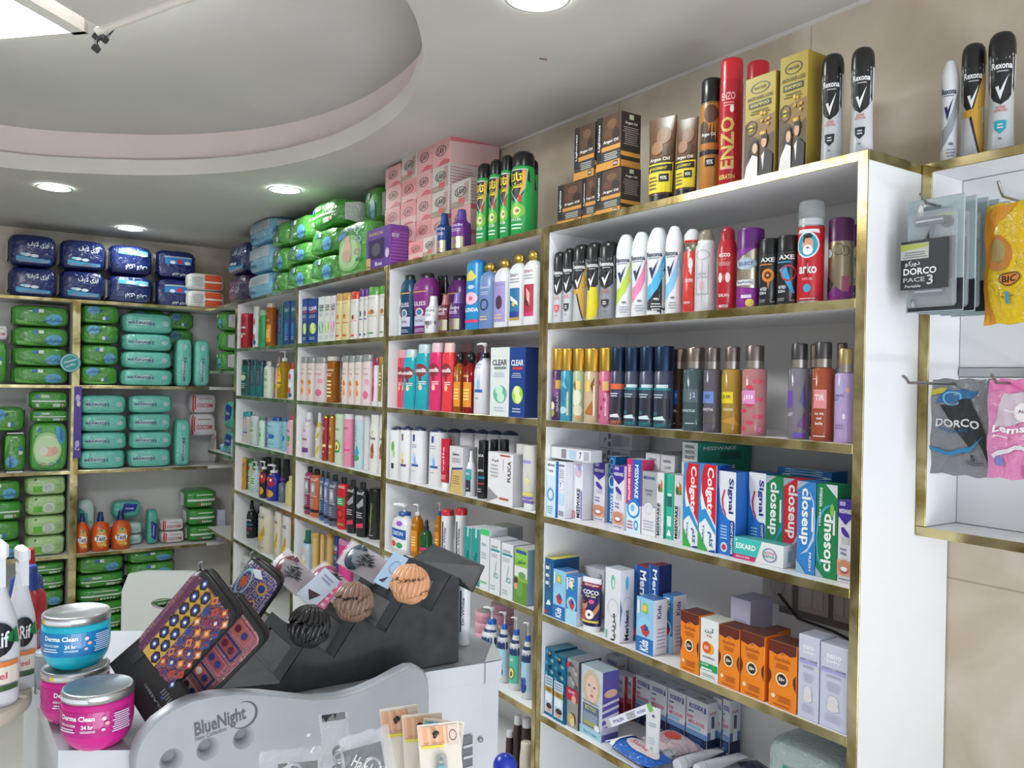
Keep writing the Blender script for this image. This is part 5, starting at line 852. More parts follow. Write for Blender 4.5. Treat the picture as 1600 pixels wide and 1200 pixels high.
PK = {
 'mol': dict(base='4a8f3a', ends=1, art=[e_(.24, .34, .16, .28, '5f9fc4'), T(MOL, .22, .32, .36, .24, '1f3f78'), r_(-.14, .66, -.05, .84, '2f6aa8'), r_(-.04, .66, .05, .84, 'c9d8cc'), p_('6fb45a', -.5, .0, .1, 0, -.2, .2, -.5, .3)]),
 'molr': dict(base='4a8f3a', ends=1, art=[e_(-.22, .72, .18, .24, '5f9fc4'), T(MOL, -.16, .72, .38, .24, '1f3f78'), r_(.02, .2, .1, .38, 'c9d8cc'), r_(.11, .2, .19, .38, '2f6aa8'), p_('6fb45a', -.5, .0, .4, 0, .1, .16, -.5, .2)]),
 'molb': dict(base='3f8f34', ends=1, art=[r_(-.5, .42, .5, .5, 'd0d4d0'), r_(-.36, .6, -.26, .8, '2f6aa8'), r_(-.2, .64, .0, .8, 'b8ccb8'), r_(.1, .14, .3, .32, 'b8c8b8'), e_(.36, .24, .04, .08, 'd8a0a8'), e_(-.3, .22, .05, .1, 'c8d0c8')]),
 'gtxt': dict(base='348a34', ends=1, art=[r_(-.5, .4, .5, .52, 'd4d8d4'), n_(-.2, .66, .4, .82, 1, 'b8d4b8')]+[e_(.0+.07*i, .22, .025, .08, 'd8dcd8') for i in range(5)]+[e_(-.1, .22, .03, .09, 'c8404a')]),
 'pale': dict(base='a9c98c', art=[r_(-.32, .2, -.1, .5, '5fae2f'), e_(.06, .4, .15, .26, 'c4cfc0'), e_(.06, .4, .1, .18, 'b0bfb4'), n_(.24, .3, .42, .6, 2, '8fb27a'), r_(-.3, .8, -.24, .9, '3a5a30')]),
 'tur': dict(base='6cc0b0', ends=0, art=[p_('a9d4cc', -.04, .34, .24, .36, .34, .6, .06, .62), T('Honeys', .12, .5, .44, .26, '5a3a78'), e_(-.34, .5, .08, .14, 'a8c4c8'), n_(.34, .4, .44, .6, 1, '5a3a78')]),
 'navy': dict(base='17245c', ends=1, name='adult_nappy_pack', art=[T(EASY, .12, .68, .46, .22, 'd8dcec'), p_('4a5aa0', -.3, .6, .2, .52, .4, .5, .1, .56), p_('2f9ac8', -.36, .3, .4, .22, .42, .1, -.36, .12), r_(-.3, .1, .36, .2, '8a94b0'), e_(-.12, .35, .08, .05, 'd0d8e8'), e_(.04, .33, .08, .05, 'd0d8e8'), e_(-.2, .36, .06, .04, '8fd0e4')]),
 'navr': dict(base='17245c', ends=1, name='adult_nappy_pack', art=[T(EASY, .12, .26, .5, .2, 'd8dcec', 180), p_('5fb4cc', -.3, .68, .4, .64, .4, .82, -.3, .84), e_(.0, .74, .12, .06, 'd8e0e8'), e_(.26, .68, .1, .05, 'd8e0e8')]),
 'navq': dict(base='17245c', ends=1, name='adult_nappy_pack', art=[T(EASY, .1, .12, .4, .14, 'd8dcec', 180), r_(-.3, .5, .4, .72, '2a7ab8'), e_(-.1, .56, .07, .06, 'd8e0e8'), e_(.28, .56, .08, .06, 'd8e0e8'), e_(.08, .6, .08, .08, 'c02a5a'), r_(-.3, .72, .4, .78, '9aa4b8')]),
 'mar': dict(base='3a1f48', ends=0, name='adult_nappy_pack', art=[T(EASY, 0, .5, .5, .3, 'b8b0c8')]),
 'ltb': dict(base='7fb8d4', ends=1, art=[r_(-.36, .5, .5, .9, 'b8c4cc'), n_(-.3, .54, .46, .86, 5, '8a9aa8'), T('Care', -.2, .26, .3, .16, '2a5a8a')]),
 'orng': dict(base='dcd8d4', ends=0, art=[r_(-.05, .0, .5, .96, 'dd5a34'), r_(-.05, .44, .5, .54, 'e8e4e0'), n_(-.44, .2, -.1, .8, 4, 'a8b4bc')]),
 'coco': dict(base='d9d6da', art=[r_(-.5, 0, -.38, 1, 'c02434'), T('*COCOMI', .06, .4, .62, .2, 'b83a3c'), n_(-.2, .68, .3, .8, 1, 'b88a8a'), r_(-.36, .2, -.3, .9, 'c02434')]),
 'cocf': dict(base='d4d4d8', art=[r_(-.5, 0, -.42, 1, 'b82434'), T('*COCOMI', .04, .78, .66, .12, 'b02a3a'), e_(.2, .42, .2, .24, 'd0a08a'), e_(.2, .6, .1, .1, 'd8b09a'), e_(.2, .68, .1, .05, '5a3a2a'), ('o', -.2, .16, .08, .08, '2a4a8a', .3), ('o', 0, .16, .08, .08, '2a4a8a', .3), r_(-.36, .6, -.28, .98, 'b82434'), p_('8fc0dc', .2, .0, .5, 0, .5, .4)]),
 'face': dict(base='55a04a', art=[e_(-.05, .45, .4, .36, 'a4cc8a'), e_(-.05, .45, .34, .3, 'c4dcae'), e_(-.0, .4, .22, .1, 'e0b8a0'), e_(.16, .42, .09, .08, 'd8a890'), e_(-.14, .42, .12, .09, 'dcd8d0'), p_('4f9ac4', .2, .98, .46, .9, .46, .6, .3, .55, .18, .7), T(MOL, .35, .78, .3, .14, '1f3f78', -90), ('o', -.15, .12, .07, .06, 'c87a9a', .25), ('o', .08, .12, .07, .06, '3a6ab0', .25), ('o', .28, .18, .07, .06, '3a6ab0', .25), r_(-.32, .82, -.22, .92, '2f6aa8')]),
 'malf': dict(base='5aa64e', ends=0, art=[e_(-.05, .4, .4, .36, '8fc47c'), e_(-.05, .4, .3, .28, 'b0d49c'), T('molfix', -.16, .88, .56, .09, '1f3a78'), p_('4a8ec0', -.45, .82, -.1, .83, -.2, .7, -.42, .72), e_(-.08, .5, .12, .14, 'd8b49e'), e_(-.08, .68, .08, .07, 'd8b49e'), e_(-.1, .36, .14, .12, 'c8a890'), ('o', .22, .82, .1, .06, 'a8c8e0', .3), ('o', .26, .62, .1, .06, 'a8c8e0', .3), ('o', .24, .4, .1, .06, 'b888a8', .3), r_(.2, .22, .4, .28, '2a8a4a')]),
 'dtur': dict(base='4fae9e', ends=0, art=[p_('1f2f8c', -.2, .3, .3, .4, .4, .8, -.1, .9), T('Honeys', .1, .56, .3, .16, 'd8dcec')]),
 'wtur': dict(base='c4dcd8', ends=0, art=[p_('4fb0a4', -.5, 0, .1, 0, .1, .7, -.5, .9), n_(.1, .3, .4, .6, 2, '8ab8b4')]),
 'dots': dict(base='a3b3b0', name='patterned_bag', art=[e_(-.38+.19*i, .25+.22*((i*2) % 4), .03, .04, ['2f6fb4', '3a9a8a'][i % 2]) for i in range(5)]+[e_(-.3+.19*i, .5+.2*(i % 2), .025, .035, '2f6fb4') for i in range(4)]),
 'wipe': dict(base='1f66b4', name='wet_wipe_pack', art=[]),
}
KIND['pack'] = dict(fn=pack_maker('pack'), round=False, d=.2, cat='pack', yaw=0)
# ------------------------------------------------------------ goods in the four bays
def W(b, l): return 'atop the '+BAYN[b] if l == 0 else ORD[l]+' shelf, '+BAYN[b]
def wh(b, l): return W(b, l) if l == 0 else W(b, l)
def bay(b, l, text): rows(b, l, W(b, l), text)
bay(0, 1, '''
rexm:sr 863 879 394 .004|black and silver spray can with red shield
rexm:sk 879 895 388 .004|black and silver spray can with dark shield
rexm:g 895 916 382 .004|black and gold spray can
rexm:y 916 936 379 .004|black and yellow spray can
rexm:vk 936 960 377 .004|black and grey spray can
rexm:dk 957 970 380 .055|dark spray can tucked behind the white ones
rexw:l 962 986 366 .004|white spray can with lime swoosh
rexw:p 986 1010 362 .004|white spray can with pink swoosh
rexw:b 1010 1037 355 .004|white spray can with blue swoosh and black base
rexw:s 1039 1068 352 .006 i|white spray can with pale blue swoosh
can:red 1067 1090 358 .008|orange red perfume spray can with silver neck
can:line 1086 1120 358 .006 i|white spray can with fine line drawing
can:ecco 1121 1152 354 .006 i|dark red spray can with domed cap
can:select 1152 1184 358 .006|purple and gold spray can with tall purple cap
can:axeo 1186 1213 374 .006|black spray can with orange ring picture
can:axeb 1214 1244 369 .006|black spray can with blue shard picture
can:arko 1246 1291 313 .004 i|red shaving gel can with bearded man and clear cap
can:flower 1294 1335 341 .03 i|gold spray can with purple cap and dark flower
can:select 1326 1340 352 .10|purple capped can half hidden behind the flowered can
''')
bay(0, 2, '''
mist:g1 857 875 545 .004|gold capped body mist with dark purple flowers
mist:g2 876 894 545 .004|gold capped body mist with blue leaves
mist:g3 895 912 545 .004|gold capped body mist with pale green roses
mist:g4 913 935 545 .004|gold capped body mist with beige blossom
mist:g5 936 955 544 .004|gold capped body mist with pink petals
mist:n1 954 974 543 .004|navy capped body mist with orange band
mist:n2 976 997 543 .004|navy capped body mist with teal bands
mist:n2 999 1021 542 .004|navy capped body mist with teal bands
mist:n2 1022 1045 541 .004|navy capped body mist with teal bands
mist:br 1045 1067 545 670|silver capped brown body mist with blue label
mist:gr 1067 1096 543 674|silver capped smoky grey body mist
mist:vi 1099 1129 543 677 i|silver capped mauve body mist with blue label
mist:ye 1128 1160 542 680 i|silver capped yellow body mist
mist:pi 1159 1199 540 683 i|silver capped body mist covered with red kiss marks
mist:lc 1231 1266 537 688 i|dark capped clear body mist with violet label
mist:or 1268 1304 535 691 i|dark capped orange red body mist with pink label
mist:li 1304 1337 545 694 i|lilac body mist with short gold cap
mist:gr 1262 1280 538 .12|grey body mist standing behind the violet labelled one
mist:gr 1304 1322 536 .12|grey body mist standing behind the lilac one
''')
bay(0, 3, '''
miss:blue 848 864 720 808|pale blue toothpaste carton beside the left panel
miss:white7 864 881 721 809|white toothpaste carton printed with the figure seven
miss:plain 881 895 721 810|plain white toothpaste carton with grey panel
miss:lav 895 910 721 812|white toothpaste carton with pastel child picture
miss:lav2 910 926 722 812|white toothpaste carton with lilac square
miss:purple 927 946 723 815|white toothpaste carton with purple pennant and smile
miss:dna 947 958 713 817|blue toothpaste carton with pale spiral
miss:purple 958 978 728 828|white toothpaste carton with purple pennant and smile
miss:zero 979 1003 718 832|magenta and blue toothpaste carton with tooth rings
miss:silver 1003 1025 737 837|silver toothpaste carton with round emblem
miss:herb 1026 1039 739 841|white toothpaste carton with herbs and spices
miss:teal 1040 1052 741 843|teal toothpaste carton side between herb cartons
miss:herb 1053 1067 743 846|white toothpaste carton with herbs and spices
colgate 1068 1091 724 855|red and white toothpaste carton with green swoosh
colgate 1092 1121 726 862|red and white toothpaste carton with green swoosh
signal 1122 1152 737 868|white and blue toothpaste carton with red smile arc
signal 1156 1185 740 874|white and blue toothpaste carton with red smile arc
closeup:g 1185 1214 745 880|green toothpaste carton with big white lettering
closeup:r 1215 1245 749 886|red toothpaste carton with big white lettering
closeup:b 1245 1274 753 897|light blue toothpaste carton with big white lettering
closeup:f 1275 1308 757 904|green toothpaste carton standing upside down
miss:purple 1309 1332 782 911|white toothpaste carton with purple pennant and smile
eskard 1146 1224 846 880|turquoise and white toothpaste carton lying on its side
miss:teal 1310 1332 760 .12|dark toothpaste carton behind the upside down one
''')
bay(0, 4, '''
navyel 848 863 872 961 d.08|dark blue toothpaste carton with yellow top
kids:w 864 883 891 971|blue kids toothpaste carton with red splash
kids:u 884 902 900 980|blue kids toothpaste carton turned upside down
white_carton 912 944 888 .10|white toothpaste carton behind the small tube
tube:221f50,e4e6ea,coco 911 940 904 991 i|small kids toothpaste tube on white cap with football
merid:w 945 969 889 1003|white toothpaste carton with grey arcs
merid:b 991 1012 885 .05|dark blue toothpaste carton with white lettering
merid:b 1013 1028 883 .05|dark blue toothpaste carton with white lettering
kids:w 994 1021 935 1021|kids toothpaste carton in front of dark blue ones
kids:u 1035 1051 930 1020|blue kids toothpaste carton at right end of toothpastes
sunsafe 1063 1092 958 1054|orange and brown sunscreen carton
acne 1094 1122 969 1071|white sunscreen carton with orange discs and green band
sunsafe 1123 1155 980 1084|orange and brown sunscreen carton
sunsafe 1157 1194 990 1097|orange and brown sunscreen carton
sunsafe 1201 1244 1005 1110|orange and brown sunscreen carton
nano 1247 1279 994 1133|tall pale lavender baby cream carton
nano 1281 1324 1009 1149|tall pale lavender baby cream carton
lavbox 1141 1172 936 .13 d.07|plain lavender carton
sunsafe 1190 1212 985 .09|orange and brown sunscreen carton in the second row
''')
bay(0, 5, '''
sparkle 846 863 1012 1117|shiny blue hair removal box
sparkle 865 883 1024 1129|shiny blue hair removal box
sparkles 885 905 1032 1139|shiny silver box with crimson band
botox 907 941 1044 1152|face cream box showing a woman's face
kodex 1111 1124 1092 .2|white and navy carton in the second row
kodex 1129 1140 1094 .2|white and navy carton in the second row
kodex 942 958 1023 .21|white and navy carton at the far back
kodexr 956 976 1054 .15|white and dark red carton
kodexr 978 987 1057 .16|white and dark red carton
kodex 988 1014 1057 1124|white and navy carton
kodex 1016 1041 1068 1138|white and navy carton
kodex 1043 1070 1080 1151|white and navy carton
kodex 1072 1105 1094 1168|white and navy carton
''')
bay(1, 1, '''
rbot:bio,dcdcdf,dcdcdf,biow 613 627 439 .03|slim white bottle with dark oval print
bot:gliss,15405f,121416,gliss 627 646 430 .006|dark blue broad shouldered shampoo bottle
bot:gliss,7a2a78,1b1a20,gliss 647 678 427 .006|purple broad shouldered shampoo bottle with black cap
bot:gliss,6a2466,1b1a20,gliss 680 691 431 .08|purple bottle half hidden behind white one
bot:gliss,1d1d20,141416,gliss 689 699 431 .08|black bottle behind the small maroon one
bot:gliss,5a2466,1b1a20,gliss 701 726 431 .08|purple bottle with black cap
rbot:bio,dedee0,dedee0,bio 658 684 463 .0 i|small white hair bottle with silver band
rbot:bio,6f2f3c,a25a5c,biod 685 703 460 .0|small maroon hair bottle
rbot:bio,55306e,7a62a8,biod 703 729 457 .0 i|small purple hair bottle with lilac cap
bot:slant,2585c0,2a7cb8,blue 730 752 405 .006|bright blue shampoo bottle with pink flower
bot:ball,6c86b4,c2a04a/m,emo 751 772 410 .006|periwinkle shampoo bottle with gold ball cap
bot:ball,d9d9dd,c2a04a/m,emow 774 795 404 .006|white shampoo bottle with lilac label
bot:ball,dddde0,c2a04a/m,emob 797 818 396 .006|white shampoo bottle with blue label
bot:ball,dddde0,c2a04a/m,emor 819 840 391 .006|white shampoo bottle with magenta label
bot:ball,d9d9dd,c2a04a/m,emow 762 778 418 .12|white bottle with gold ball cap behind
''')
bay(1, 2, '''
bot:sun,d8404a,e0a0a0,sun 616 625 547 .03|red shampoo bottle with round emblem at left end
bot:sun,c84a8a,d8a0c0,sun 625 632 547 .03|narrow pink shampoo bottle with round emblem
bot:sun,1f9fae,b8ccd0,sun 632 650 546 .006|teal shampoo bottle with round emblem
bot:sun,1f9fae,b8ccd0,sun 651 671 538 .006|teal shampoo bottle with round emblem
bot:sun,d02f66,d8b8c0,sun 672 690 536 .006|raspberry pink shampoo bottle
bot:sun,dc3a44,e0b8b8,sun 692 708 536 .006|coral red shampoo bottle
rbot:ballb,b86a24/k,1b1a1e,oil 709 723 549 .006|square amber perfume bottle with black ball cap
rbot:ballb,a8242c/k,1b1a1e,oil 724 741 549 .006|red perfume bottle with black ball cap
rbot:pump,d4d2d6,1b1a1e,hs 742 765 534 .006|white and black pump bottle
clear:g 766 795 543 .006|white and pale green shampoo box wrapped in film
clear:n 796 820 543 .006|navy shampoo box with lime slices
bot:sun,a02a34,c89aa0,sun 718 735 536 .12|dark red bottle in the back row
bot:sun,a02a44,c89aa0,sun 745 760 536 .12|dark pink bottle in the back row
''')
bay(1, 3, '''
bot:slant,dcdcde,2a3450,hsg 609 625 666 754|white shampoo bottle with green leaf print
bot:slant,dcdcde,2a3450,hsy 626 641 666 755|white shampoo bottle with yellow drop print
bot:slant,dcdcde,2a3450,hs 642 665 667 758|white shampoo bottle with blue drop print
bot:slant,dcdcde,2a3450,hs 672 692 669 760|white shampoo bottle with blue drop print
bot:slant,d2d2d6,2a3450, 697 716 670 .11|plain white dark capped bottle in the back row
bot:slant,d2d2d6,2a3450, 719 739 670 .11|plain white dark capped bottle in the back row
bot:slant,d2d2d6,2a3450, 742 759 671 .11|plain white dark capped bottle in the back row
bot:slant,d2d2d6,2a3450, 761 779 672 .11|plain white dark capped bottle in the back row
bot:slant,d2d2d6,2a3450, 782 803 673 .11|plain white dark capped bottle in the back row
bot:tube,c4203a,e2e2e4,redt 690 701 686 766|red cream tube standing on white cap
lafar 702 724 698 774|white and tan hair serum box
rbot:spray,d8d8da,dcdcde,oil2 728 744 705 777 i|small white bottle with teal label
rbot:disc,1d1b1e,17171a,kera 747 759 688 780|black hair lotion bottle
rbot:disc,1d1b1e,17171a,kera 765 775 687 .065|black hair lotion bottle
rbot:disc,1d1b1e,17171a,kera 780 791 687 .065|black hair lotion bottle
fulica 762 801 708 789 d.04|white hair serum box with vertical lettering
bot:tube,d2d0cc,d8d8da,tubb 804 816 694 790|pale tube box with blue band
bot:tube,d2d0cc,d8d8da,tubp 818 834 696 798|pale tube box with purple band
''')
bay(1, 4, '''
bot:pump,d5d5d8,2a5a9a,cremo 615 641 788 .006|white pump bottle with blue fruit label
rbot:pump,d88a1e/k,d0d0d4,oil 643 657 787 .03|amber oil pump bottle
rbot:spray,2a6a3a/k,1b1a1e,magl 656 676 814 .015 i|green bottle with magenta label and black cap
rbot:pump,d88a1e/k,2a5a9a,oil 677 687 784 .05|amber oil pump bottle
rbot:cyl,dcdcde,c42a34,pap2 689 709 797 .03 i|white cylinder with red lid
rbot:cyl,dcdcde,c42a34,pap2 711 730 795 .03 i|white cylinder with red lid
tealbox 725 735 824 .006|teal cream box
tealbox 737 748 826 .006|teal cream box
skinbox:g 750 764 827 930|white cream box with green cap band
skinbox:m 765 781 843 933|white cream box with leaf drawing
skinbox:m 783 801 850 940|white cream box with leaf drawing
soapbox 804 824 857 948|green soap box with meadow picture
clear:l 767 790 822 .12|white box standing behind
''')
bay(1, 5, '''
rbot:pumpx,d4d6d6,1f62b4,ava 752 776 948 1062|clear white pump lotion bottle partly behind the counter
rbot:pumpx,d4d6d6,1f62b4,avb 777 799 956 1072 i|clear white pump lotion bottle with blue label
rbot:pumpx,d4d6d6,1f62b4,ava 796 817 964 1084 i|clear white pump lotion bottle with avocado label
rbot:pumpx,d4d6d6,1f62b4,avb 815 829 971 1096|clear white pump lotion bottle with berry label
''')
bay(1, 6, '''
rbot:tall,3a2a2a,d2d2d6, 790 800 1142 .04|dark syrup bottle with white cap
rbot:tall,3a2a2a,d2d2d6, 802 812 1118 .05|dark syrup bottle with white cap
rbot:tall,3a2a2a,d2d2d6, 815 826 1122 .05|dark syrup bottle with white cap
rbot:tall,c9bfae,cfc8b8, 812 826 1160 .006|cream coloured bottle with pale cap
''')
bay(2, 1, '''
clear:n 472 480 467 .006|navy boxed shampoo
clear:n 481 496 467 .006|navy boxed shampoo
clear:g 497 506 464 .006|white boxed shampoo with green leaf
clear:l 507 515 463 .006|white boxed shampoo with lime print
clear:p 516 525 462 .006|white boxed shampoo with pink flower
bot:disc,d9cc98,c39a54,cream 526 535 459 .006|cream coloured bottle with tan cap
bot:disc,d9cc98,c39a54,cream 536 548 458 .006|cream coloured bottle with tan cap
bot:disc,dad8d2,c8432f,wred 549 561 456 .006|white bottle with red cap
bot:disc,dad8d2,5a2f88,wpur 562 568 452 .006|white bottle with violet cap
bot:disc,dad8d2,5a2f88,wpur 569 575 451 .006|white bottle with violet cap
bot:disc,dad8d2,5a9a44,wgrn 576 593 449 .006|white bottle with green cap
bot:disc,dad8d2,5a9a44,wgrn 594 604 447 .006|white bottle with green cap
''')
bay(2, 2, '''
bot:tall,d8ccc6,8a8d8c,papa 470 480 558 .006|cream and orange bottle with grey cap
bot:tall,d8ccc6,8a8d8c,papa 481 492 558 .006|cream and orange bottle with grey cap
bot:tall,d8c8c8,8a8d8c,papr 493 510 558 .006|cream and pink bottle with grey cap
rbot:cyl,b8722a/k,c0bcb4,amber 511 526 557 .006|amber shower gel bottle
rbot:cyl,b8843a/k,c0bcb4,amber 527 534 558 .04|amber shower gel bottle
bot:tall,d8ccc6,8a8d8c,papa 535 544 556 .006|cream and orange bottle with grey cap
bot:tall,d8ccc6,8a8d8c,papa 545 554 556 .006|cream and orange bottle with grey cap
bot:tall,d8ccc6,8a8d8c,papa 555 566 555 .006|cream and orange bottle with grey cap
bot:tall,d8c8c8,8a8d8c,papr 567 581 554 .006|cream and pink bottle with grey cap
bot:disc,d9d5d6,8a2a5a,wave 582 591 559 .006|white bottle with wavy magenta stripe
bot:disc,d9d5d6,a8893a,wavg 592 602 558 .006|white bottle with wavy gold stripe
''')
bay(2, 3, '''
rbot:bio,d2c8d4,dcdcde,pom 467 483 643 714|lilac bottle with pomegranate label
rbot:bio,d4d2c0,dcdcde,yel 485 492 645 .05|yellow patterned bottle
rbot:bio,d4d2c0,dcdcde,yel 493 503 645 718|yellow patterned bottle
rbot:slant,9a2f34,c0a04a/m,neuq 504 513 648 721|red bath oil bottle with gold cap
rbot:slant,b8742a,c0a04a/m,neuq 514 522 648 723|orange bath oil bottle with gold cap
bot:cyl,c4d4bc,c4d8b8,avo 524 536 647 727|pale green bottle with avocado picture
rbot:cyl,dc8aa4,d4ccd0,pink 537 552 647 731|pink shower gel bottle
bot:cyl,b8d0d4,d0d4d4,tealb 554 568 649 734|pale blue bottle with teal print
bot:cyl,d8d8d8,d8d8d8, 569 577 649 .04|plain white bottle
bot:tall,dad8d6,d4d2d0,dove 579 592 648 741|white bottle with brown swirl
bot:tall,dad8d6,d4d2d0,dove 593 602 648 743|white bottle with brown swirl
''')
bay(2, 4, '''
bot:wide,8a3058,1b1a1e,moz 473 484 728 804|magenta hair mask bottle with black label
bot:wide,c0643a,1b1a1e,moz 486 499 733 810|orange hair mask bottle with black label
bot:wide,2a5a86,1b1a1e,moz 500 506 736 .03|blue hair mask bottle
bot:wide,5a6a98,1b1a1e,moz 507 514 738 819|slate blue hair mask bottle
bot:wide,54586a,1b1a1e,moz 515 527 742 824|grey hair mask bottle with black label
bot:wide,bf1f2c,1b1a1e,mozr 528 541 746 829|red hair mask bottle with green patch
bot:wide,1c1c1f,1b1a1e,mozk 543 555 750 835|black hair mask bottle with silver wave
bot:wide,1c1c1f,1b1a1e,mozk 557 573 754 842|black hair mask bottle with silver wave
rbot:cyl,1a1b1c,121213,bamb 576 596 764 846|black shampoo cylinder with green bamboo
''')
bay(2, 5, '''
bot:bio,a8c4d4,1f6a4a,pal 472 485 829 .006|pale blue bottle with green cap
rbot:cyl,c9a866,c29a50, 487 497 833 .006|cream and gold bottle
rbot:cyl,c9a866,c29a50, 498 508 836 .006|cream and gold bottle
rbot:cyl,c9a866,c29a50, 510 520 833 .03|cream and gold bottle
clear:n 521 527 838 .03|dark red and black box
bot:cyl,c83a84,b87aa0,magl 529 546 842 .006|bright pink bottle
''')
bay(3, 1, '''
bot:tall,2a8a86,2a7a78,teal 370 375 492 .03|teal bottle at far left end
rbot:cyl,a81f30,b8283a,sun 376 391 490 .006|translucent red bottle with red cap
bot:tall,5a2f7a,5a2f7a, 389 395 496 .08|purple bottle peeping from behind
bot:tall,c4ccc8,c8ccc4,flor 396 404 479 .006|white patterned curved bottle
bot:tall,3a9a5a,8ab08a,green 405 415 485 .006|green and white bottle
rbot:cyl,b86a24/k,b8a890,oil 416 428 474 .006|orange oil bottle with clear cap
bot:tall,7a4aa0,4a2f6a, 428 435 484 .05|purple bottle beside the orange one
bot:tall,1f6a70,2a6a6a,teal2 436 442 478 .03|dark teal bottle
bluetri 443 452 471 .006|blue shampoo box
bluetri 454 461 470 .006|blue shampoo box
''')
bay(3, 2, '''
bot:tall,cfcdc8,cfcdc8, 371 377 566 .03|small cream bottle at left end
bot:disc,1f5f5c,16302e,teal 378 391 562 .006|dark teal bottle with leaf print
bot:disc,1f6e70,2a4a5a,teal2 392 400 562 .006|dark teal bottle with slate label
bot:disc,1f6e70,2a4a5a,teal2 401 411 563 .006|dark teal bottle with slate label
bot:wide,cdd4c8,cdd4c8,ivy 413 424 565 .006|white curved bottle with leaves
bot:oval,d8b89a,a88a78,pal 425 433 557 .03|peach lotion bottle
rbot:pump,c8a02a/k,dcdcde,john 434 450 547 .015|golden baby oil pump bottle
bot:oval,c8ccd8,c83038,flor 451 460 567 .006|floral bottle with red cap
''')
bay(3, 3, '''
bot:disc,cfc4c0,2aa0b0,hs 373 380 643 .03|small white bottle with turquoise cap
bot:disc,cfc4c0,2aa0b0,hs 381 389 643 .03|small white bottle with turquoise cap
bot:tall,c2ccca,c8cccc,ivy 391 403 650 .006|pale bottle with leaf print
bot:wide,c8e0d0,3aa84a,babyg 405 412 651 .006|mint bottle with green cap
bot:wide,b0a4d0,6a3fa0,baby 412 417 652 .04|lilac bottle with purple cap
bot:wide,9fd0e0,2a62b0,baby 418 439 652 702|broad sky blue baby shampoo bottle
bot:wide,8fc4d8,2a72c0,baby 441 448 652 .03|sky blue baby bottle with blue cap
bot:wide,e0b0bc,c83a6a,babyg 449 460 649 .006|pink baby bottle with pink cap
''')
bay(3, 4, '''
bot:tall,c88a3a,d0a040,ax 372 379 713 .03|orange bottle with yellow cap
bot:tall,9fd4a8,1f7a3a,herb 379 385 716 764|green and white bottle with green cap
bot:tall,9fd4a8,1f7a3a,herb 386 392 716 766|green and white bottle with green cap
bot:pump,c4d8dc,d8dade,herb 393 404 721 770|white pump bottle with green print
bot:pump,1d1f2c,d8dade,toon 406 416 720 780|dark pump bottle with cartoon colours
bot:pump,1c2f9a,d8dade,toon 418 433 726 785|blue pump bottle with red and yellow picture
rbot:ballb,6a7480,5a2f90,teal2 435 445 746 787|grey bottle with purple ball cap
bot:oval,d4cc84,d4cc84, 447 459 744 792|pale yellow bottle
bot:tall,3a3a30,24261f, 396 404 712 .13|dark capped bottle in the back row
bot:tall,3a3a30,24261f, 412 420 714 .13|dark capped bottle in the back row
bot:tall,3a3a30,24261f, 428 436 716 .13|dark capped bottle in the back row
bot:tall,3a3a30,24261f, 442 450 718 .13|dark capped bottle in the back row
''')
bay(3, 5, '''
rbot:spray,1b1c1e,17181a,kera 371 383 776 836|black spray bottle
rbot:spray,1b1c1e,17181a,kera 385 396 778 838|black spray bottle
bot:disc,dcd6c0,d8d4c8,ax 405 425 792 .006|cream and yellow bottle
bot:disc,dcd6c0,d8d4c8,ax 429 439 799 .006|cream and yellow bottle
bot:disc,d8d4d0,d8d4d0,ax 441 454 806 .006|cream and yellow bottle
''')
bay(3, 6, '''
bot:disc,dcdcd8,d8d8d8,ivy 376 396 868 .03|white bottle
bot:disc,d8c858,d8c858,ax 400 420 880 .03|yellow bottle
''')
# ------------------------------------------------------------ on top of the bays
T0 = 'atop the nearest bay'
rows(0, 0, T0, '''
argan 932 970 265 .02|glossy brown hair colour box at the pile's foot
argan 872 909 286 .03|brown hair colour box at the pile's left foot
argan 911 931 276 .03|narrow brown hair colour box at the pile's foot
tube: 1015 1056 182 .02 i|brown and yellow hair tube on black cap
tube: 1057 1091 184 .02 i|brown and yellow hair tube on black cap
can:argan 1094 1122 124 .03|brown and orange can with black cap
can:enzo 1124 1161 92 .02 i|tall red hairspray can with gold lettering
can:enzo 1165 1193 98 .11|second red hairspray can behind the golden box
goldbox 1164 1211 118 .01|golden shampoo box with a couple pictured
goldbox 1218 1261 85 .01|golden shampoo box with a couple pictured
rexm:sk 1283 1319 83 .015 i|black and silver spray can with large tick
rexm:sk 1329 1367 73 .015 i|black and silver spray can with large tick
''')
SMALL = -1
def first_box(u):
    for r in REG:
        if r[2] == T0 and abs(r[3]-u) < 1: return r[0]
for u, (a, b), yt, desc in ((951, (933, 970), 180, 'brown hair colour box on top of the glossy one'), (890, (898, 929), 196, 'brown hair colour box topmost at left of pile')):
    lo = first_box(u); z = lo.dimensions.z if lo.dimensions.z > 0 else max(v.co.z for v in lo.data.vertices)
    z = max(v.co.z for v in lo.data.vertices)+.0004
    rows(0, 0, T0, f'argan {a} {b} {yt} {".02" if u > 940 else ".03"} +{z:.5f}|{desc}')
rows(1, 0, 'atop the second bay', '''
purpbox 573 609 356 .0 d.068|purple gift box with a clear window
rbot:bio,1b3f80,1b3f80,biod 682 707 332 .005 i|dark blue hair bottle
rbot:bio,6a2f88,5f3f98,biod 707 736 326 .005 i|purple hair bottle with purple cap
can:kill 745 763 256 .02|black and green insect spray can
can:kill 764 781 250 .02|black and green insect spray can
can:kill 782 797 243 .02|black and green insect spray can
can:kill 799 826 237 .02|black and green insect spray can
can:kill 822 836 250 .115|black and green insect spray can at the back
''')
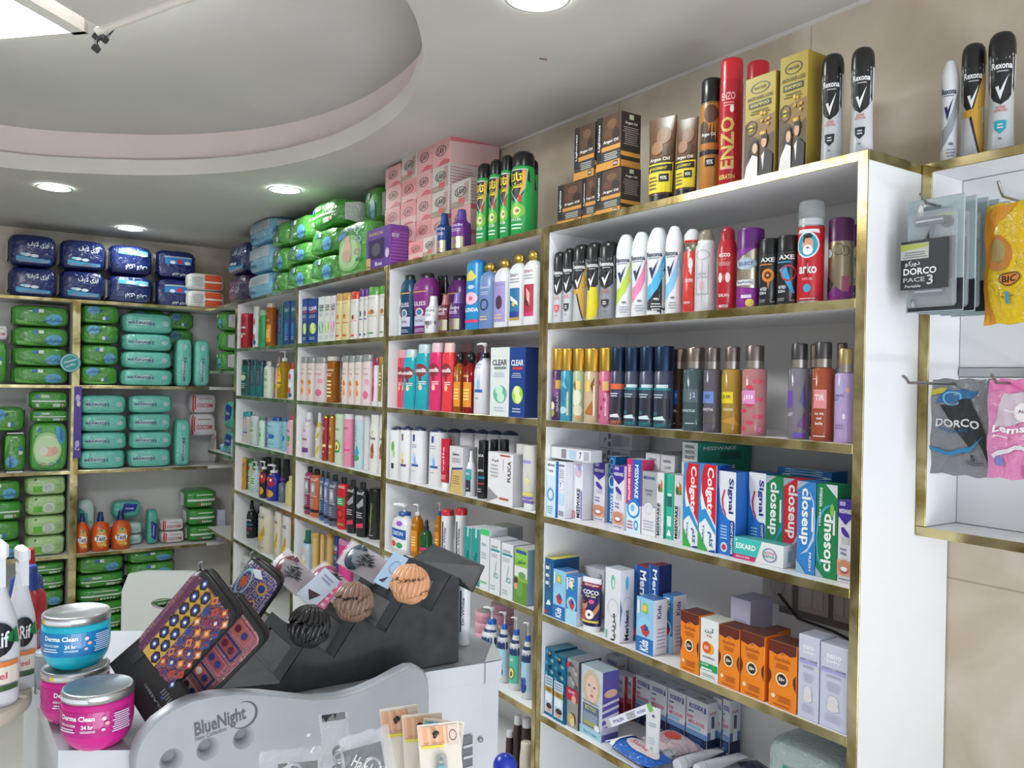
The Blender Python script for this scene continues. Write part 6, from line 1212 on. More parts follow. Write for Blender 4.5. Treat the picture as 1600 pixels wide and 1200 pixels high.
# tissue boxes: a stack per column
PLACED = []
c_corner = lambda a, b: (a.y+b.y)/2 > YV[4]
def stack(plane, c, Z, u0, u1, ys, key, descs, where, d, gap=.0006, wfac=1, dx=0):
    """goods piled on one another; ys = pixel rows of the joints from top to bottom"""
    k = KIND[key[0].partition(':')[0]]; f = onX if plane == 'X' else onY
    um = (u0+u1)/2; zs = [f(um, y, c).z for y in ys]; sh = Z-zs[-1]
    n = len(ys)-1; a = f(u0, (ys[0]+ys[-1])/2, c); b = f(u1, (ys[0]+ys[-1])/2, c)
    tot = zs[0]-Z if zs[0] > Z+.02 else zs[0]-zs[-1]
    h0 = zs[0]-zs[-1]
    for i in range(n-1, -1, -1):        # from the bottom upward
        zb = Z+(zs[i+1]-zs[-1])*tot/h0; zt = Z+(zs[i]-zs[-1])*tot/h0
        kk = key[i] if len(key) > 1 else key[0]
        if zb < -.01:
            up = [q for q in (ZBK if plane == 'Y' else CORNZ if c_corner(a, b) else ZL) if q > zb+.03]
            if up: zt = min(zt, min(up)-TH-.003)
        if zt-zb < .012: continue
        jx = random.uniform(-.004, .004); ax = 1 if plane == 'X' else 0; ex = .0075 if k['cat'] == 'nappy pack' else 0
        lo, hi = min(a[ax], b[ax])+jx, max(a[ax], b[ax])+jx
        lims = ([(-9, -.018), (0, .8371-.0006), (.8711, 1.7263), (1.7603, 2.5902), (2.6242, 3.4713), (3.5075, YB-.005)] if plane == 'X' else [(-9, pv-.869), (pv-.831, pv-.019), (pv+.019, XW-.013)]) if zb < -.01 else [(-9, YB-.005 if plane == 'X' else XW-.02)]
        mid = (lo+hi)/2; L0, L1 = min(lims, key=lambda q: max(q[0]-mid, mid-q[1]))
        lo, hi = max(lo, L0+ex+.0008), min(hi, L1-ex-.0008)
        for (pl, l, h_, d0, d1, q0, q1) in PLACED:
            if pl == plane and l < hi+ex*.6 and h_ > lo-ex*.6 and d0 < c+d and d1 > c and q0 < zt-.002 and q1 > zb+.002:
                if (l+h_)/2 < (lo+hi)/2: lo = max(lo, min(h_+ex*.6, hi-.02))
                else: hi = min(hi, max(l-ex*.6, lo+.02))
        PLACED.append((plane, lo-ex, hi+ex, c, c+d, zb, zt))
        o = k['fn'](hi-lo, zt-zb-gap, d, kk.partition(':')[2])
        if plane == 'X': o.location = (c+d/2, (lo+hi)/2, zb+gap*.5); o.rotation_euler = (0, 0, -PI/2)
        else: o.location = ((lo+hi)/2, c+d/2, zb+gap*.5)
        dd = descs[i] if len(descs) > 1 else descs[0]
        reg(o, dd, where, -ys[i], k['cat'], 'stack')
S2 = 'atop the second bay'
stack('X', .07, 0, 674, 701, [219, 259, 298, 337, 372, 405], ['lav:a', 'lav:c', 'lav:c', 'lav:a', 'lav:a'], ['tissue box in rightmost tall column'], S2, .185)
stack('X', .07, 0, 650.5, 673.5, [230, 268, 306, 344, 378, 412], ['lav:a', 'lav:a', 'lav:a', 'lav:b', 'lav:a'], ['pink tissue box, second tall column from right'], S2, .185)
stack('X', .07, 0, 626.5, 650, [243, 280, 315, 350, 384, 417], ['lav:c', 'lav:b', 'lav:b', 'lav:a', 'lav:a'], ['pink tissue box, third tall column from right'], S2, .185)
stack('X', .07, 0, 602, 625, [260, 291, 324, 357, 392, 422], ['lav:a', 'lav:a', 'lav:b', 'lav:a', 'lav:a'], ['pink tissue box in the leftmost column'], S2, .185)
stack('X', .075, 0, 705, 735, [282, 321, 360, 396], ['lav:c', 'lav:a', 'lav:a'], ['tissue box in low column behind purple bottle'], S2, .17)
stack('X', .0, 0, 638, 660, [377, 408], ['lav:b'], ['pink tissue box standing at the shelf edge'], S2, .028)
stack('X', .0, 0, 661, 681, [370, 403], ['lav:c'], ['striped tissue box standing at the shelf edge'], S2, .028)
KIND['pack']['cat'] = 'nappy pack'
TD = 'atop the farther bays'
def pk(plane, c, Z, u0, u1, ys, keys, desc, where, d): stack(plane, c, Z, u0, u1, ys, ['pack:'+k for k in keys], [desc] if isinstance(desc, str) else desc, where, d, gap=.001)
pk('X', .01, 0, 523, 573, [346, 434], ['malf'], 'large green nappy pack standing upright with baby picture', TD, .1)
pk('X', .02, 0, 480.5, 522, [314, 357, 399, 444], ['molb', 'mol', 'mol'], 'green nappy pack directly left of upright one', TD, .22)
pk('X', .02, 0, 444, 480, [337, 379, 412, 452], ['mol', 'mol', 'mol'], 'green nappy pack in the middle column', TD, .22)
pk('X', .02, 0, 421, 443, [347, 386, 424, 458], ['molr', 'mol', 'molr'], 'green nappy pack in the narrow column', TD, .22)
pk('X', .02, 0, 384, 420, [343, 382, 426, 466], ['ltb', 'ltb', 'ltb'], 'light blue nappy pack', TD, .2)
pk('X', .02, 0, 352, 381, [380, 428, 472], ['navy', 'mar'], 'dark blue adult nappy pack', 'atop the shelf corner', .2)
pk('X', .13, 0, 548, 588, [296, 345, 372, 400, 420], ['mol', 'molb', 'mol', 'mol'], 'green nappy pack beside the tissue boxes', TD, .12)
# lying toothpaste cartons behind and on the upright ones
def lying(key, u0, u1, ys, xf, d, descs, where, Z): stack('X', xf, Z, u0, u1, ys, key, descs, where, d)
N3 = 'third shelf, nearest bay'
zt = onX(880, 721, .02).z
stack('X', .015, ZL[3]+max(.0, onX(886, 720, .03).z-ZL[3])+.004, 844+6, 922, [700, 720], ['miss:barbox'], ['long pale carton lying on upright toothpastes at left'], N3, .035)
stack('X', .17, ZL[3], 918, 985, [675, 697, 719, 741, 762, 785], ['miss:barcode'], ['barcoded white carton lying at the back'], N3, .06)
stack('X', .075, ZL[3], 1008, 1030, [708, 735, 760, 785, 812], ['miss:gend'], ['white carton lying end outward, left pile'], N3, .17)
stack('X', .075, ZL[3], 1031, 1053, [711, 738, 763, 790, 815], ['miss:gend'], ['white carton lying end outward, middle pile'], N3, .17)
stack('X', .075, ZL[3], 1065, 1089, [691, 717, 742, 768, 794, 822], ['miss:green'], ['green toothpaste carton lying end outward'], N3, .17)
stack('X', .12, ZL[3], 1215, 1300, [733, 757, 780, 803, 827, 851], ['miss:dna'], ['blue carton lying behind the big lettered ones'], N3, .05)
KIND['pack']['cat'] = 'bag'
pk('X', .07, ZL[5], 1190, 1318, [1170, 1262], ['dots'], 'pale plastic bag printed with blue dots', 'fifth shelf, nearest bay', .15)
KIND['pack']['cat'] = 'nappy pack'
# ------------------------------------------------------------ nappy packs on the back wall
WB = ['atop the back wall shelving', 'top shelf of back wall', 'middle shelf of back wall', 'lower shelf of back wall', 'floor level of back wall']
Y1 = YB+.02
def bk(k, u0, u1, ys, keys, desc, d=.22, yy=Y1, Z=None): pk('Y', yy, (ZBK+[ZF])[k] if Z is None else Z, u0, u1, ys, keys, desc, WB[k], d)
bk(0, 13, 90, [365, 416, 463], ['navy', 'navy'], 'navy adult nappy pack, leftmost column')
bk(0, 94, 167, [374, 422, 469], ['navy', 'navy'], 'navy adult nappy pack, second column')
bk(0, 169, 241, [382, 430, 474], ['navr', 'navr'], 'navy adult nappy pack, third column')
bk(0, 245, 308, [391, 434, 478], ['navq', 'navq'], 'navy adult nappy pack, fourth column', .14, Y1+.09)
bk(0, 294, 352, [427, 454, 481], ['orng', 'orng'], 'white and orange nappy pack', .1, YB+.001)
bk(1, 17, 114, [477, 510, 541, 571, 599], ['mol']*4, 'green nappy pack left of the upright post')
bk(1, 0-40, 13, [532, 602], ['mol,up'], 'green nappy pack standing at the left frame edge', .12)
bk(1, 0-20, 15, [507, 531.5], ['coco'], 'red and white pack on the standing green one', .12, Z=onY(0, 531.5, Y1).z)
bk(1, 126, 188, [475, 506, 538, 572, 603], ['molr', 'molr', 'mol', 'molr'], 'green nappy pack right of the upright post')
bk(1, 190, 272, [489, 521, 549, 577, 604], ['tur,rot']*4, 'turquoise nappy pack', .16)
bk(1, 200, 258, [481, 512, 541, 571, 600], ['molr', 'mol', 'mol', 'mol'], 'green nappy pack behind the turquoise stack', .085, Y1+.17)
bk(1, 262, 303, [484, 514, 543, 572, 600], ['molr', 'molr', 'mol', 'mol'], 'green nappy pack behind upright turquoise ones', .085, Y1+.17)
bk(1, 273, 300, [529, 604], ['tur,up'], 'turquoise nappy pack standing on end, left one', .12)
bk(1, 301, 328, [531, 604], ['tur,up'], 'turquoise nappy pack standing on end, right one', .12)
bk(2, 46, 111, [641, 660], ['molb'], 'green nappy pack lying on the large face-out pack', .12, Z=onY(80, 660, Y1).z)
bk(2, 46, 111, [611, 640.5], ['molb'], 'green nappy pack topmost beside the purple strip', .16, Z=onY(80, 640.5, Y1).z)
bk(2, 47, 112, [660, 737], ['face'], 'large green nappy pack facing out with baby picture', .12)
bk(2, 5, 45, [676, 742], ['mol,up'], 'green nappy pack standing on end')
bk(2, -20, 50, [636, 675], ['molr'], 'green nappy pack lying on the end-standing ones', Z=onY(20, 675, Y1).z)
bk(2, -40, 3, [676, 744], ['mol,up'], 'green nappy pack cut by the left frame edge')
bk(2, 125, 199, [617, 648, 677, 706, 737], ['tur,rot']*4, 'turquoise nappy pack in the left stack', .16)
bk(2, 201, 270, [617, 648, 678, 707, 738], ['tur,rot']*4, 'turquoise nappy pack in the right stack', .16)
bk(2, 271, 299, [655, 731], ['tur,up'], 'turquoise nappy pack standing on end', .12)
bk(3, -40, 34, [751, 785, 817, 850, 879], ['mol', 'molb', 'molr', 'mol'], 'green nappy pack at the left frame edge', Z=ZBK[3])
bk(3, 37, 110, [744, 777, 811, 845, 879], ['pale']*4, 'pale green nappy pack')
bk(3, 252, 289, [811, 829, 847], ['coco', 'coco'], 'white and red nappy pack', .14, Y1+.05)
bk(3, 168, 225, [818, 840, 860], ['wtur', 'wtur'], 'white and teal nappy pack', .14, Y1+.1)
bk(3, 222, 250, [797, 852], ['dtur,up'], 'teal and navy nappy pack leaning upright', .1, Y1+.06)
bk(3, 176, 221, [783, 817], ['dtur'], 'teal nappy pack lying on white and teal ones', .12, Y1+.11, Z=ZBK[3]+.0+onY(200, 817.5, Y1+.1).z-onY(200, 860, Y1+.1).z)
bk(3, 120, 148, [781, 864], ['wtur'], 'pale teal pack behind the detergent bottles', .1, Y1+.14)
pk('Y', YB+.05, ZBK[3], 289, 340, [766, 796, 824, 850], ['gtxt', 'gtxt', 'gtxt'], 'green nappy pack piled near the corner', WB[3], .2)
YFL = [870, 906, 936, 966, 996, 1026, 1058, 1090]
bk(4, 118, 195, YFL, ['mol', 'molb', 'gtxt', 'molb', 'molb', 'molb', 'molb'], 'green nappy pack below the detergent bottles', .24)
bk(4, 36, 105, [880, 906, 936, 970, 1002, 1034, 1064, 1094], ['molb', 'molb', 'mol', 'molb', 'molb', 'molb', 'molb'], 'green nappy pack left of the upright post', .24)
bk(4, 198, 275, [860, 888, 922, 955, 990, 1022, 1056, 1090], ['mol', 'mol', 'molb', 'molb', 'molb', 'molb', 'molb'], 'green nappy pack behind the plastic chair', .24)
CW = 'corner shelf'
def corner(k, u0, u1, ys, keys, desc, x=.02, d=.2): pk('X', x, CORNZ[k], u0, u1, ys, keys, desc, ['upper ', 'upper ', 'middle ', 'lower '][k]+'corner shelf', d)
corner(1, 318, 345, [487, 517, 546, 575], ['mol', 'molr', 'mol'], 'green nappy pack')
bk(2, 296, 338, [615, 641, 671], ['coco', 'coco'], 'red and white nappy pack by the corner', .1, Y1+.13, Z=ZBK[2]+.155)
bk(2, 303, 340, [672, 728], ['cocf'], 'white and red nappy pack with baby picture', .12, Y1+.12)
corner(2, 347, 363, [625, 646, 662], ['dtur', 'dtur'], 'turquoise pack')
corner(2, 342, 350, [724, 738], ['ltb'], 'small bright blue pack')
stack('X', .02, CORNZ[2], 351, 362, [686, 702, 718, 734], ['lavbox'], ['violet carton'], 'middle corner shelf', .1)
stack('Y', YB+.01, ZBK[3], 341, 352, [797, 848], ['lavbox'], ['plain white carton in the corner'], 'lower shelf of back wall', .03)
finish_rows = True
# orange detergent jugs
def jug(w, h, d):
    root = empty('detergent_bottle'); m = MB()
    m.lathe([(0, w*.44), (.01*h, w*.49), (.3*h, w*.5), (.55*h, w*.47), (.68*h, w*.38), (.74*h, w*.2), (.78*h, w*.16)], 'd3591d/p', 22, d/w, 3)
    S = lambda u, v, o: Vector((u, -d/2*(1-min(.96, abs(u)/(w/2))**3)**(1/3)-.002-o, v))
    m.art([e_(0, .33, .3, .24, 'e89a3a'), e_(0, .52, .2, .07, 'c8b070'), p_('3a8a3a', -.1, .54, .1, .6, .06, .52), e_(-.04, .34, .34, .1, 'eae6e0'), T('Test', -.04, .34, .54, .13, '1c2f6a'), e_(.1, .16, .2, .05, 'e8c060'), n_(-.2, .1, .2, .16, 2, 'b84a1a')], S, w, h, w/10, h/12, .0008)
    m.build('bottle_body', root)
    m = MB(); m.tube([(w*.22, 0, h*.7), (w*.44, 0, h*.66), (w*.52, 0, h*.5), (w*.49, 0, h*.3), (w*.4, 0, h*.24)], [w*.07, w*.075, w*.075, w*.075, w*.06], 'd3591d/p', 8); m.build('handle', root)
    m = MB(); m.lathe([(.76*h, w*.2), (.86*h, w*.19), (.87*h, w*.16), (.985*h, w*.14), (h, w*.1)], '1c2a6a/p', 18); m.build('cap', root)
    return root
for u0, u1, xx in ((118, 141, 0), (143, 173, 0), (175, 205, 0)):
    a, b = onY(u0, 830, YB+.03), onY(u1, 830, YB+.03); h = onY(160, 800, YB+.06).z-ZBK[3]
    o = jug(b.x-a.x-.004, h, .09); o.location = ((a.x+b.x)/2, YB+.065, ZBK[3]+.0005); reg(o, 'orange detergent jug with navy cap', WB[3], u0, 'detergent bottle')
# purple strip and round sticker on the post of the back shelving
m = MB(); a = onY(115, 660, YB-.004); b = onY(127, 660, YB-.004); z1, z0 = onY(121, 604, YB-.004).z, onY(121, 716, YB-.004).z
m.box(a.x, YB-.0055, z0, b.x, YB-.0035, z1, '4b2f8e/p'); S = lambda u, v, o: Vector(((a.x+b.x)/2+u, YB-.0055-o, z0+v)); ww, hh = b.x-a.x, z1-z0
m.art([e_(0, .84, .3, .05, 'b8a8d8'), e_(.1, .76, .25, .04, 'd0c4e0'), e_(0, .2, .3, .05, 'b8a8d8'), T('\ufe8e\ufe91', 0, .13, .6, .05, 'd0c4e0')], S, ww, hh)
tag(m.build('shelf_strip'), 'purple advertising strip hanging on the upright post of the back shelving', 'sign')
m = MB(); c = onY(110, 567, YB-.02); R = abs(onY(127, 567, YB-.02).x-onY(94, 567, YB-.02).x)/2
Mx = Matrix.Translation(c) @ Matrix.Rotation(PI/2, 4, 'X'); m.lathe([(0, R), (.002, R)], '2b8f94/p', 28, M=Mx)
m.art([('o', 0, 0, .45, .45, 'a8c8c4', .1), T('Honeys', 0, .1, .6, .14, 'e0e8e4', 20), T('molfix', 0, -.12, .5, .12, 'c8dcd8', 20)], lambda u, v, o: Vector((c.x+u, c.y-.003-o, c.z+v)), 2*R, 2*R)
m.tube([(c.x, c.y-.001, c.z+R), (c.x, YB-.004, c.z+R+.01)], .001, '2b8f94/p', 6)
tag(m.build('round_sign'), 'round teal promotional disc hanging beside the upright post', 'sign')
# ------------------------------------------------------------ lamps
m = 0
for i, (u, v, desc) in enumerate(((85, 293, 'round recessed ceiling lamp at far left'), (445, 296, 'round recessed ceiling lamp above the light blue packs'), (204, 357, 'small-looking recessed ceiling lamp near the back wall'), (840, -6, 'recessed ceiling lamp cut by the top picture edge'))):
    c = onZ(u, v, ZC-.003); root = empty('ceiling_lamp'); root.location = c; R = .058
    m = MB(); m.lathe([(0, R*1.18), (-.003, R*1.16), (-.004, R*1.02), (0, R)], 'dfe2e0/p', 32, capb=False, capt=False); m.build('lamp_rim', root)
    m = MB(); m.lathe([(-.0008, R), (-.001, 0)], 'lamp_glow', 32, capb=False); m.build('lamp_disc', root)
    reg(root, desc, 'in the lowered ceiling', u, 'ceiling lamp')
# hanging light box at upper left
zl = ZC-.02
root = empty('light_box'); cA = onZ(138, 50, zl); root.location = cA
e1 = (onZ(0, 62, zl)-cA); e2 = (onZ(45, -5, zl)-cA)
e1n = e1.normalized(); e2n = Vector((0, 0, 1)).cross(e1n); e2n = e2n if e2n.dot(e2) > 0 else -e2n
def Q(a, b, z): return e1n*a+e2n*b+Vector((0, 0, z))
L1, L2, bw = .62, .62, .035
m = MB(); m.poly([Q(bw, bw, 0), Q(L1-bw, bw, 0), Q(L1-bw, L2-bw, 0), Q(bw, L2-bw, 0)], 'panel_glow'); m.build('light_panel', root)
m = MB()
for a0, b0, a1, b1 in ((0, 0, L1, bw*.35), (0, L2-bw, L1, L2), (0, 0, bw, L2), (L1-bw, 0, L1, L2)):
    P = [Q(a0, b0, -.004), Q(a1, b0, -.004), Q(a1, b1, -.004), Q(a0, b1, -.004)]; P2 = [p+Vector((0, 0, .07)) for p in P]
    m.poly(P, 'e8e4de/p')
    for i in range(4): m.poly([P[i], P[(i+1) % 4], P2[(i+1) % 4], P2[i]], 'e0dbd4/p')
m.build('panel_frame', root); tag(root, 'hanging square light box glowing white at the upper left', 'ceiling light')
root = empty('light_box'); cB = onZ(148, 50, zl); root.location = cB
f1 = (onZ(300, -6, zl)-cB).normalized(); f2 = Vector((-f1.y, f1.x, 0)); f2 = f2 if f2.dot(e2n) > 0 else -f2
m = MB(); P = [f1*a+e2n*b for a, b in ((.03, .0), (.7, .0), (.7, .5), (.03, .5))]; m.poly(P, 'd5d0ca/p'); P2 = [p+Vector((0, 0, .07)) for p in P]
for i in range(4): m.poly([P[i], P[(i+1) % 4], P2[(i+1) % 4], P2[i]], 'd5d0ca/p')
m.build('box_panel', root); m = MB(); m.tube([f1*.012, f1*.7], .011, 'ddd7ce/p', 4); m.build('box_rail', root)
tag(root, 'unlit cream light box beside the glowing one, by top edge', 'ceiling light')
m = MB(); b0 = onZ(150, 52, zl-.005)
pts = [at(200, 18, 2.15), at(184, 28, 2.15), at(185, 40, 2.14), at(170, 55, 2.13), at(160, 62, 2.13)]
m.tube(pts, .003, '1a1a1c/p', 6); m.tube([at(158, 50, 2.13), at(150, 66, 2.13), at(153, 74, 2.13)], .004, '1a1a1c/p', 6)
for u, v in ((151, 58), (163, 61), (150, 76)):
    c = at(u, v, 2.13); Mx = Matrix.Translation(c) @ Matrix.Rotation(.6, 4, 'Y'); m.box(-.010, -.008, -.007, .010, .008, .007, '18181a/p', .002, M=Mx)
tag(m.build('cable_clip'), 'black cable with clips dangling from the corner of the light box', 'cable')
# ------------------------------------------------------------ goods on and in the razor cabinet
rows(None, 0, 'on top of the razor cabinet', '''
rexw:g 1469 1500 93 .175 i|white spray can with grey flank
rexm:g 1501 1541 67 .172 i|black and gold spray can
rexm:cc 1543 1588 49 .168 i|black and silver spray can with turquoise shield
''')
def sheet_x(X, u0, v0, u1, v1):
    """flat thing hanging parallel to the wall: origin at upper left"""
    a = onX(u0, v0, X); b = onX(u1, v1, X); return a, a.y-b.y, a.z-b.z
def hang_surf(a, w, h, X):
    return lambda u, v, o: Vector((X-o, a.y-w/2-u, a.z-h+v))
a, w_, h_ = sheet_x(.06, 1417, 316, 1503, 490)
yh = a.y-w_*.5
hook(yh, a.z-.012, .035, .012)
for i in range(5):
    X = .062+.027*i; root = empty('razor_pack'); A = Vector((X, a.y-.004*i, a.z)); S = hang_surf(A, w_, h_, X)
    m = MB(); m.box(X, A.y-w_, A.z-h_*.97, X+.003, A.y, A.z-.0, '9fb0b4/p', .001)
    m.art([r_(-.46, .04, .5, .3, '20242a'), r_(.08, .3, .36, .66, '4a2f2a'), r_(-.3, .86, -.2, .93, 'e0e4e4'), e_(.22, .78, .12, .05, '3a2a2c'), p_('a8b85a', .06, .86, .36, .85, .36, .83, .06, .84), p_('e8ecec', -.3, .9, -.12, .9, -.18, .96, -.2, .93, -.26, .96), r_(-.2, .9, .1, .93, '5f7074'), r_(-.44, .06, -.28, .15, '3a3e44'), T('6', -.36, .105, .06, .05, WH)], S, w_, h_)
    m.build('backing_card', root)
    m = MB(); m.box(X-.012, A.y-w_*.92, A.z-h_*.93, X-.0005, A.y-w_*.06, A.z-h_*.12, 'clear_shell', .004); m.build('blister', root)
    m = MB()
    for zz in (.2, .8):
        z = A.z-h_*zz; m.box(X-.009, A.y-w_*.72, z-.006, X-.002, A.y-w_*.2, z+.006, '2b2f38/p', .001); m.box(X-.01, A.y-w_*.7, z-.001, X-.009, A.y-w_*.22, z+.002, 'a8adb4/m')
    m.tube([(X-.006, A.y-w_*.5, A.z-h_*.22), (X-.008, A.y-w_*.42, A.z-h_*.4), (X-.006, A.y-w_*.45, A.z-h_*.78)], [.004, .007, .005], '24272f/p', 8); m.build('razor', root)
    if i == 0:
        m = MB(); x0 = X-.0145; q, w2, h2 = sheet_x(x0, 1408, 379, 1481, 448)
        m.box(x0, q.y-w2, q.z-h2, x0+.0018, q.y, q.z, '24272c', .0004)
        m.art([p_('b8bcb8', -.5, .62, .1, .62, .1, .94, -.5, .94), p_('a8b048', -.5, .8, .1, .86, .1, .92, -.5, .94), n_(-.46, .64, .08, .78, 3, '7a7e7a'), T('\ufeee\ufb90\ufead\ufeed\ufea9', -.24, .53, .32, .12, WH), T('*DORCO', -.08, .37, .7, .14, 'f0f0f0'), T('PACE', -.2, .2, .46, .09, 'b8bcc0'), T('3', .14, .18, .13, .2, 'c4c8cc'), T('Portable', -.22, .07, .34, .06, 'c8ccd0')], lambda u, v, o: Vector((x0-o, q.y-w2/2-u, q.z-h2+v)), w2, h2)
        m.build('front_sleeve', root)
    reg(root, 'grey blister pack of disposable razors' if i else 'frontmost grey blister pack of black razors', "on the cabinet's upper left hook", -X, 'razor pack', 'stack' if i else None)
def bag(name, X, px, base, art, desc, where, cat, thick=.012, wav=.0008):
    a, w, h = sheet_x(X, *px); m = MB(); n = 10; rr = random.Random(3); ph = rr.uniform(0, 6)
    def P(u, v, o): 
        e = max(0, (1-abs(2*u)**4))*max(0, 1-abs(2*v-1)**6); return Vector((X-thick/2*e-wav*math.sin(23*u+9*v+ph)-o, a.y-w*(.5+u)-wav*2*math.sin(14*v), a.z-h+v*h+wav*2*math.sin(17*u)))
    front = [[P(-.5+i/n, j/n, 0) for i in range(n+1)] for j in range(n+1)]; m.grid(front, base+'/g')
    back = [[Vector((2*X-p.x+.002, p.y, p.z)) for p in r][::-1] for r in front]; m.grid(back, base+'/g')
    m.art(art, P, 1, 1, .1, .1, .0008); o = m.build(name); reg(o, desc, where, px[0], cat); return a, w, h
a, w_, h_ = bag('razor_bag', .10, (1541, 322, 1640, 503), 'd8b414', [p_('cf8a1e', -.5, 0, -.3, .0, -.42, .2, -.44, .6, -.3, .8, 0, 1, -.5, .95), e_(-.26, .58, .2, .15, 'b8742a'), e_(-.28, .6, .12, .1, '9a8a4a'), e_(-.06, .37, .17, .055, '3a2418'), e_(-.06, .37, .155, .045, 'cf7a22'), T('*BIC', -.06, .37, .22, .055, '1f1512'), T('1', -.1, .22, .06, .1, '3f8fb4'), r_(-.2, .215, -.15, .225, '6a5a14'), r_(-.05, .225, .0, .235, '6a5a14'), ], 'yellow bag of single blade razors', "on the cabinet's upper right hook", 'razor bag')
hook(a.y-w_*.42, a.z+.004, .07, .02)
a, w_, h_ = bag('razor_bag', .115, (1456, 592, 1549, 748), '7e8186', [r_(-.5, .84, .0, .9, 'c8b840'), p_('2a6a9a', -.4, .74, .2, .78, .3, .88, -.2, .9), ('o', -.1, .8, .16, .08, '6ab0d8', .2), p_('1f2226', .0, .78, .2, .8, .44, .4, .46, .1, .38, .3, .1, .6), p_('26292e', -.3, .72, .1, .74, .3, .4, .2, .3, -.1, .5), T('*DORCO', -.04, .54, .72, .085, 'd8dadc'), T('TWIN BLADE', -.1, .465, .5, .035, '2f6a9a'), p_('2f7fb4', -.5, .3, -.2, .24, .2, .3, .4, .42, .2, .25, -.2, .2, -.5, .26), T('5', .24, .2, .07, .06, '24262a'), n_(.1, .12, .4, .16, 2, '4a4e54')], 'grey bag of five black razors', "on the cabinet's lower left hook", 'razor bag')
hook(a.y-w_*.4, a.z-.008, max(-.02, onY(1409, 585, a.y-w_*.4).x), .01)
a, w_, h_ = bag('razor_bag', .09, (1545, 592, 1640, 755), 'd986b4', [r_(-.5, .88, .5, .99, 'dc6aa8'), p_('c9b8c4', -.4, .5, -.2, .86, .4, .86, .3, .6), p_('d8d4dc', -.2, .7, .4, .66, .4, .64, -.2, .68), e_(.16, .66, .2, .1, 'e4dce0'), T('ALOE', .14, .67, .22, .03, '7a5a6a'), T('*Lemsor', .0, .5, .8, .075, 'f0eef0'), T('lady', .3, .42, .3, .09, 'e8d8e4'), p_('d8d4da', -.4, .24, .0, .34, .3, .32, .3, .28, .0, .3, -.36, .2), e_(-.28, .17, .08, .05, '7a7ab8'), r_(.1, .02, .3, .14, 'c85aa4'), n_(-.4, .4, -.1, .44, 1, 'e0c0d4')], 'pink bag of ladies razors', "on the cabinet's lower right hook", 'razor bag')
hook(a.y-w_*.35, a.z-.006, .05, .012)
# ------------------------------------------------------------ counter
ZT = -.84
def cp(u, v, z=ZT): p = onZ(u, v, ZT); return Vector((p.x, p.y, z))
root = empty('shop_counter'); c0 = cp(500, 1090); root.location = (c0.x, c0.y, ZF); off = Vector(root.location)
top = [Vector((-1.106, .45, ZT)), Vector((-1.104, .325, ZT)), cp(215, 1172), cp(667, 1050), cp(757, 1036), cp(784, 1031), cp(767, 1006), cp(725, 984), cp(430, 985), Vector((-1.08, .87, ZT)), Vector((-1.106, .86, ZT))]
m = MB(); tt = tessellate_polygon([[Vector((p.x, p.y, 0)) for p in top]])
for t in tt: m.poly([top[i]-off for i in t], 'grey_plastic')
for i in range(len(top)):
    a, b = top[i], top[(i+1) % len(top)]; m.poly([a-off, b-off, b-off-Vector((0, 0, .03)), a-off-Vector((0, 0, .03))], 'white_plastic')
m.build('counter_top', root)
m = MB()
ctr = sum(top, Vector())/len(top)
inn = [p+(ctr-p)*.012 for p in top]
for i in range(len(inn)):
    a, b = inn[i]-off, inn[(i+1) % len(inn)]-off; m.poly([a-Vector((0, 0, .03)), b-Vector((0, 0, .03)), Vector((b.x, b.y, .002)), Vector((a.x, a.y, .002))], 'white_plastic')
m.build('cabinet_body', root)
# chamfered corner block, screw and grille on the front face near the right end
a, b = cp(667, 1050), cp(757, 1036); fx = (b-a).normalized(); fn = Vector((fx.y, -fx.x, 0)); fn = fn if fn.dot(CAM-a) > 0 else -fn
def fpl(u, v, o=.0): r = ray(u, v); t = (a-CAM).dot(fn)/r.dot(fn); return CAM+r*t+fn*o-off
m = MB(); q = cp(784, 1031)-off; p1 = cp(757, 1036)-off; p2 = cp(770, 1008)-off
m.poly([p1+Vector((0, 0, .001)), q+Vector((0, 0, .001)), p2+Vector((0, 0, .008))], 'e4e6e8/p'); m.poly([p1+fn*.004+Vector((0, 0, .001)), fpl(757, 1071, .004), q+fn*.004+Vector((0, 0, .001))], 'white_plastic'); m.build('corner_cap', root)
m = MB(); c = fpl(750, 1155, .002); Mx = Matrix.Translation(c) @ fn.to_track_quat('Z', 'Y').to_matrix().to_4x4(); m.lathe([(0, .0045), (.002, .004), (.003, .002)], 'a8aaad/m', 14, M=Mx); m.build('screw', root)
m = MB(); m.poly([fpl(722, 1150, .0035), fpl(737, 1147, .0035), fpl(737, 1230, .0035), fpl(722, 1230, .0035)], '6f7276/p')
for v in (1160, 1177, 1194, 1211): m.poly([fpl(722, v+4, .005), fpl(737, v, .005), fpl(737, v+4, .005), fpl(722, v+8, .005)], 'c2c5c9/p')
m.build('grille', root)
tag(root, 'white plastic topped counter carrying jars and the black display stand', 'counter')
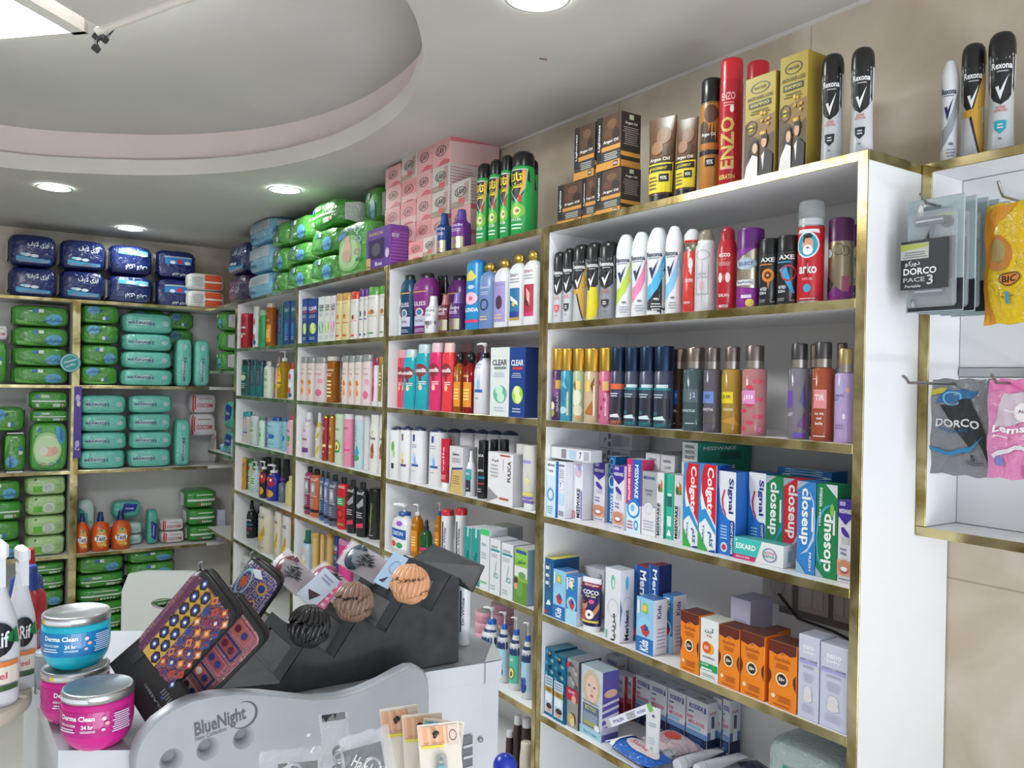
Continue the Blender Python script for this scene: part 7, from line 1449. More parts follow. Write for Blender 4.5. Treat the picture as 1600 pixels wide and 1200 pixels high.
# moulded rack with brand lettering
P0 = at(215, 1165, .985); P1 = at(664, 1056, 1.243); hx = Vector((P1.x-P0.x, P1.y-P0.y, 0)).normalized(); hn = Vector((hx.y, -hx.x, 0)); hn = hn if hn.dot(CAM-P0) > 0 else -hn
def rk(u, v):
    r = ray(u, v); p = CAM+r*((P0-CAM).dot(hn)/r.dot(hn)); return ((p-P0).dot(hx), p.z-P0.z)
OUT = [(212, 1240), (213, 1190), (217, 1172), (226, 1152), (245, 1130), (272, 1110), (300, 1097), (335, 1089), (370, 1086), (410, 1087), (450, 1091), (490, 1095), (530, 1092), (565, 1082), (598, 1067), (625, 1052), (640, 1045), (652, 1044), (661, 1050), (667, 1064), (669, 1090), (669, 1240)]
O2 = [rk(*p) for p in OUT]
HC = [(268, 1188, 19), (325, 1170, 18), (381, 1153, 17)]
loops = [[Vector((x, y, 0)) for x, y in O2]]; flat = list(O2)
for u, v, r in HC:
    c = rk(u, v); rr = abs(rk(u+r, v)[0]-c[0]); lp = [(c[0]+rr*math.cos(2*PI*i/20), c[1]+rr*math.sin(2*PI*i/20)) for i in range(20)]; loops.append([Vector((x, y, 0)) for x, y in lp]); flat += lp
TH2 = .02
G = lambda s, t, o: hx*s+Vector((0, 0, t))+hn*o
root = empty('accessory_rack'); root.location = P0
m = MB()
for t in tessellate_polygon(loops): m.poly([G(*flat[i], 0) for i in t], 'grey_plastic')
inset = [(x+(.0*0), y) for x, y in O2]
m.grid([[G(x, y, 0) for x, y in O2], [G(x, y, -.003) for x, y in offset(O2, .003)], [G(x, y, -TH2) for x, y in offset(O2, .003)]], 'grey_plastic')
for t in tessellate_polygon([[Vector((x, y, 0)) for x, y in O2]]): m.poly([G(*O2[i], -TH2) for i in t][::-1], 'grey_plastic')
for k, (u, v, r) in enumerate(HC):
    c = rk(u, v); rr = abs(rk(u+r, v)[0]-c[0]); ring = lambda f, z, dx=0, dy=0: [G(c[0]+dx+rr*f*math.cos(2*PI*i/20), c[1]+dy+rr*f*math.sin(2*PI*i/20), z) for i in range(20)]
    m.grid([ring(1, 0), ring(.86, -.002), ring(.62, -.007), ring(.56, -.016)], 'grey_plastic', closed=True); m.poly(ring(.56, -.016), '7d7f85/p')
RS = lambda u, v, o: G(u, v, o)
c1 = rk(304, 1146); c2 = rk(384, 1118); ang = math.degrees(math.atan2(c2[1]-c1[1], c2[0]-c1[0])); L = math.dist(c1, c2); cc = ((c1[0]+c2[0])/2, (c1[1]+c2[1])/2+.002)
m.art([T('*BlueNight', cc[0], cc[1], L, .023, '56575c', ang), T('New Collection', (rk(304, 1156)[0]+rk(354, 1141)[0])/2, (rk(304, 1156)[1]+rk(354, 1141)[1])/2+.0015, L*.6, .0055, '6a6b70', ang)], RS, 1, 1, 0, 0, .0005)
ce = rk(378, 1117); R1 = .0175
for i in range(22):
    t0_, t1_ = -2.3+4.1*i/22, -2.3+4.1*(i+1)/22; tw = lambda t: .0034*math.sin((t+2.3)/4.1*PI)
    m.decal([[(ce[0]+(R1+s)*math.cos(t), ce[1]+(R1+s)*math.sin(t)*.92) for s, t in ((0, t0_), (tw(t0_), t0_), (tw(t1_), t1_), (0, t1_))]], RS, '56575c', .0006)
c = rk(482, 1148); m.lathe([(0, .003), (.0015, .002)], 'd4d8d8/p', 12, M=Matrix.Translation(G(c[0], c[1], 0)) @ hn.to_track_quat('Z', 'Y').to_matrix().to_4x4())
m.build('moulded_panel', root)
tag(root, 'pale grey moulded accessory rack with wavy top and three round holes', 'rack')
# ------------------------------------------------------------ black stepped display stand
A0, A1 = cp(318, 1110), cp(716, 1036); A0.z = A1.z = ZT+.002
dx_ = (A1-A0).normalized(); y1 = None
nrm = Vector((dx_.y, -dx_.x, 0)); nrm = nrm if nrm.dot(CAM-A0) > 0 else -nrm
def spl(u, v, o=0): r = ray(u, v); return CAM+r*((A0-CAM).dot(nrm)/r.dot(nrm))+nrm*o
T1, T0 = spl(717, 902), spl(322, 1078)
back = onZ(620, 856, T1.z)-T1; Wv = -nrm*.17
root = empty('display_stand'); root.location = (A0+A1)/2; off = Vector(root.location)
TFB = (((702, 902), (672, 955)), ((633, 934), (601, 988)), ((557, 970), (521, 1028)), ((478, 1005), (436, 1068)))
m = MB(); f = [A0-off, A1-off, T1-off]+[spl(*q)-off for tb in TFB for q in tb]+[T0-off]; b = [p+Wv for p in f]
fl2 = [((p-f[0]).dot(dx_), p.z-f[0].z) for p in f]
for t in tessellate_polygon([[Vector((x, y, 0)) for x, y in fl2]]): m.poly([f[i] for i in t], 'black_card'); m.poly([b[i] for i in t][::-1], 'black_card')
for i in range(len(f)): j = (i+1) % len(f); m.poly([f[i], b[i], b[j], f[j]], 'black_card')
m.build('wedge_body', root)
m = MB(); h0, h1 = spl(757, 884)-off, spl(736, 922)-off; kk = [f[2], h1, h0+Vector((0, 0, .0)), b[2]+(h0-f[2])*.9+Vector((0, 0, .0))]
hp = [spl(736, 924, .004)-off, spl(757, 884, .0)-off, spl(757, 884)-off+Wv*1.08+Vector((0, 0, .004)), spl(712, 906, .0)-off+Wv*1.0]
m.poly(hp, 'black_card'); m.poly([p+Vector((.001, 0, -.0012)) for p in hp][::-1], 'black_card'); m.poly([f[2], hp[0], hp[3], b[2]], 'black_card'); m.build('header_flap', root)
for k, (tf, bf) in enumerate(TFB):
    TF, BF = spl(*tf)-off, spl(*bf)-off; m = MB(); nn = (BF-TF).cross(Wv).normalized(); nn = nn if nn.dot(CAM-root.location-TF) > 0 else -nn
    t9 = 1.0 if k < 3 else .93; q = lambda s, t, o: TF+(BF-TF)*min(t, t9)+Wv*s+nn*o
    for s0, s1, t0_, t1_ in ((-.03, 1, -.06, .24), (-.03, .18, .24, 1.08), (.82, 1, .24, 1.08), (-.03, 1, .9, 1.1)):
        m.poly([q(s0, t0_, .003), q(s1, t0_, .003), q(s1, t1_, .003), q(s0, t1_, .003)], '43474c/p'); m.poly([q(s0, t0_, .0018), q(s1, t0_, .0018), q(s1, t1_, .0018), q(s0, t1_, .0018)][::-1], '2a2c2f/p')
        m.build('holder_plate', root)
tag(root, 'black card stepped display stand holding hair clips on the counter', 'display stand')
# hair clips
def fan_clip(u, v, r, key, desc, dist):
    c = at(u, v, dist); R = r*dist/FPX; root = empty('hair_clip'); root.location = c
    zx = (CAM-c).normalized(); up = Vector((0, 0, 1)); up = (up-zx*up.dot(zx)).normalized(); sx = up.cross(zx)
    M3 = Matrix((sx, up, zx)).transposed() @ Matrix.Rotation(math.radians(-14), 3, 'Z') @ Matrix.Rotation(math.radians(24), 3, 'Y')
    for half in (-1, 1):
        m = MB()
        for i in range(11):
            lon = -1.42+2.84*(i+(0 if half > 0 else .5))/10; pts = []; rad = []
            a0, a1 = (1.42, -.42-.12*(i % 2)) if half > 0 else (-1.42, .2)
            for j in range(11):
                la = a0+(a1-a0)*j/10; k_ = 1.03 if half > 0 else .93
                pts.append(M3 @ (Vector((math.sin(lon)*math.cos(la), math.sin(la), math.cos(lon)*math.cos(la)*.8))*R*k_))
                rad.append(R*(.07+.09*math.sin(min(1, j/4)*PI/2))*(.7 if j == 10 else 1))
            m.tube(pts, rad, key, 8)
            m.tube([pts[0], pts[0]*.96], R*.12, key, 6)
        m.build('clip_jaw', root)
    m = MB(); m.lathe([(-R*.2, R*.2), (0, R*.3), (R*.2, R*.2)], key, 10, M=Matrix.Translation(M3 @ Vector((0, R*.9, -R*.1)))); m.build('clip_hinge', root)
    reg(root, desc, 'on the black display stand', u, 'hair clip')
fan_clip(639, 914, 29, 'd9a077/p', 'peach ribbed dome hair clip', 1.285)
fan_clip(551, 942, 29, '84695a/p', 'brown ribbed dome hair clip', 1.23)
fan_clip(481, 980, 31, '202022/p', 'black ribbed dome hair clip', 1.18)
# oriented flat things from three pixel corners
def frame3(A, B, D):
    """A origin, B along x, D roughly along y; (u,v,dist) each"""
    a, b = at(*A), at(*B)
    if len(D) == 2:      # depth of the third corner follows from the right angle at A
        f_ = lambda z: (b-a).dot(at(D[0], D[1], z)-a); z0 = CAM.dot(FW)*0+A[2]; z1 = z0+.001; D = D+(z0-f_(z0)*.001/(f_(z1)-f_(z0)),)
    d = at(*D); x = (b-a); w = x.length; x = x/w; y = (d-a)-x*(d-a).dot(x); h = y.length; y = y/h; z = x.cross(y)
    flip = z.dot(CAM-a) < 0
    M = Matrix((x, y, z)).transposed().to_4x4(); M.translation = a; return M, w, h, flip
def brush_pack(A, B, D, col, desc):
    M, w, h, fl = frame3(A, B, D); s = -1 if fl else 1; root = empty('hairbrush_pack'); root.matrix_world = M
    m = MB(); m.box(.002, .002, -.001, w-.002, h-.002, .001, 'd3c4cc'); S = lambda u, v, o: Vector((w/2+u, v, s*(.001+o))); m.art([r_(-.4, .2, -.05, .5, 'c4b4c0'), T('beauty', .1, .9, .4, .05, 'c85a6a', 180), n_(-.3, .76, .3, .84, 2, 'a898a4')], S, w, h); m.build('backing_card', root)
    m = MB(); c = Vector((w*.35, h*.48, s*.008)); m.lathe([(-.006, w*.14), (-.003, w*.2), (.002, w*.22), (.006, w*.17), (.008, w*.08)], col+'/p', 20, 1.35, M=Matrix.Translation(c)); m.tube([c+Vector((0, h*.2, 0)), c+Vector((w*.04, h*.46, 0))], w*.08, col+'/p', 8)
    m.build('brush_body', root); m = MB(); rr = random.Random(5)
    for i in range(70):
        a = rr.uniform(0, 6.28); q = math.sqrt(rr.random()); p = c+Vector((w*.2*q*math.cos(a)+w*.12, h*.22*q*math.sin(a), s*.004)); e = p+Vector((w*.2+rr.uniform(-.003, .003), rr.uniform(-.004, .004), s*.012)); m.tube([p, e], .0006, '3a3a3e/p', 3)
    m.build('bristles', root)
    m = MB(); n = 8; rr = random.Random(9); g = [[Vector((w*i/n, h*j/n, s*(.003+.019*math.sin(PI*i/n)*math.sin(PI*j/n)+rr.uniform(-.0012, .0012)))) for i in range(n+1)] for j in range(n+1)]; m.grid(g, 'clear_film'); m.build('clear_wrap', root)
    reg(root, desc, 'on the display stand', A[0], 'hairbrush pack')
brush_pack((415, 889, 1.30), (462, 934, 1.285), (450, 856), '5e2a34', 'clear wrapped brush pack with dark red hairbrush')
brush_pack((472, 902, 1.34), (522, 947, 1.31), (507, 877), '8a3a5a', 'clear wrapped pink brush pack behind the brown clip')
brush_pack((524, 880, 1.39), (585, 915, 1.37), (550, 843), '2f4450', 'clear wrapped brush pack with dark blue hairbrush')
def tagcard(A, B, D, base, art, desc, cat, name, where='on the display stand'):
    M, w, h, fl = frame3(A, B, D); s = -1 if fl else 1; m = MB(); m.box(0, 0, -.0008, w, h, .0008, base); m.art(art, lambda u, v, o: Vector((w/2+u*(-1 if fl else 1), v, s*(.0008+o))), w, h); o = m.build(name); o.matrix_world = M; reg(o, desc, where, A[0], cat)
tagcard((583, 909, 1.335), (606, 921, 1.33), (616, 862), 'a9c4e0', [('o', .1, .6, .3, .2, '7a8ab0', .1), p_('2a3050', -.3, .1, .1, .3, .0, .1)], 'pale blue card with line drawn face beside the peach clip', 'card', 'clip_card')
tagcard((463, 928, 1.24), (488, 952, 1.235), (508, 887), 'c4cede', [p_('3a2030', -.3, .3, .3, .4, .1, .1), n_(-.3, .7, .3, .9, 2, '8a90b0')], 'pale card tucked above the black clip', 'card', 'clip_card')
tagcard((492, 952, 1.24), (503, 958, 1.238), (525, 905), 'd86a94', [n_(-.3, .1, .3, .9, 4, 'f0c0d0')], 'narrow pink card between black and brown clips', 'card', 'clip_card')
# zipped purses with carpet patterns
def carpet(name, cols, scale, seed):
    m = bpy.data.materials.new(name); m.use_nodes = True; nt = m.node_tree; b = nt.nodes['Principled BSDF']; tc = nt.nodes.new('ShaderNodeTexCoord')
    vo = nt.nodes.new('ShaderNodeTexVoronoi'); vo.inputs['Scale'].default_value = scale; vo.feature = 'F1'; vo.distance = 'MANHATTAN'
    mp = nt.nodes.new('ShaderNodeMapping'); mp.inputs['Rotation'].default_value = (0, 0, .785); mp.inputs['Location'].default_value = (seed, seed, 0); nt.links.new(tc.outputs['Object'], mp.inputs[0]); nt.links.new(mp.outputs[0], vo.inputs['Vector'])
    n = nt.nodes.new('ShaderNodeTexNoise'); n.inputs['Scale'].default_value = scale*2.2; nt.links.new(mp.outputs[0], n.inputs['Vector'])
    ad = nt.nodes.new('ShaderNodeMath'); ad.operation = 'ADD'; ml = nt.nodes.new('ShaderNodeMath'); ml.operation = 'MULTIPLY'; ml.inputs[1].default_value = 2.2
    nt.links.new(vo.outputs['Distance'], ml.inputs[0]); nt.links.new(ml.outputs[0], ad.inputs[0]); nt.links.new(n.outputs['Fac'], ad.inputs[1])
    cr = nt.nodes.new('ShaderNodeValToRGB'); cr.color_ramp.interpolation = 'CONSTANT'; e = cr.color_ramp.elements
    while len(e) < len(cols): e.new(.5)
    for i, c in enumerate(cols): e[i].position = i/len(cols); e[i].color = lin(c)
    fr = nt.nodes.new('ShaderNodeMath'); fr.operation = 'FRACT'; nt.links.new(ad.outputs[0], fr.inputs[0]); nt.links.new(fr.outputs[0], cr.inputs[0]); nt.links.new(cr.outputs[0], b.inputs['Base Color']); b.inputs['Roughness'].default_value = .5; MATS[name] = m
carpet('carpet_a', ['5a2a44', '2c3f78', 'a8503a', '2f4f8a', '7a3350', 'c08a48', '34406a'], 95, 0)
carpet('carpet_b', ['3a2638', 'a86a70', '6a3038', 'c8a09a', '8a4a50', '3a3a5a', 'b8807c'], 95, 3)
carpet('carpet_c', ['1d2a6a', '2a6aa0', '1f3a8a', 'c08a48', '7ab8c8', '1d2460', 'a8453a'], 85, 7)
def purse(A, B, D, tk, key, desc, band=None):
    M, w, h, fl = frame3(A, B, D); s = -1 if fl else 1; root = empty('zip_purse'); root.matrix_world = M; r = .012
    def loop(z, ins=0):
        P = []
        for cx, cy, a0 in ((w-r, h-r, 0), (r, h-r, 1), (r, r, 2), (w-r, r, 3)):
            for i in range(5): a = (a0+i/4)*PI/2; P.append(Vector((cx+(r-ins)*math.cos(a), cy+(r-ins)*math.sin(a), z*s)))
        return P
    m = MB(); m.grid([loop(-.002, .0), loop(-.0, .0015)], key, closed=True); m.poly(loop(0, .0015), key); m.poly(loop(-.002), key)
    if band: m.art(band, lambda u, v, o: Vector((w/2+u, v, s*o)), w, h, off=.0003)
    m.build('front_panel', root)
    m = MB(); m.grid([loop(-.002, .001), loop(-.005, -.001), loop(-tk/2, -.0022), loop(-tk+.005, -.001), loop(-tk+.002, .001)], '1b1b1e', closed=True); m.build('zip_band', root)
    m = MB(); m.grid([loop(-tk/2+.0016, -.0026), loop(-tk/2, -.0034), loop(-tk/2-.0016, -.0026)], '0f0f11/p', closed=True)
    m.build('zip', root); m = MB(); m.grid([loop(-tk+.002, .0), loop(-tk, .0015)], key, closed=True); m.poly(loop(-tk, .0015), key); m.build('back_panel', root)
    m = MB(); p = Vector((w-.006, h+.002, -s*tk/2)); m.tube([p, p+Vector((.008, .004, s*.004)), p+Vector((.014, .002, s*.006))], .0014, 'b8b8ba/m', 6); m.build('zip_pull', root)
    reg(root, desc, 'on the counter display', A[0], 'purse')
hexs = [p_('c09a48', -.5, .56, .5, .56, .5, .9, -.5, .9)]
for i in range(6):
    for j in range(2):
        u = -.42+.17*i+(.085 if j else 0); v = .82 if j else .65
        hexs += [('p', [(u+.078*math.cos(k*PI/3), v+.085*math.sin(k*PI/3)) for k in range(6)], '241c20'), e_(u, v, .045, .05, '31418a'), e_(u, v, .02, .024, 'd8dce8')]
hexs += [p_('5a2a48', -.5, .93, .5, .93, .5, 1, -.5, 1)]
hexs2 = list(hexs)
rq = random.Random(4)
for i in range(7):
    for j in range(4):
        u, v = -.43+.145*i+(.07 if j % 2 else 0), .1+.13*j; c1_, c2_ = rq.choice(['b0452f', '24458a', 'c8773a', '7a2f50']), rq.choice(['e0b070', '2c3a78', 'd8d0c8', '8a2f3a'])
        hexs2 += [p_(c1_, u-.06, v, u, v-.06, u+.06, v, u, v+.06), p_(c2_, u-.03, v, u, v-.03, u+.03, v, u, v+.03)]
rows_ = []
for i in range(5):
    u = -.4+.2*i; rows_ += [r_(u-.08, .1, u+.08, .9, rq.choice(['6a2f3a', '2c3260', 'a8606a', '3f2a3a'])), r_(u-.06, .14, u+.06, .86, rq.choice(['c8a09a', '8a4a50', '9a5a50']))]+[e_(u, .25+.17*k, .04, .06, rq.choice(['5a2430', 'd8b8a8', '2c3a70'])) for k in range(4)]
purse((264, 1074, 1.035), (360, 966, .99), (212, 1001), .03, 'carpet_a', 'large zipped purse with orange hexagon band and carpet print', [(e[0], [(a, b-.12) for a, b in e[1]], e[2]) if e[0] == 'p' else (e[0], e[1], e[2]-.12)+tuple(e[3:]) for e in hexs2])
purse((303, 1109, 1.09), (408, 1001, 1.045), (252, 1037), .026, 'carpet_b', 'pink and maroon carpet print zipped purse below the large one', rows_)
purse((391, 978, 1.18), (436, 912, 1.16), (346, 940), .026, 'carpet_c', 'small blue zipped purse with tile print and gold scrolls', [e_(.2, .3, .12, .16, 'c09040'), e_(.2, .3, .08, .1, '24408a'), e_(-.2, .3, .14, .1, 'c09040'), e_(-.2, .3, .1, .06, '24307a'), ('o', .1, .8, .3, .16, '8fc0d0', .2), e_(.1, .8, .12, .08, 'c85a3a'), p_('d8e0e4', .36, .4, .48, .6, .4, .8, .3, .6)])
# black box leaning beside the jars
M, w_, h_, fl = frame3((242, 1147, 1.045), (302, 1092, 1.06), (168, 1046, 1.10)); s = -1 if fl else 1
m = MB(); m.box(0, 0, -.008, w_, h_, .008, '1f1e20', .001)
m.art([T('CLASSIC', -.1, .3, .4, .05, '8a8a8e', 90), n_(.05, .12, .2, .3, 5, '7a7a80'), r_(.02, .2, .05, .24, '3a5aa0'), r_(-.1, .78, .3, .86, '2c2b2d')], lambda u, v, o: Vector((w_/2+u, v, s*(.008+o))), w_, h_)
o = m.build('black_box'); o.matrix_world = M; tag(o, 'flat black box leaning between the cream jars and the large purse', 'box')
# cream jars
def jar(u, v, D, h, base, lab, desc, zb=ZT, art=None, yaw=-30):
    c = onZ(u, v, zb)+Vector((0, 0, .0005)); root = empty('cream_jar'); root.location = c; root.rotation_euler = (0, 0, math.radians(yaw)); R = D/2
    prof = [(0, R*.62), (.006, R*.8), (.015, R*.93), (.026, R*.99), (.034, R), (.056*h/.07, R*.99), (.0585*h/.07, R*.9)]
    m = MB(); m.lathe(prof, base, 40)
    def S(u, v, o): a = u/R; return Vector((math.sin(a)*(R*1.0+o), -math.cos(a)*(R*1.0+o), v))
    m.decal([[(-R*1.5, .021), (R*1.5, .021), (R*1.5, .051), (-R*1.5, .051)]], lambda u, v, o: Vector((math.sin(u/R)*(R*(.965+.035*min(1, (v-.02)/.012))+o), -math.cos(u/R)*(R*(.965+.035*min(1, (v-.02)/.012))+o), v)), lab, .0005, R/7, .004)
    sp = [T('*Derma Clean', -.02, .74, .52, .17, 'f0f4f6'), T('HAND & FACE CREAM', -.16, .5, .26, .09, 'd8e8f0'), T('*24 hr', .14, .47, .16, .14, 'f0f4f6'), n_(-.3, .26, -.03, .42, 2, 'd8e8f0'), n_(.04, .28, .26, .36, 2, 'd8e8f0'), e_(.36, .72, .03, .07, 'd8c8e0'), e_(.4, .55, .03, .06, 'e8a8a0'), e_(.35, .36, .025, .05, 'c8c0e0'), n_(.46, .2, .74, .85, 9, 'c8d8e8'), n_(-.74, .2, -.5, .85, 9, 'c8d8e8')]
    m.art(sp, lambda u, v, o: S(u, .018+v, o), R*2*1.0, .036, R/7, 0, .0009)
    m.build('jar_body', root)
    m = MB(); hb = .0585*h/.07; m.lathe([(hb, R*.97), (hb+.001, R*1.0), (h-.003, R*1.0), (h-.0008, R*.975), (h, R*.93), (h-.0012, R*.9), (h-.0012, 0)], 'b9bbbd/m', 40)
    m.decal([[(-.03, hb+.003), (.012, hb+.003), (.012, h-.004), (-.03, h-.004)]], S, 'd4d8dc', .0006, R/8); m.decal([[(-.03, hb+.003), (-.024, hb+.003), (-.024, h-.004), (-.03, h-.004)]], S, 'd8c840' if 'blue' in desc else 'd4d8dc', .0008, R/8); m.build('lid', root)
    tag(root, desc, 'cream jar')
jar(152, 1160, .082, .071, 'c81f86/p', 'b51f7c/p', 'bright pink cream jar with silver lid in front, nearest the camera', yaw=-40)
jar(117, 1122, .082, .071, 'c81f86/p', 'b51f7c/p', 'pink cream jar underneath the blue one', yaw=-10)
jar(117, 1122, .082, .071, '1fb0c8/p', '1878b4/p', 'bright blue cream jar with silver lid stacked on a pink one', yaw=-32)
bj = [o for o in bpy.data.objects if o.get('label', '').startswith('bright blue cream')][0]; c = onZ(117, 1122, ZT); bj.location = (c.x, c.y, ZT+.0715)
# small table with trigger sprays at the left edge
tc_ = onZ(-30, 1075, ZT); root = empty('side_table'); root.location = (-1.24, .58, ZF)
m = MB(); m.lathe([(ZT-ZF-.018, .124), (ZT-ZF-.016, .128), (ZT-ZF-.004, .128), (ZT-ZF, .126)], 'c9bfae/p', 48); m.build('table_top', root)
m = MB(); m.lathe([(0, .12), (.02, .11), (.03, .03), (ZT-ZF-.019, .03)], '8a8a8c/p', 24); m.build('pedestal', root)
tag(root, 'small round table edge under the white trigger sprays at left', 'table')
def trigger(u, v, D, h, desc):
    c = onZ(u, v, ZT); root = empty('trigger_spray'); root.location = (c.x, c.y, ZT+.0005); root.rotation_euler = (0, 0, math.radians(8)); R = D/2
    m = MB(); m.lathe([(0, R*.92), (.006, R), (h*.35, R), (h*.5, R*.86), (h*.66, R*.5), (h*.76, R*.34), (h*.8, R*.32)], 'd7d8dc/p', 24, .8, 2.4)
    S = lambda u, v, o: Vector((u, -R*.8*math.sqrt(max(0, 1-min(.97, abs(u)/R)**2))*(1 if v < h*.36 else 1-(v/h-.36)*.9)-.003-o, v))
    m.art([e_(0, .4, .34, .1, '1c1c1e'), p_('1a7a3a', .1, .4, .38, .46, .44, .36), T('Rif', .06, .4, .34, .09, 'e8e8ea'), e_(-.14, .4, .05, .03, 'c82a2a'), r_(-.4, .24, .42, .27, 'dd8040'), r_(-.4, .14, .42, .24, 'e4dccc'), T('Peel', .0, .19, .4, .04, 'c85a6a'), r_(-.4, .1, .42, .13, '3a5a34')], S, D, h, D/8, h/16, .0006); m.build('bottle_body', root)
    m = MB(); m.lathe([(h*.8, R*.36), (h*.86, R*.36)], 'e2e3e6/p', 16); m.box(-R*.35, -R*1.1, h*.87, R*.35, R*.7, h*.97, 'e2e3e6/p', .004); m.build('spray_head', root)
    m = MB(); m.poly([(-R*.3, -R*.7, h*.88), (R*.3, -R*.7, h*.88), (R*.2, -R*1.3, h*.72), (-R*.2, -R*1.3, h*.72)], 'dcdfe4/p'); m.poly([(-R*.3, -R*.6, h*.88), (R*.3, -R*.6, h*.88), (R*.2, -R*1.2, h*.72), (-R*.2, -R*1.2, h*.72)][::-1], 'dcdfe4/p'); m.build('trigger', root)
    reg(root, desc, 'at the left frame edge', u, 'spray bottle')
trigger(-14, 1100, .066, .232, 'white trigger spray with black oval logo')
trigger(30, 1074, .042, .21, 'white trigger spray standing behind another')
def loose(key, u, v, w, h, d, desc, where, cat='bottle', yaw=-30, z=ZT):
    k = KIND[key.partition(':')[0]]; o = k['fn'](w, h, d, key.partition(':')[2]); c = onZ(u, v, z); o.location = (c.x, c.y, z+.0008); o.rotation_euler = (0, 0, math.radians(yaw)); reg(o, desc, where, u, cat)
loose('rbot:cyl,c9ced0/t,cfd4d6,', 68, 1082, .024, .06, .024, 'small clear bottle with clear cap', 'beside the pink jars')
loose('rbot:cyl,cfd4d6/t,c86a88,', 74, 1066, .024, .05, .024, 'small clear bottle with rose cap', 'beside the pink jars')
loose('rbot:bio,a8242c,24408a,', 44, 1018, .05, .14, .05, 'red bottle with blue cap', 'behind the trigger sprays')
loose('rbot:bio,24408a,a8242c,', 40, 994, .05, .15, .05, 'blue bottle with red cap', 'behind the trigger sprays')
loose('rbot:cyl,dcdde0,2aa090,pap2', 724, 1007, .022, .118, .022, 'white cylinder with teal top behind the display stand', 'on the counter', yaw=-60)
for r in REG[-1:]: pass
# nail clipper cards hanging in front
def clip_card(px, dist, top, desc, blister=False):
    u0, v0, u1, v1 = px; M, w, h, fl = frame3((u0, 1260, dist*.985), (u1, 1260-(v0-v1)*.8, dist*.985), (u0, v0, dist)); s = -1 if fl else 1
    root = empty('nail_clipper_card'); root.matrix_world = M; m = MB(); m.box(0, 0, -.0006, w, h, .0006, 'dcd3c6', .0003)
    S = lambda u, v, o: Vector((w/2+u, v, s*(.0007+o)))
    c1, c2 = top; A = [r_(-.46, .74, .3, .97, c1)]+[r_(-.46+.19*i, .74, -.38+.19*i, .97, c2) for i in range(4)]+[r_(.22, .72, .46, .97, 'd8c4b4'), ('o', .34, .84, .09, .07, '6a4a44', .2), r_(-.42, .7, .1, .735, 'e0cc40'), T('nail clippers', -.12, .76, .5, .02, 'b86a5a'), e_(-.05, .88, .07, .03, '2a2a2c')]
    m.art(A, S, w, h); m.build('backing_card', root)
    if blister:
        m = MB(); m.box(w*.38, h*.02, 0 if s > 0 else -.012, w*.66, h*.64, .012 if s > 0 else 0, 'clear_shell', .004); m.build('blister', root)
        m = MB(); m.box(w*.43, h*.02, .002*s if s > 0 else -.009, w*.61, h*.5, .009 if s > 0 else -.002, '4fb0bc/p', .001); m.art([r_(.0, .1, .04, .16, WH)], S, w, h, off=.009); m.box(w*.44, h*.5, .002 if s > 0 else -.008, w*.6, h*.58, .008 if s > 0 else -.002, 'b8babc/m', .002); m.build('nail_clipper', root)
    m = MB(); p = Vector((w*.45, h*.88, 0)); m.tube([p-Vector((0, 0, s*.004)), p+Vector((0, 0, s*.016)), p+Vector((0, .004, s*.02))], .0022, '2a2a2c/p', 6); m.build('hook', root)
    reg(root, desc, 'hanging in front of the counter', u0, 'nail clipper card')
clip_card((610, 1106, 671, 1095), .98, ('d8a07c', 'e0b090'), 'peach striped nail clipper card, hindmost')
clip_card((635, 1117, 699, 1111), .955, ('d8a07c', 'e0b090'), 'peach striped nail clipper card, second from the back')
clip_card((647, 1120, 712, 1128), .93, ('5a9ab0', '7ab4c4'), 'blue striped nail clipper card')
clip_card((662, 1132, 728, 1123), .90, ('e0a880', 'e8bc9c'), 'peach striped nail clipper card with turquoise clipper, frontmost', True)
# crumpled clear bags of hair bands
def clear_bag(A, B, D, card, txt, desc, seed):
    M, w, h, fl = frame3(A, B, D); s = -1 if fl else 1; root = empty('hair_band_bag'); root.matrix_world = M; rr = random.Random(seed)
    m = MB(); n = 9
    for q in (1, -1):
        g = [[Vector((w*i/n+rr.uniform(-.002, .002), h*j/n+rr.uniform(-.002, .002), s*q*(.001+.010*math.sin(PI*i/n)*math.sin(PI*j/n)+rr.uniform(-.0025, .0025)))) for i in range(n+1)] for j in range(n+1)]; m.grid(g, 'clear_film', smooth=False)
    m.build('clear_wrap', root)
    m = MB(); a0, b0, a1, b1 = card; m.box(w*a0, h*b0, -.0006, w*a1, h*b1, .0006, '1a1a1c')
    if txt: m.art([T(txt, 0, .5, .7, .3, WH, -40)], lambda u, v, o: Vector((w*(a0+a1)/2+u, h*b0+v, s*(.0008+o))), w*(a1-a0), h*(b1-b0))
    m.build('header_card', root)
    m = MB()
    for i in range(4):
        c = Vector((w*rr.uniform(.3, .7), h*rr.uniform(.15, .5), 0)); R = w*.16; m.tube([c+Vector((R*math.cos(k*PI/6), R*math.sin(k*PI/6), rr.uniform(-.002, .002))) for k in range(13)], .0022, ['2a2a2c/p', 'b8bcc0/m'][i % 2], 6)
    m.build('hair_bands', root); reg(root, desc, 'in front of the pale rack', A[0], 'hair band bag')
clear_bag((505, 1230, .96), (552, 1222, .97), (502, 1118, 1.0), (.1, .9, .9, 1), '', 'tall crumpled clear bag', 1)
clear_bag((402, 1250, .92), (500, 1240, .93), (395, 1176, .95), (.3, .5, .95, .7), '', 'low crumpled clear bag with silver bands', 2)
clear_bag((545, 1262, .90), (625, 1240, .90), (545, 1150, .93), (.05, .2, .8, .8), 'Hair br', 'clear bag with black Hair lettered card', 3)
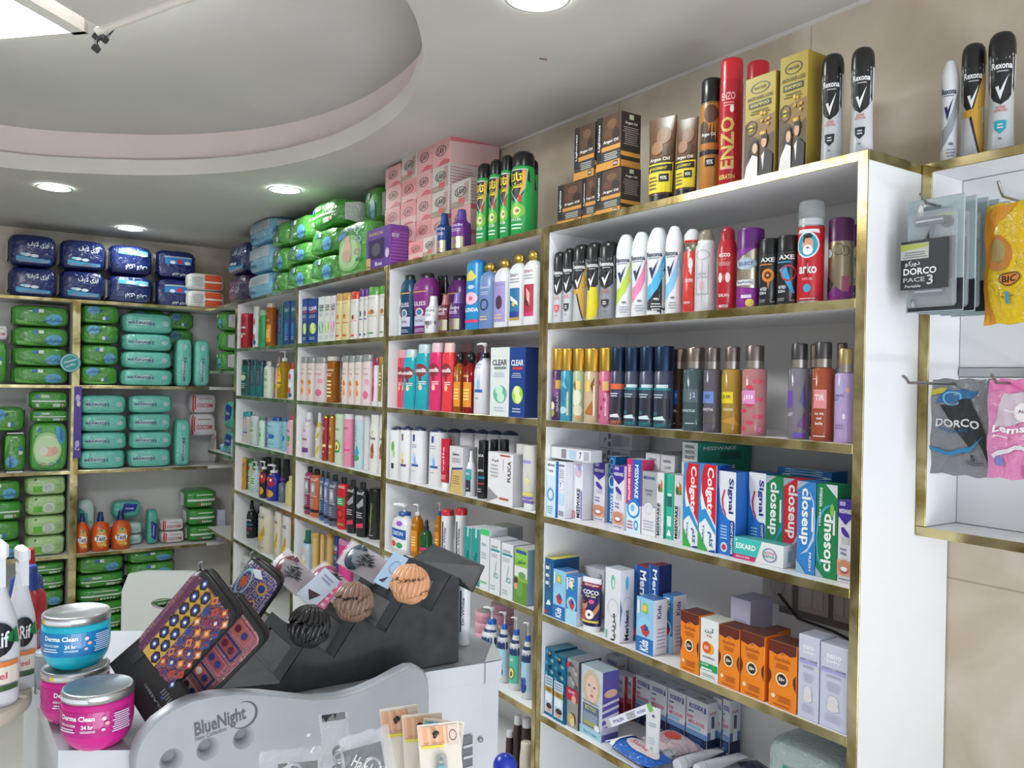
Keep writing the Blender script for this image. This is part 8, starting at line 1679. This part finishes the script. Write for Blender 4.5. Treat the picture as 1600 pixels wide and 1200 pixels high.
# blue ball topped bottle low in the middle
c = at(789, 1196, 1.0); root = empty('round_bottle'); root.location = c; m = MB(); R = .0145
m.lathe([(-R*math.cos(t*PI/10), R*math.sin(t*PI/10)*1.0) for t in range(0, 11)], '1530a0/p', 24); m.build('ball_cap', root); m = MB(); m.lathe([(-.1, R*1.2), (-.03, R*1.2), (-.012, R*.5)], 'd0d2d8/p', 20); m.build('bottle_body', root)
tag(root, 'deep blue ball topped bottle at the lower picture edge', 'bottle')
# ------------------------------------------------------------ plastic chair and odds and ends at the back
c = at(262, 893, 3.15); root = empty('plastic_chair'); root.location = (c.x, c.y, ZF); root.rotation_euler = (0, 0, math.radians(-32)); H = c.z-ZF
m = MB(); w_ = .17; out = [(-w_*1.0, .42), (-w_*1.0, H*.9), (-w_*.86, H*.985), (-w_*.5, H), (w_*.5, H), (w_*.86, H*.985), (w_*1.0, H*.9), (w_*1.0, .42)]
hl = [(.06*math.cos(i*PI/8), H*.84+.022*math.sin(i*PI/8)) for i in range(16)]; allq = out+hl
for t in tessellate_polygon([[Vector((x, y, 0)) for x, y in out], [Vector((x, y, 0)) for x, y in hl]]):
    m.poly([(allq[i][0], 0, allq[i][1]) for i in t], 'c2c6c3/p'); m.poly([(allq[i][0], .022, allq[i][1]) for i in t][::-1], 'c2c6c3/p')
m.grid([[(x, 0, z) for x, z in out], [(x, .022, z) for x, z in out]], 'c2c6c3/p', closed=True, smooth=False); m.grid([[(x, 0, z) for x, z in hl], [(x, .022, z) for x, z in hl]], 'aeb2af/p', closed=True); m.build('backrest', root)
m = MB(); m.box(-.18, .023, .40, .18, .40, .43, 'c2c6c3/p', .01); m.build('seat', root)
for sx in (-1, 1):
    for yy in (.04, .37): m = MB(); m.tube([(sx*.16, yy, .40), (sx*.19, yy+(.03 if yy > .2 else -.03), 0)], [.022, .016], 'c2c6c3/p', 8); m.build('leg', root)
tag(root, 'white plastic chair with slot in its backrest, behind the purses', 'chair')
# goods lying on the nearest bay's fifth shelf
Z5 = ZL[5]; N5 = 'fifth shelf, nearest bay'
def lay(name, u0, v0, u1, v1, u2, v2, zz, tk, key, art, desc, cat, puffy=False):
    M, w, h, fl = None, 0, 0, 0
    a, b, d = onZ(u0, v0, Z5+zz), onZ(u1, v1, Z5+zz), onZ(u2, v2, Z5+zz); x = (b-a); w = x.length; x /= w; y = (d-a)-x*(d-a).dot(x); h = y.length; y /= h
    M = Matrix((x, y, x.cross(y))).transposed().to_4x4(); M.translation = a; up = 1 if x.cross(y).z > 0 else -1
    if not up == 1: M = Matrix((y, x, y.cross(x))).transposed().to_4x4(); M.translation = a; w, h = h, w
    m = MB()
    if puffy:
        n = 8
        for q in (1, -1): m.grid([[Vector((w*i/n, h*j/n, -tk/2+q*tk/2*(1-abs(2*i/n-1)**4)*(1-abs(2*j/n-1)**4))) for i in range(n+1)] for j in range(n+1)], key)
        S = lambda u, v, o: Vector((w/2+u, v, -tk/2+tk/2*(1-abs(2*min(.5, abs(u/w)))**4)*(1-abs(2*v/h-1)**4)+o+.0005))
        m.art(art, S, w, h, w/8, h/8, .0006)
    else:
        m.box(0, 0, -tk, w, h, 0, key, .001); m.art(art, lambda u, v, o: Vector((w/2+u, v, o)), w, h)
    o = m.build(name); o.matrix_world = M; reg(o, desc, N5, u0, cat); return o
lay('wet_wipe_pack', 945, 1148, 1010, 1190, 980, 1134, .031, .03, '1f5fb4/g', [e_(.1, .5, .34, .3, 'd8c8c8'), T('Sunz', .05, .5, .4, .2, 'c85a7a'), p_('e0e4ec', -.5, 0, -.3, 0, -.3, 1, -.5, 1)], 'blue wet wipe pack lying at the shelf edge', 'wipe pack', True)
lay('soft_pack', 1003, 1140, 1050, 1170, 1035, 1120, .035, .035, 'cdb8bc/g', [e_(0, .5, .2, .2, 'd04a3a'), n_(-.4, .1, .2, .3, 3, 'b08a90')], 'pale pink soft pack behind the standing tube', 'pack', True)
lay('dark_bag', 1150, 1184, 1190, 1216, 1175, 1174, .021, .02, '1c2434/g', [n_(-.3, .3, .3, .6, 4, '3a4456')], 'dark blue plastic bag lying right of the navy cartons', 'bag', True)
M, w_, h_, fl = frame3((953, 1137, 1.50), (1017, 1112, 1.53), (949, 1124, 1.505)); m = MB(); m.box(0, 0, -.012, w_, h_, .012, 'd5d6dc', .0008, sides={'r': '5f9a3a'}); s = -1 if fl else 1
m.art([T('PYALEN', -.32, .5, .24, .4, '2a2a7a'), n_(-.14, .1, .1, .9, 5, '5a5c64'), T('KODEX', .24, .5, .2, .34, '2a4aa0'), r_(.4, .0, .5, 1, '6fae4a')], lambda u, v, o: Vector((w_/2+u, v, s*(.012+o))), w_, h_)
o = m.build('ointment_carton'); o.matrix_world = M; reg(o, 'small white and green carton lying slanted', N5, 950, 'carton')
rows(0, 5, N5, 'tube:dadade,dadade,plain 1009 1031 1106 1199 i|white cream tube standing on its cap at the shelf front')
for i, (u0, v0, u1, v1, dsc) in enumerate(((1045, 1180, 1095, 1163, 'leftmost of the white tubes lying down'), (1068, 1192, 1125, 1170, 'middle one of the white tubes lying down'), (1100, 1200, 1160, 1180, 'rightmost of the white tubes lying down'))):
    a = onZ(u0, v0, Z5+.014); b = onZ(u1, v1, Z5+.014); t = (b-a).normalized(); L = .12; root = empty('cream_tube'); root.location = a
    Mx = t.to_track_quat('Z', 'Y').to_matrix().to_4x4(); m = MB(); m.lathe([(-.02, .0125), (-.001, .0135)], 'd4d6da/p', 18, M=Mx); m.build('cap', root)
    m = MB(); rws = []
    for k in range(7):
        q = k/6; rws.append([Mx @ Vector((.0135*(1+.15*q)*math.cos(2*PI*j/16), .0135*max(.06, 1-q**1.4)*math.sin(2*PI*j/16), L*q)) for j in range(16)])
    m.grid(rws, 'd9dade/p', closed=True); m.build('tube_body', root); reg(root, dsc, N5, u0, 'tube')
# pink tubs at the back of the second bay's fifth shelf
def tub(w, h, d, a):
    root = empty('cosmetic_tub'); m = MB(); m.lathe([(0, w*.47), (.002, w*.5), (h*.6, w*.5)], 'cf94a4/p', 24); m.build('tub_body', root)
    m = MB(); m.lathe([(h*.61, w*.5), (h*.97, w*.5), (h, w*.47)], 'd6a0ae/p', 24); m.art([e_(0, 0, .3, .3, 'a8c0b8')], lambda u, v, o: Vector((u, v, h+o)), w, w); m.build('lid', root); return root
KIND['tub'] = dict(fn=tub, round=True, dr=1, cat='tub')
for u0, u1, n, xx, ds_ in ((733, 756, 5, .06, 'left'), (757, 782, 6, .09, 'right')):
    a, b = onX(u0, 990, xx), onX(u1, 990, xx); W_ = (a.y-b.y)*.8
    for k in range(n): o = tub(W_, .029, W_, ''); o.location = (xx+W_/2, (a.y+b.y)/2, ZL[5]+.0294*k+.0002); reg(o, f'pink cosmetic tub in the {ds_} pile', 'fifth shelf, second bay', k, 'tub', 'stack')
finish_labels()
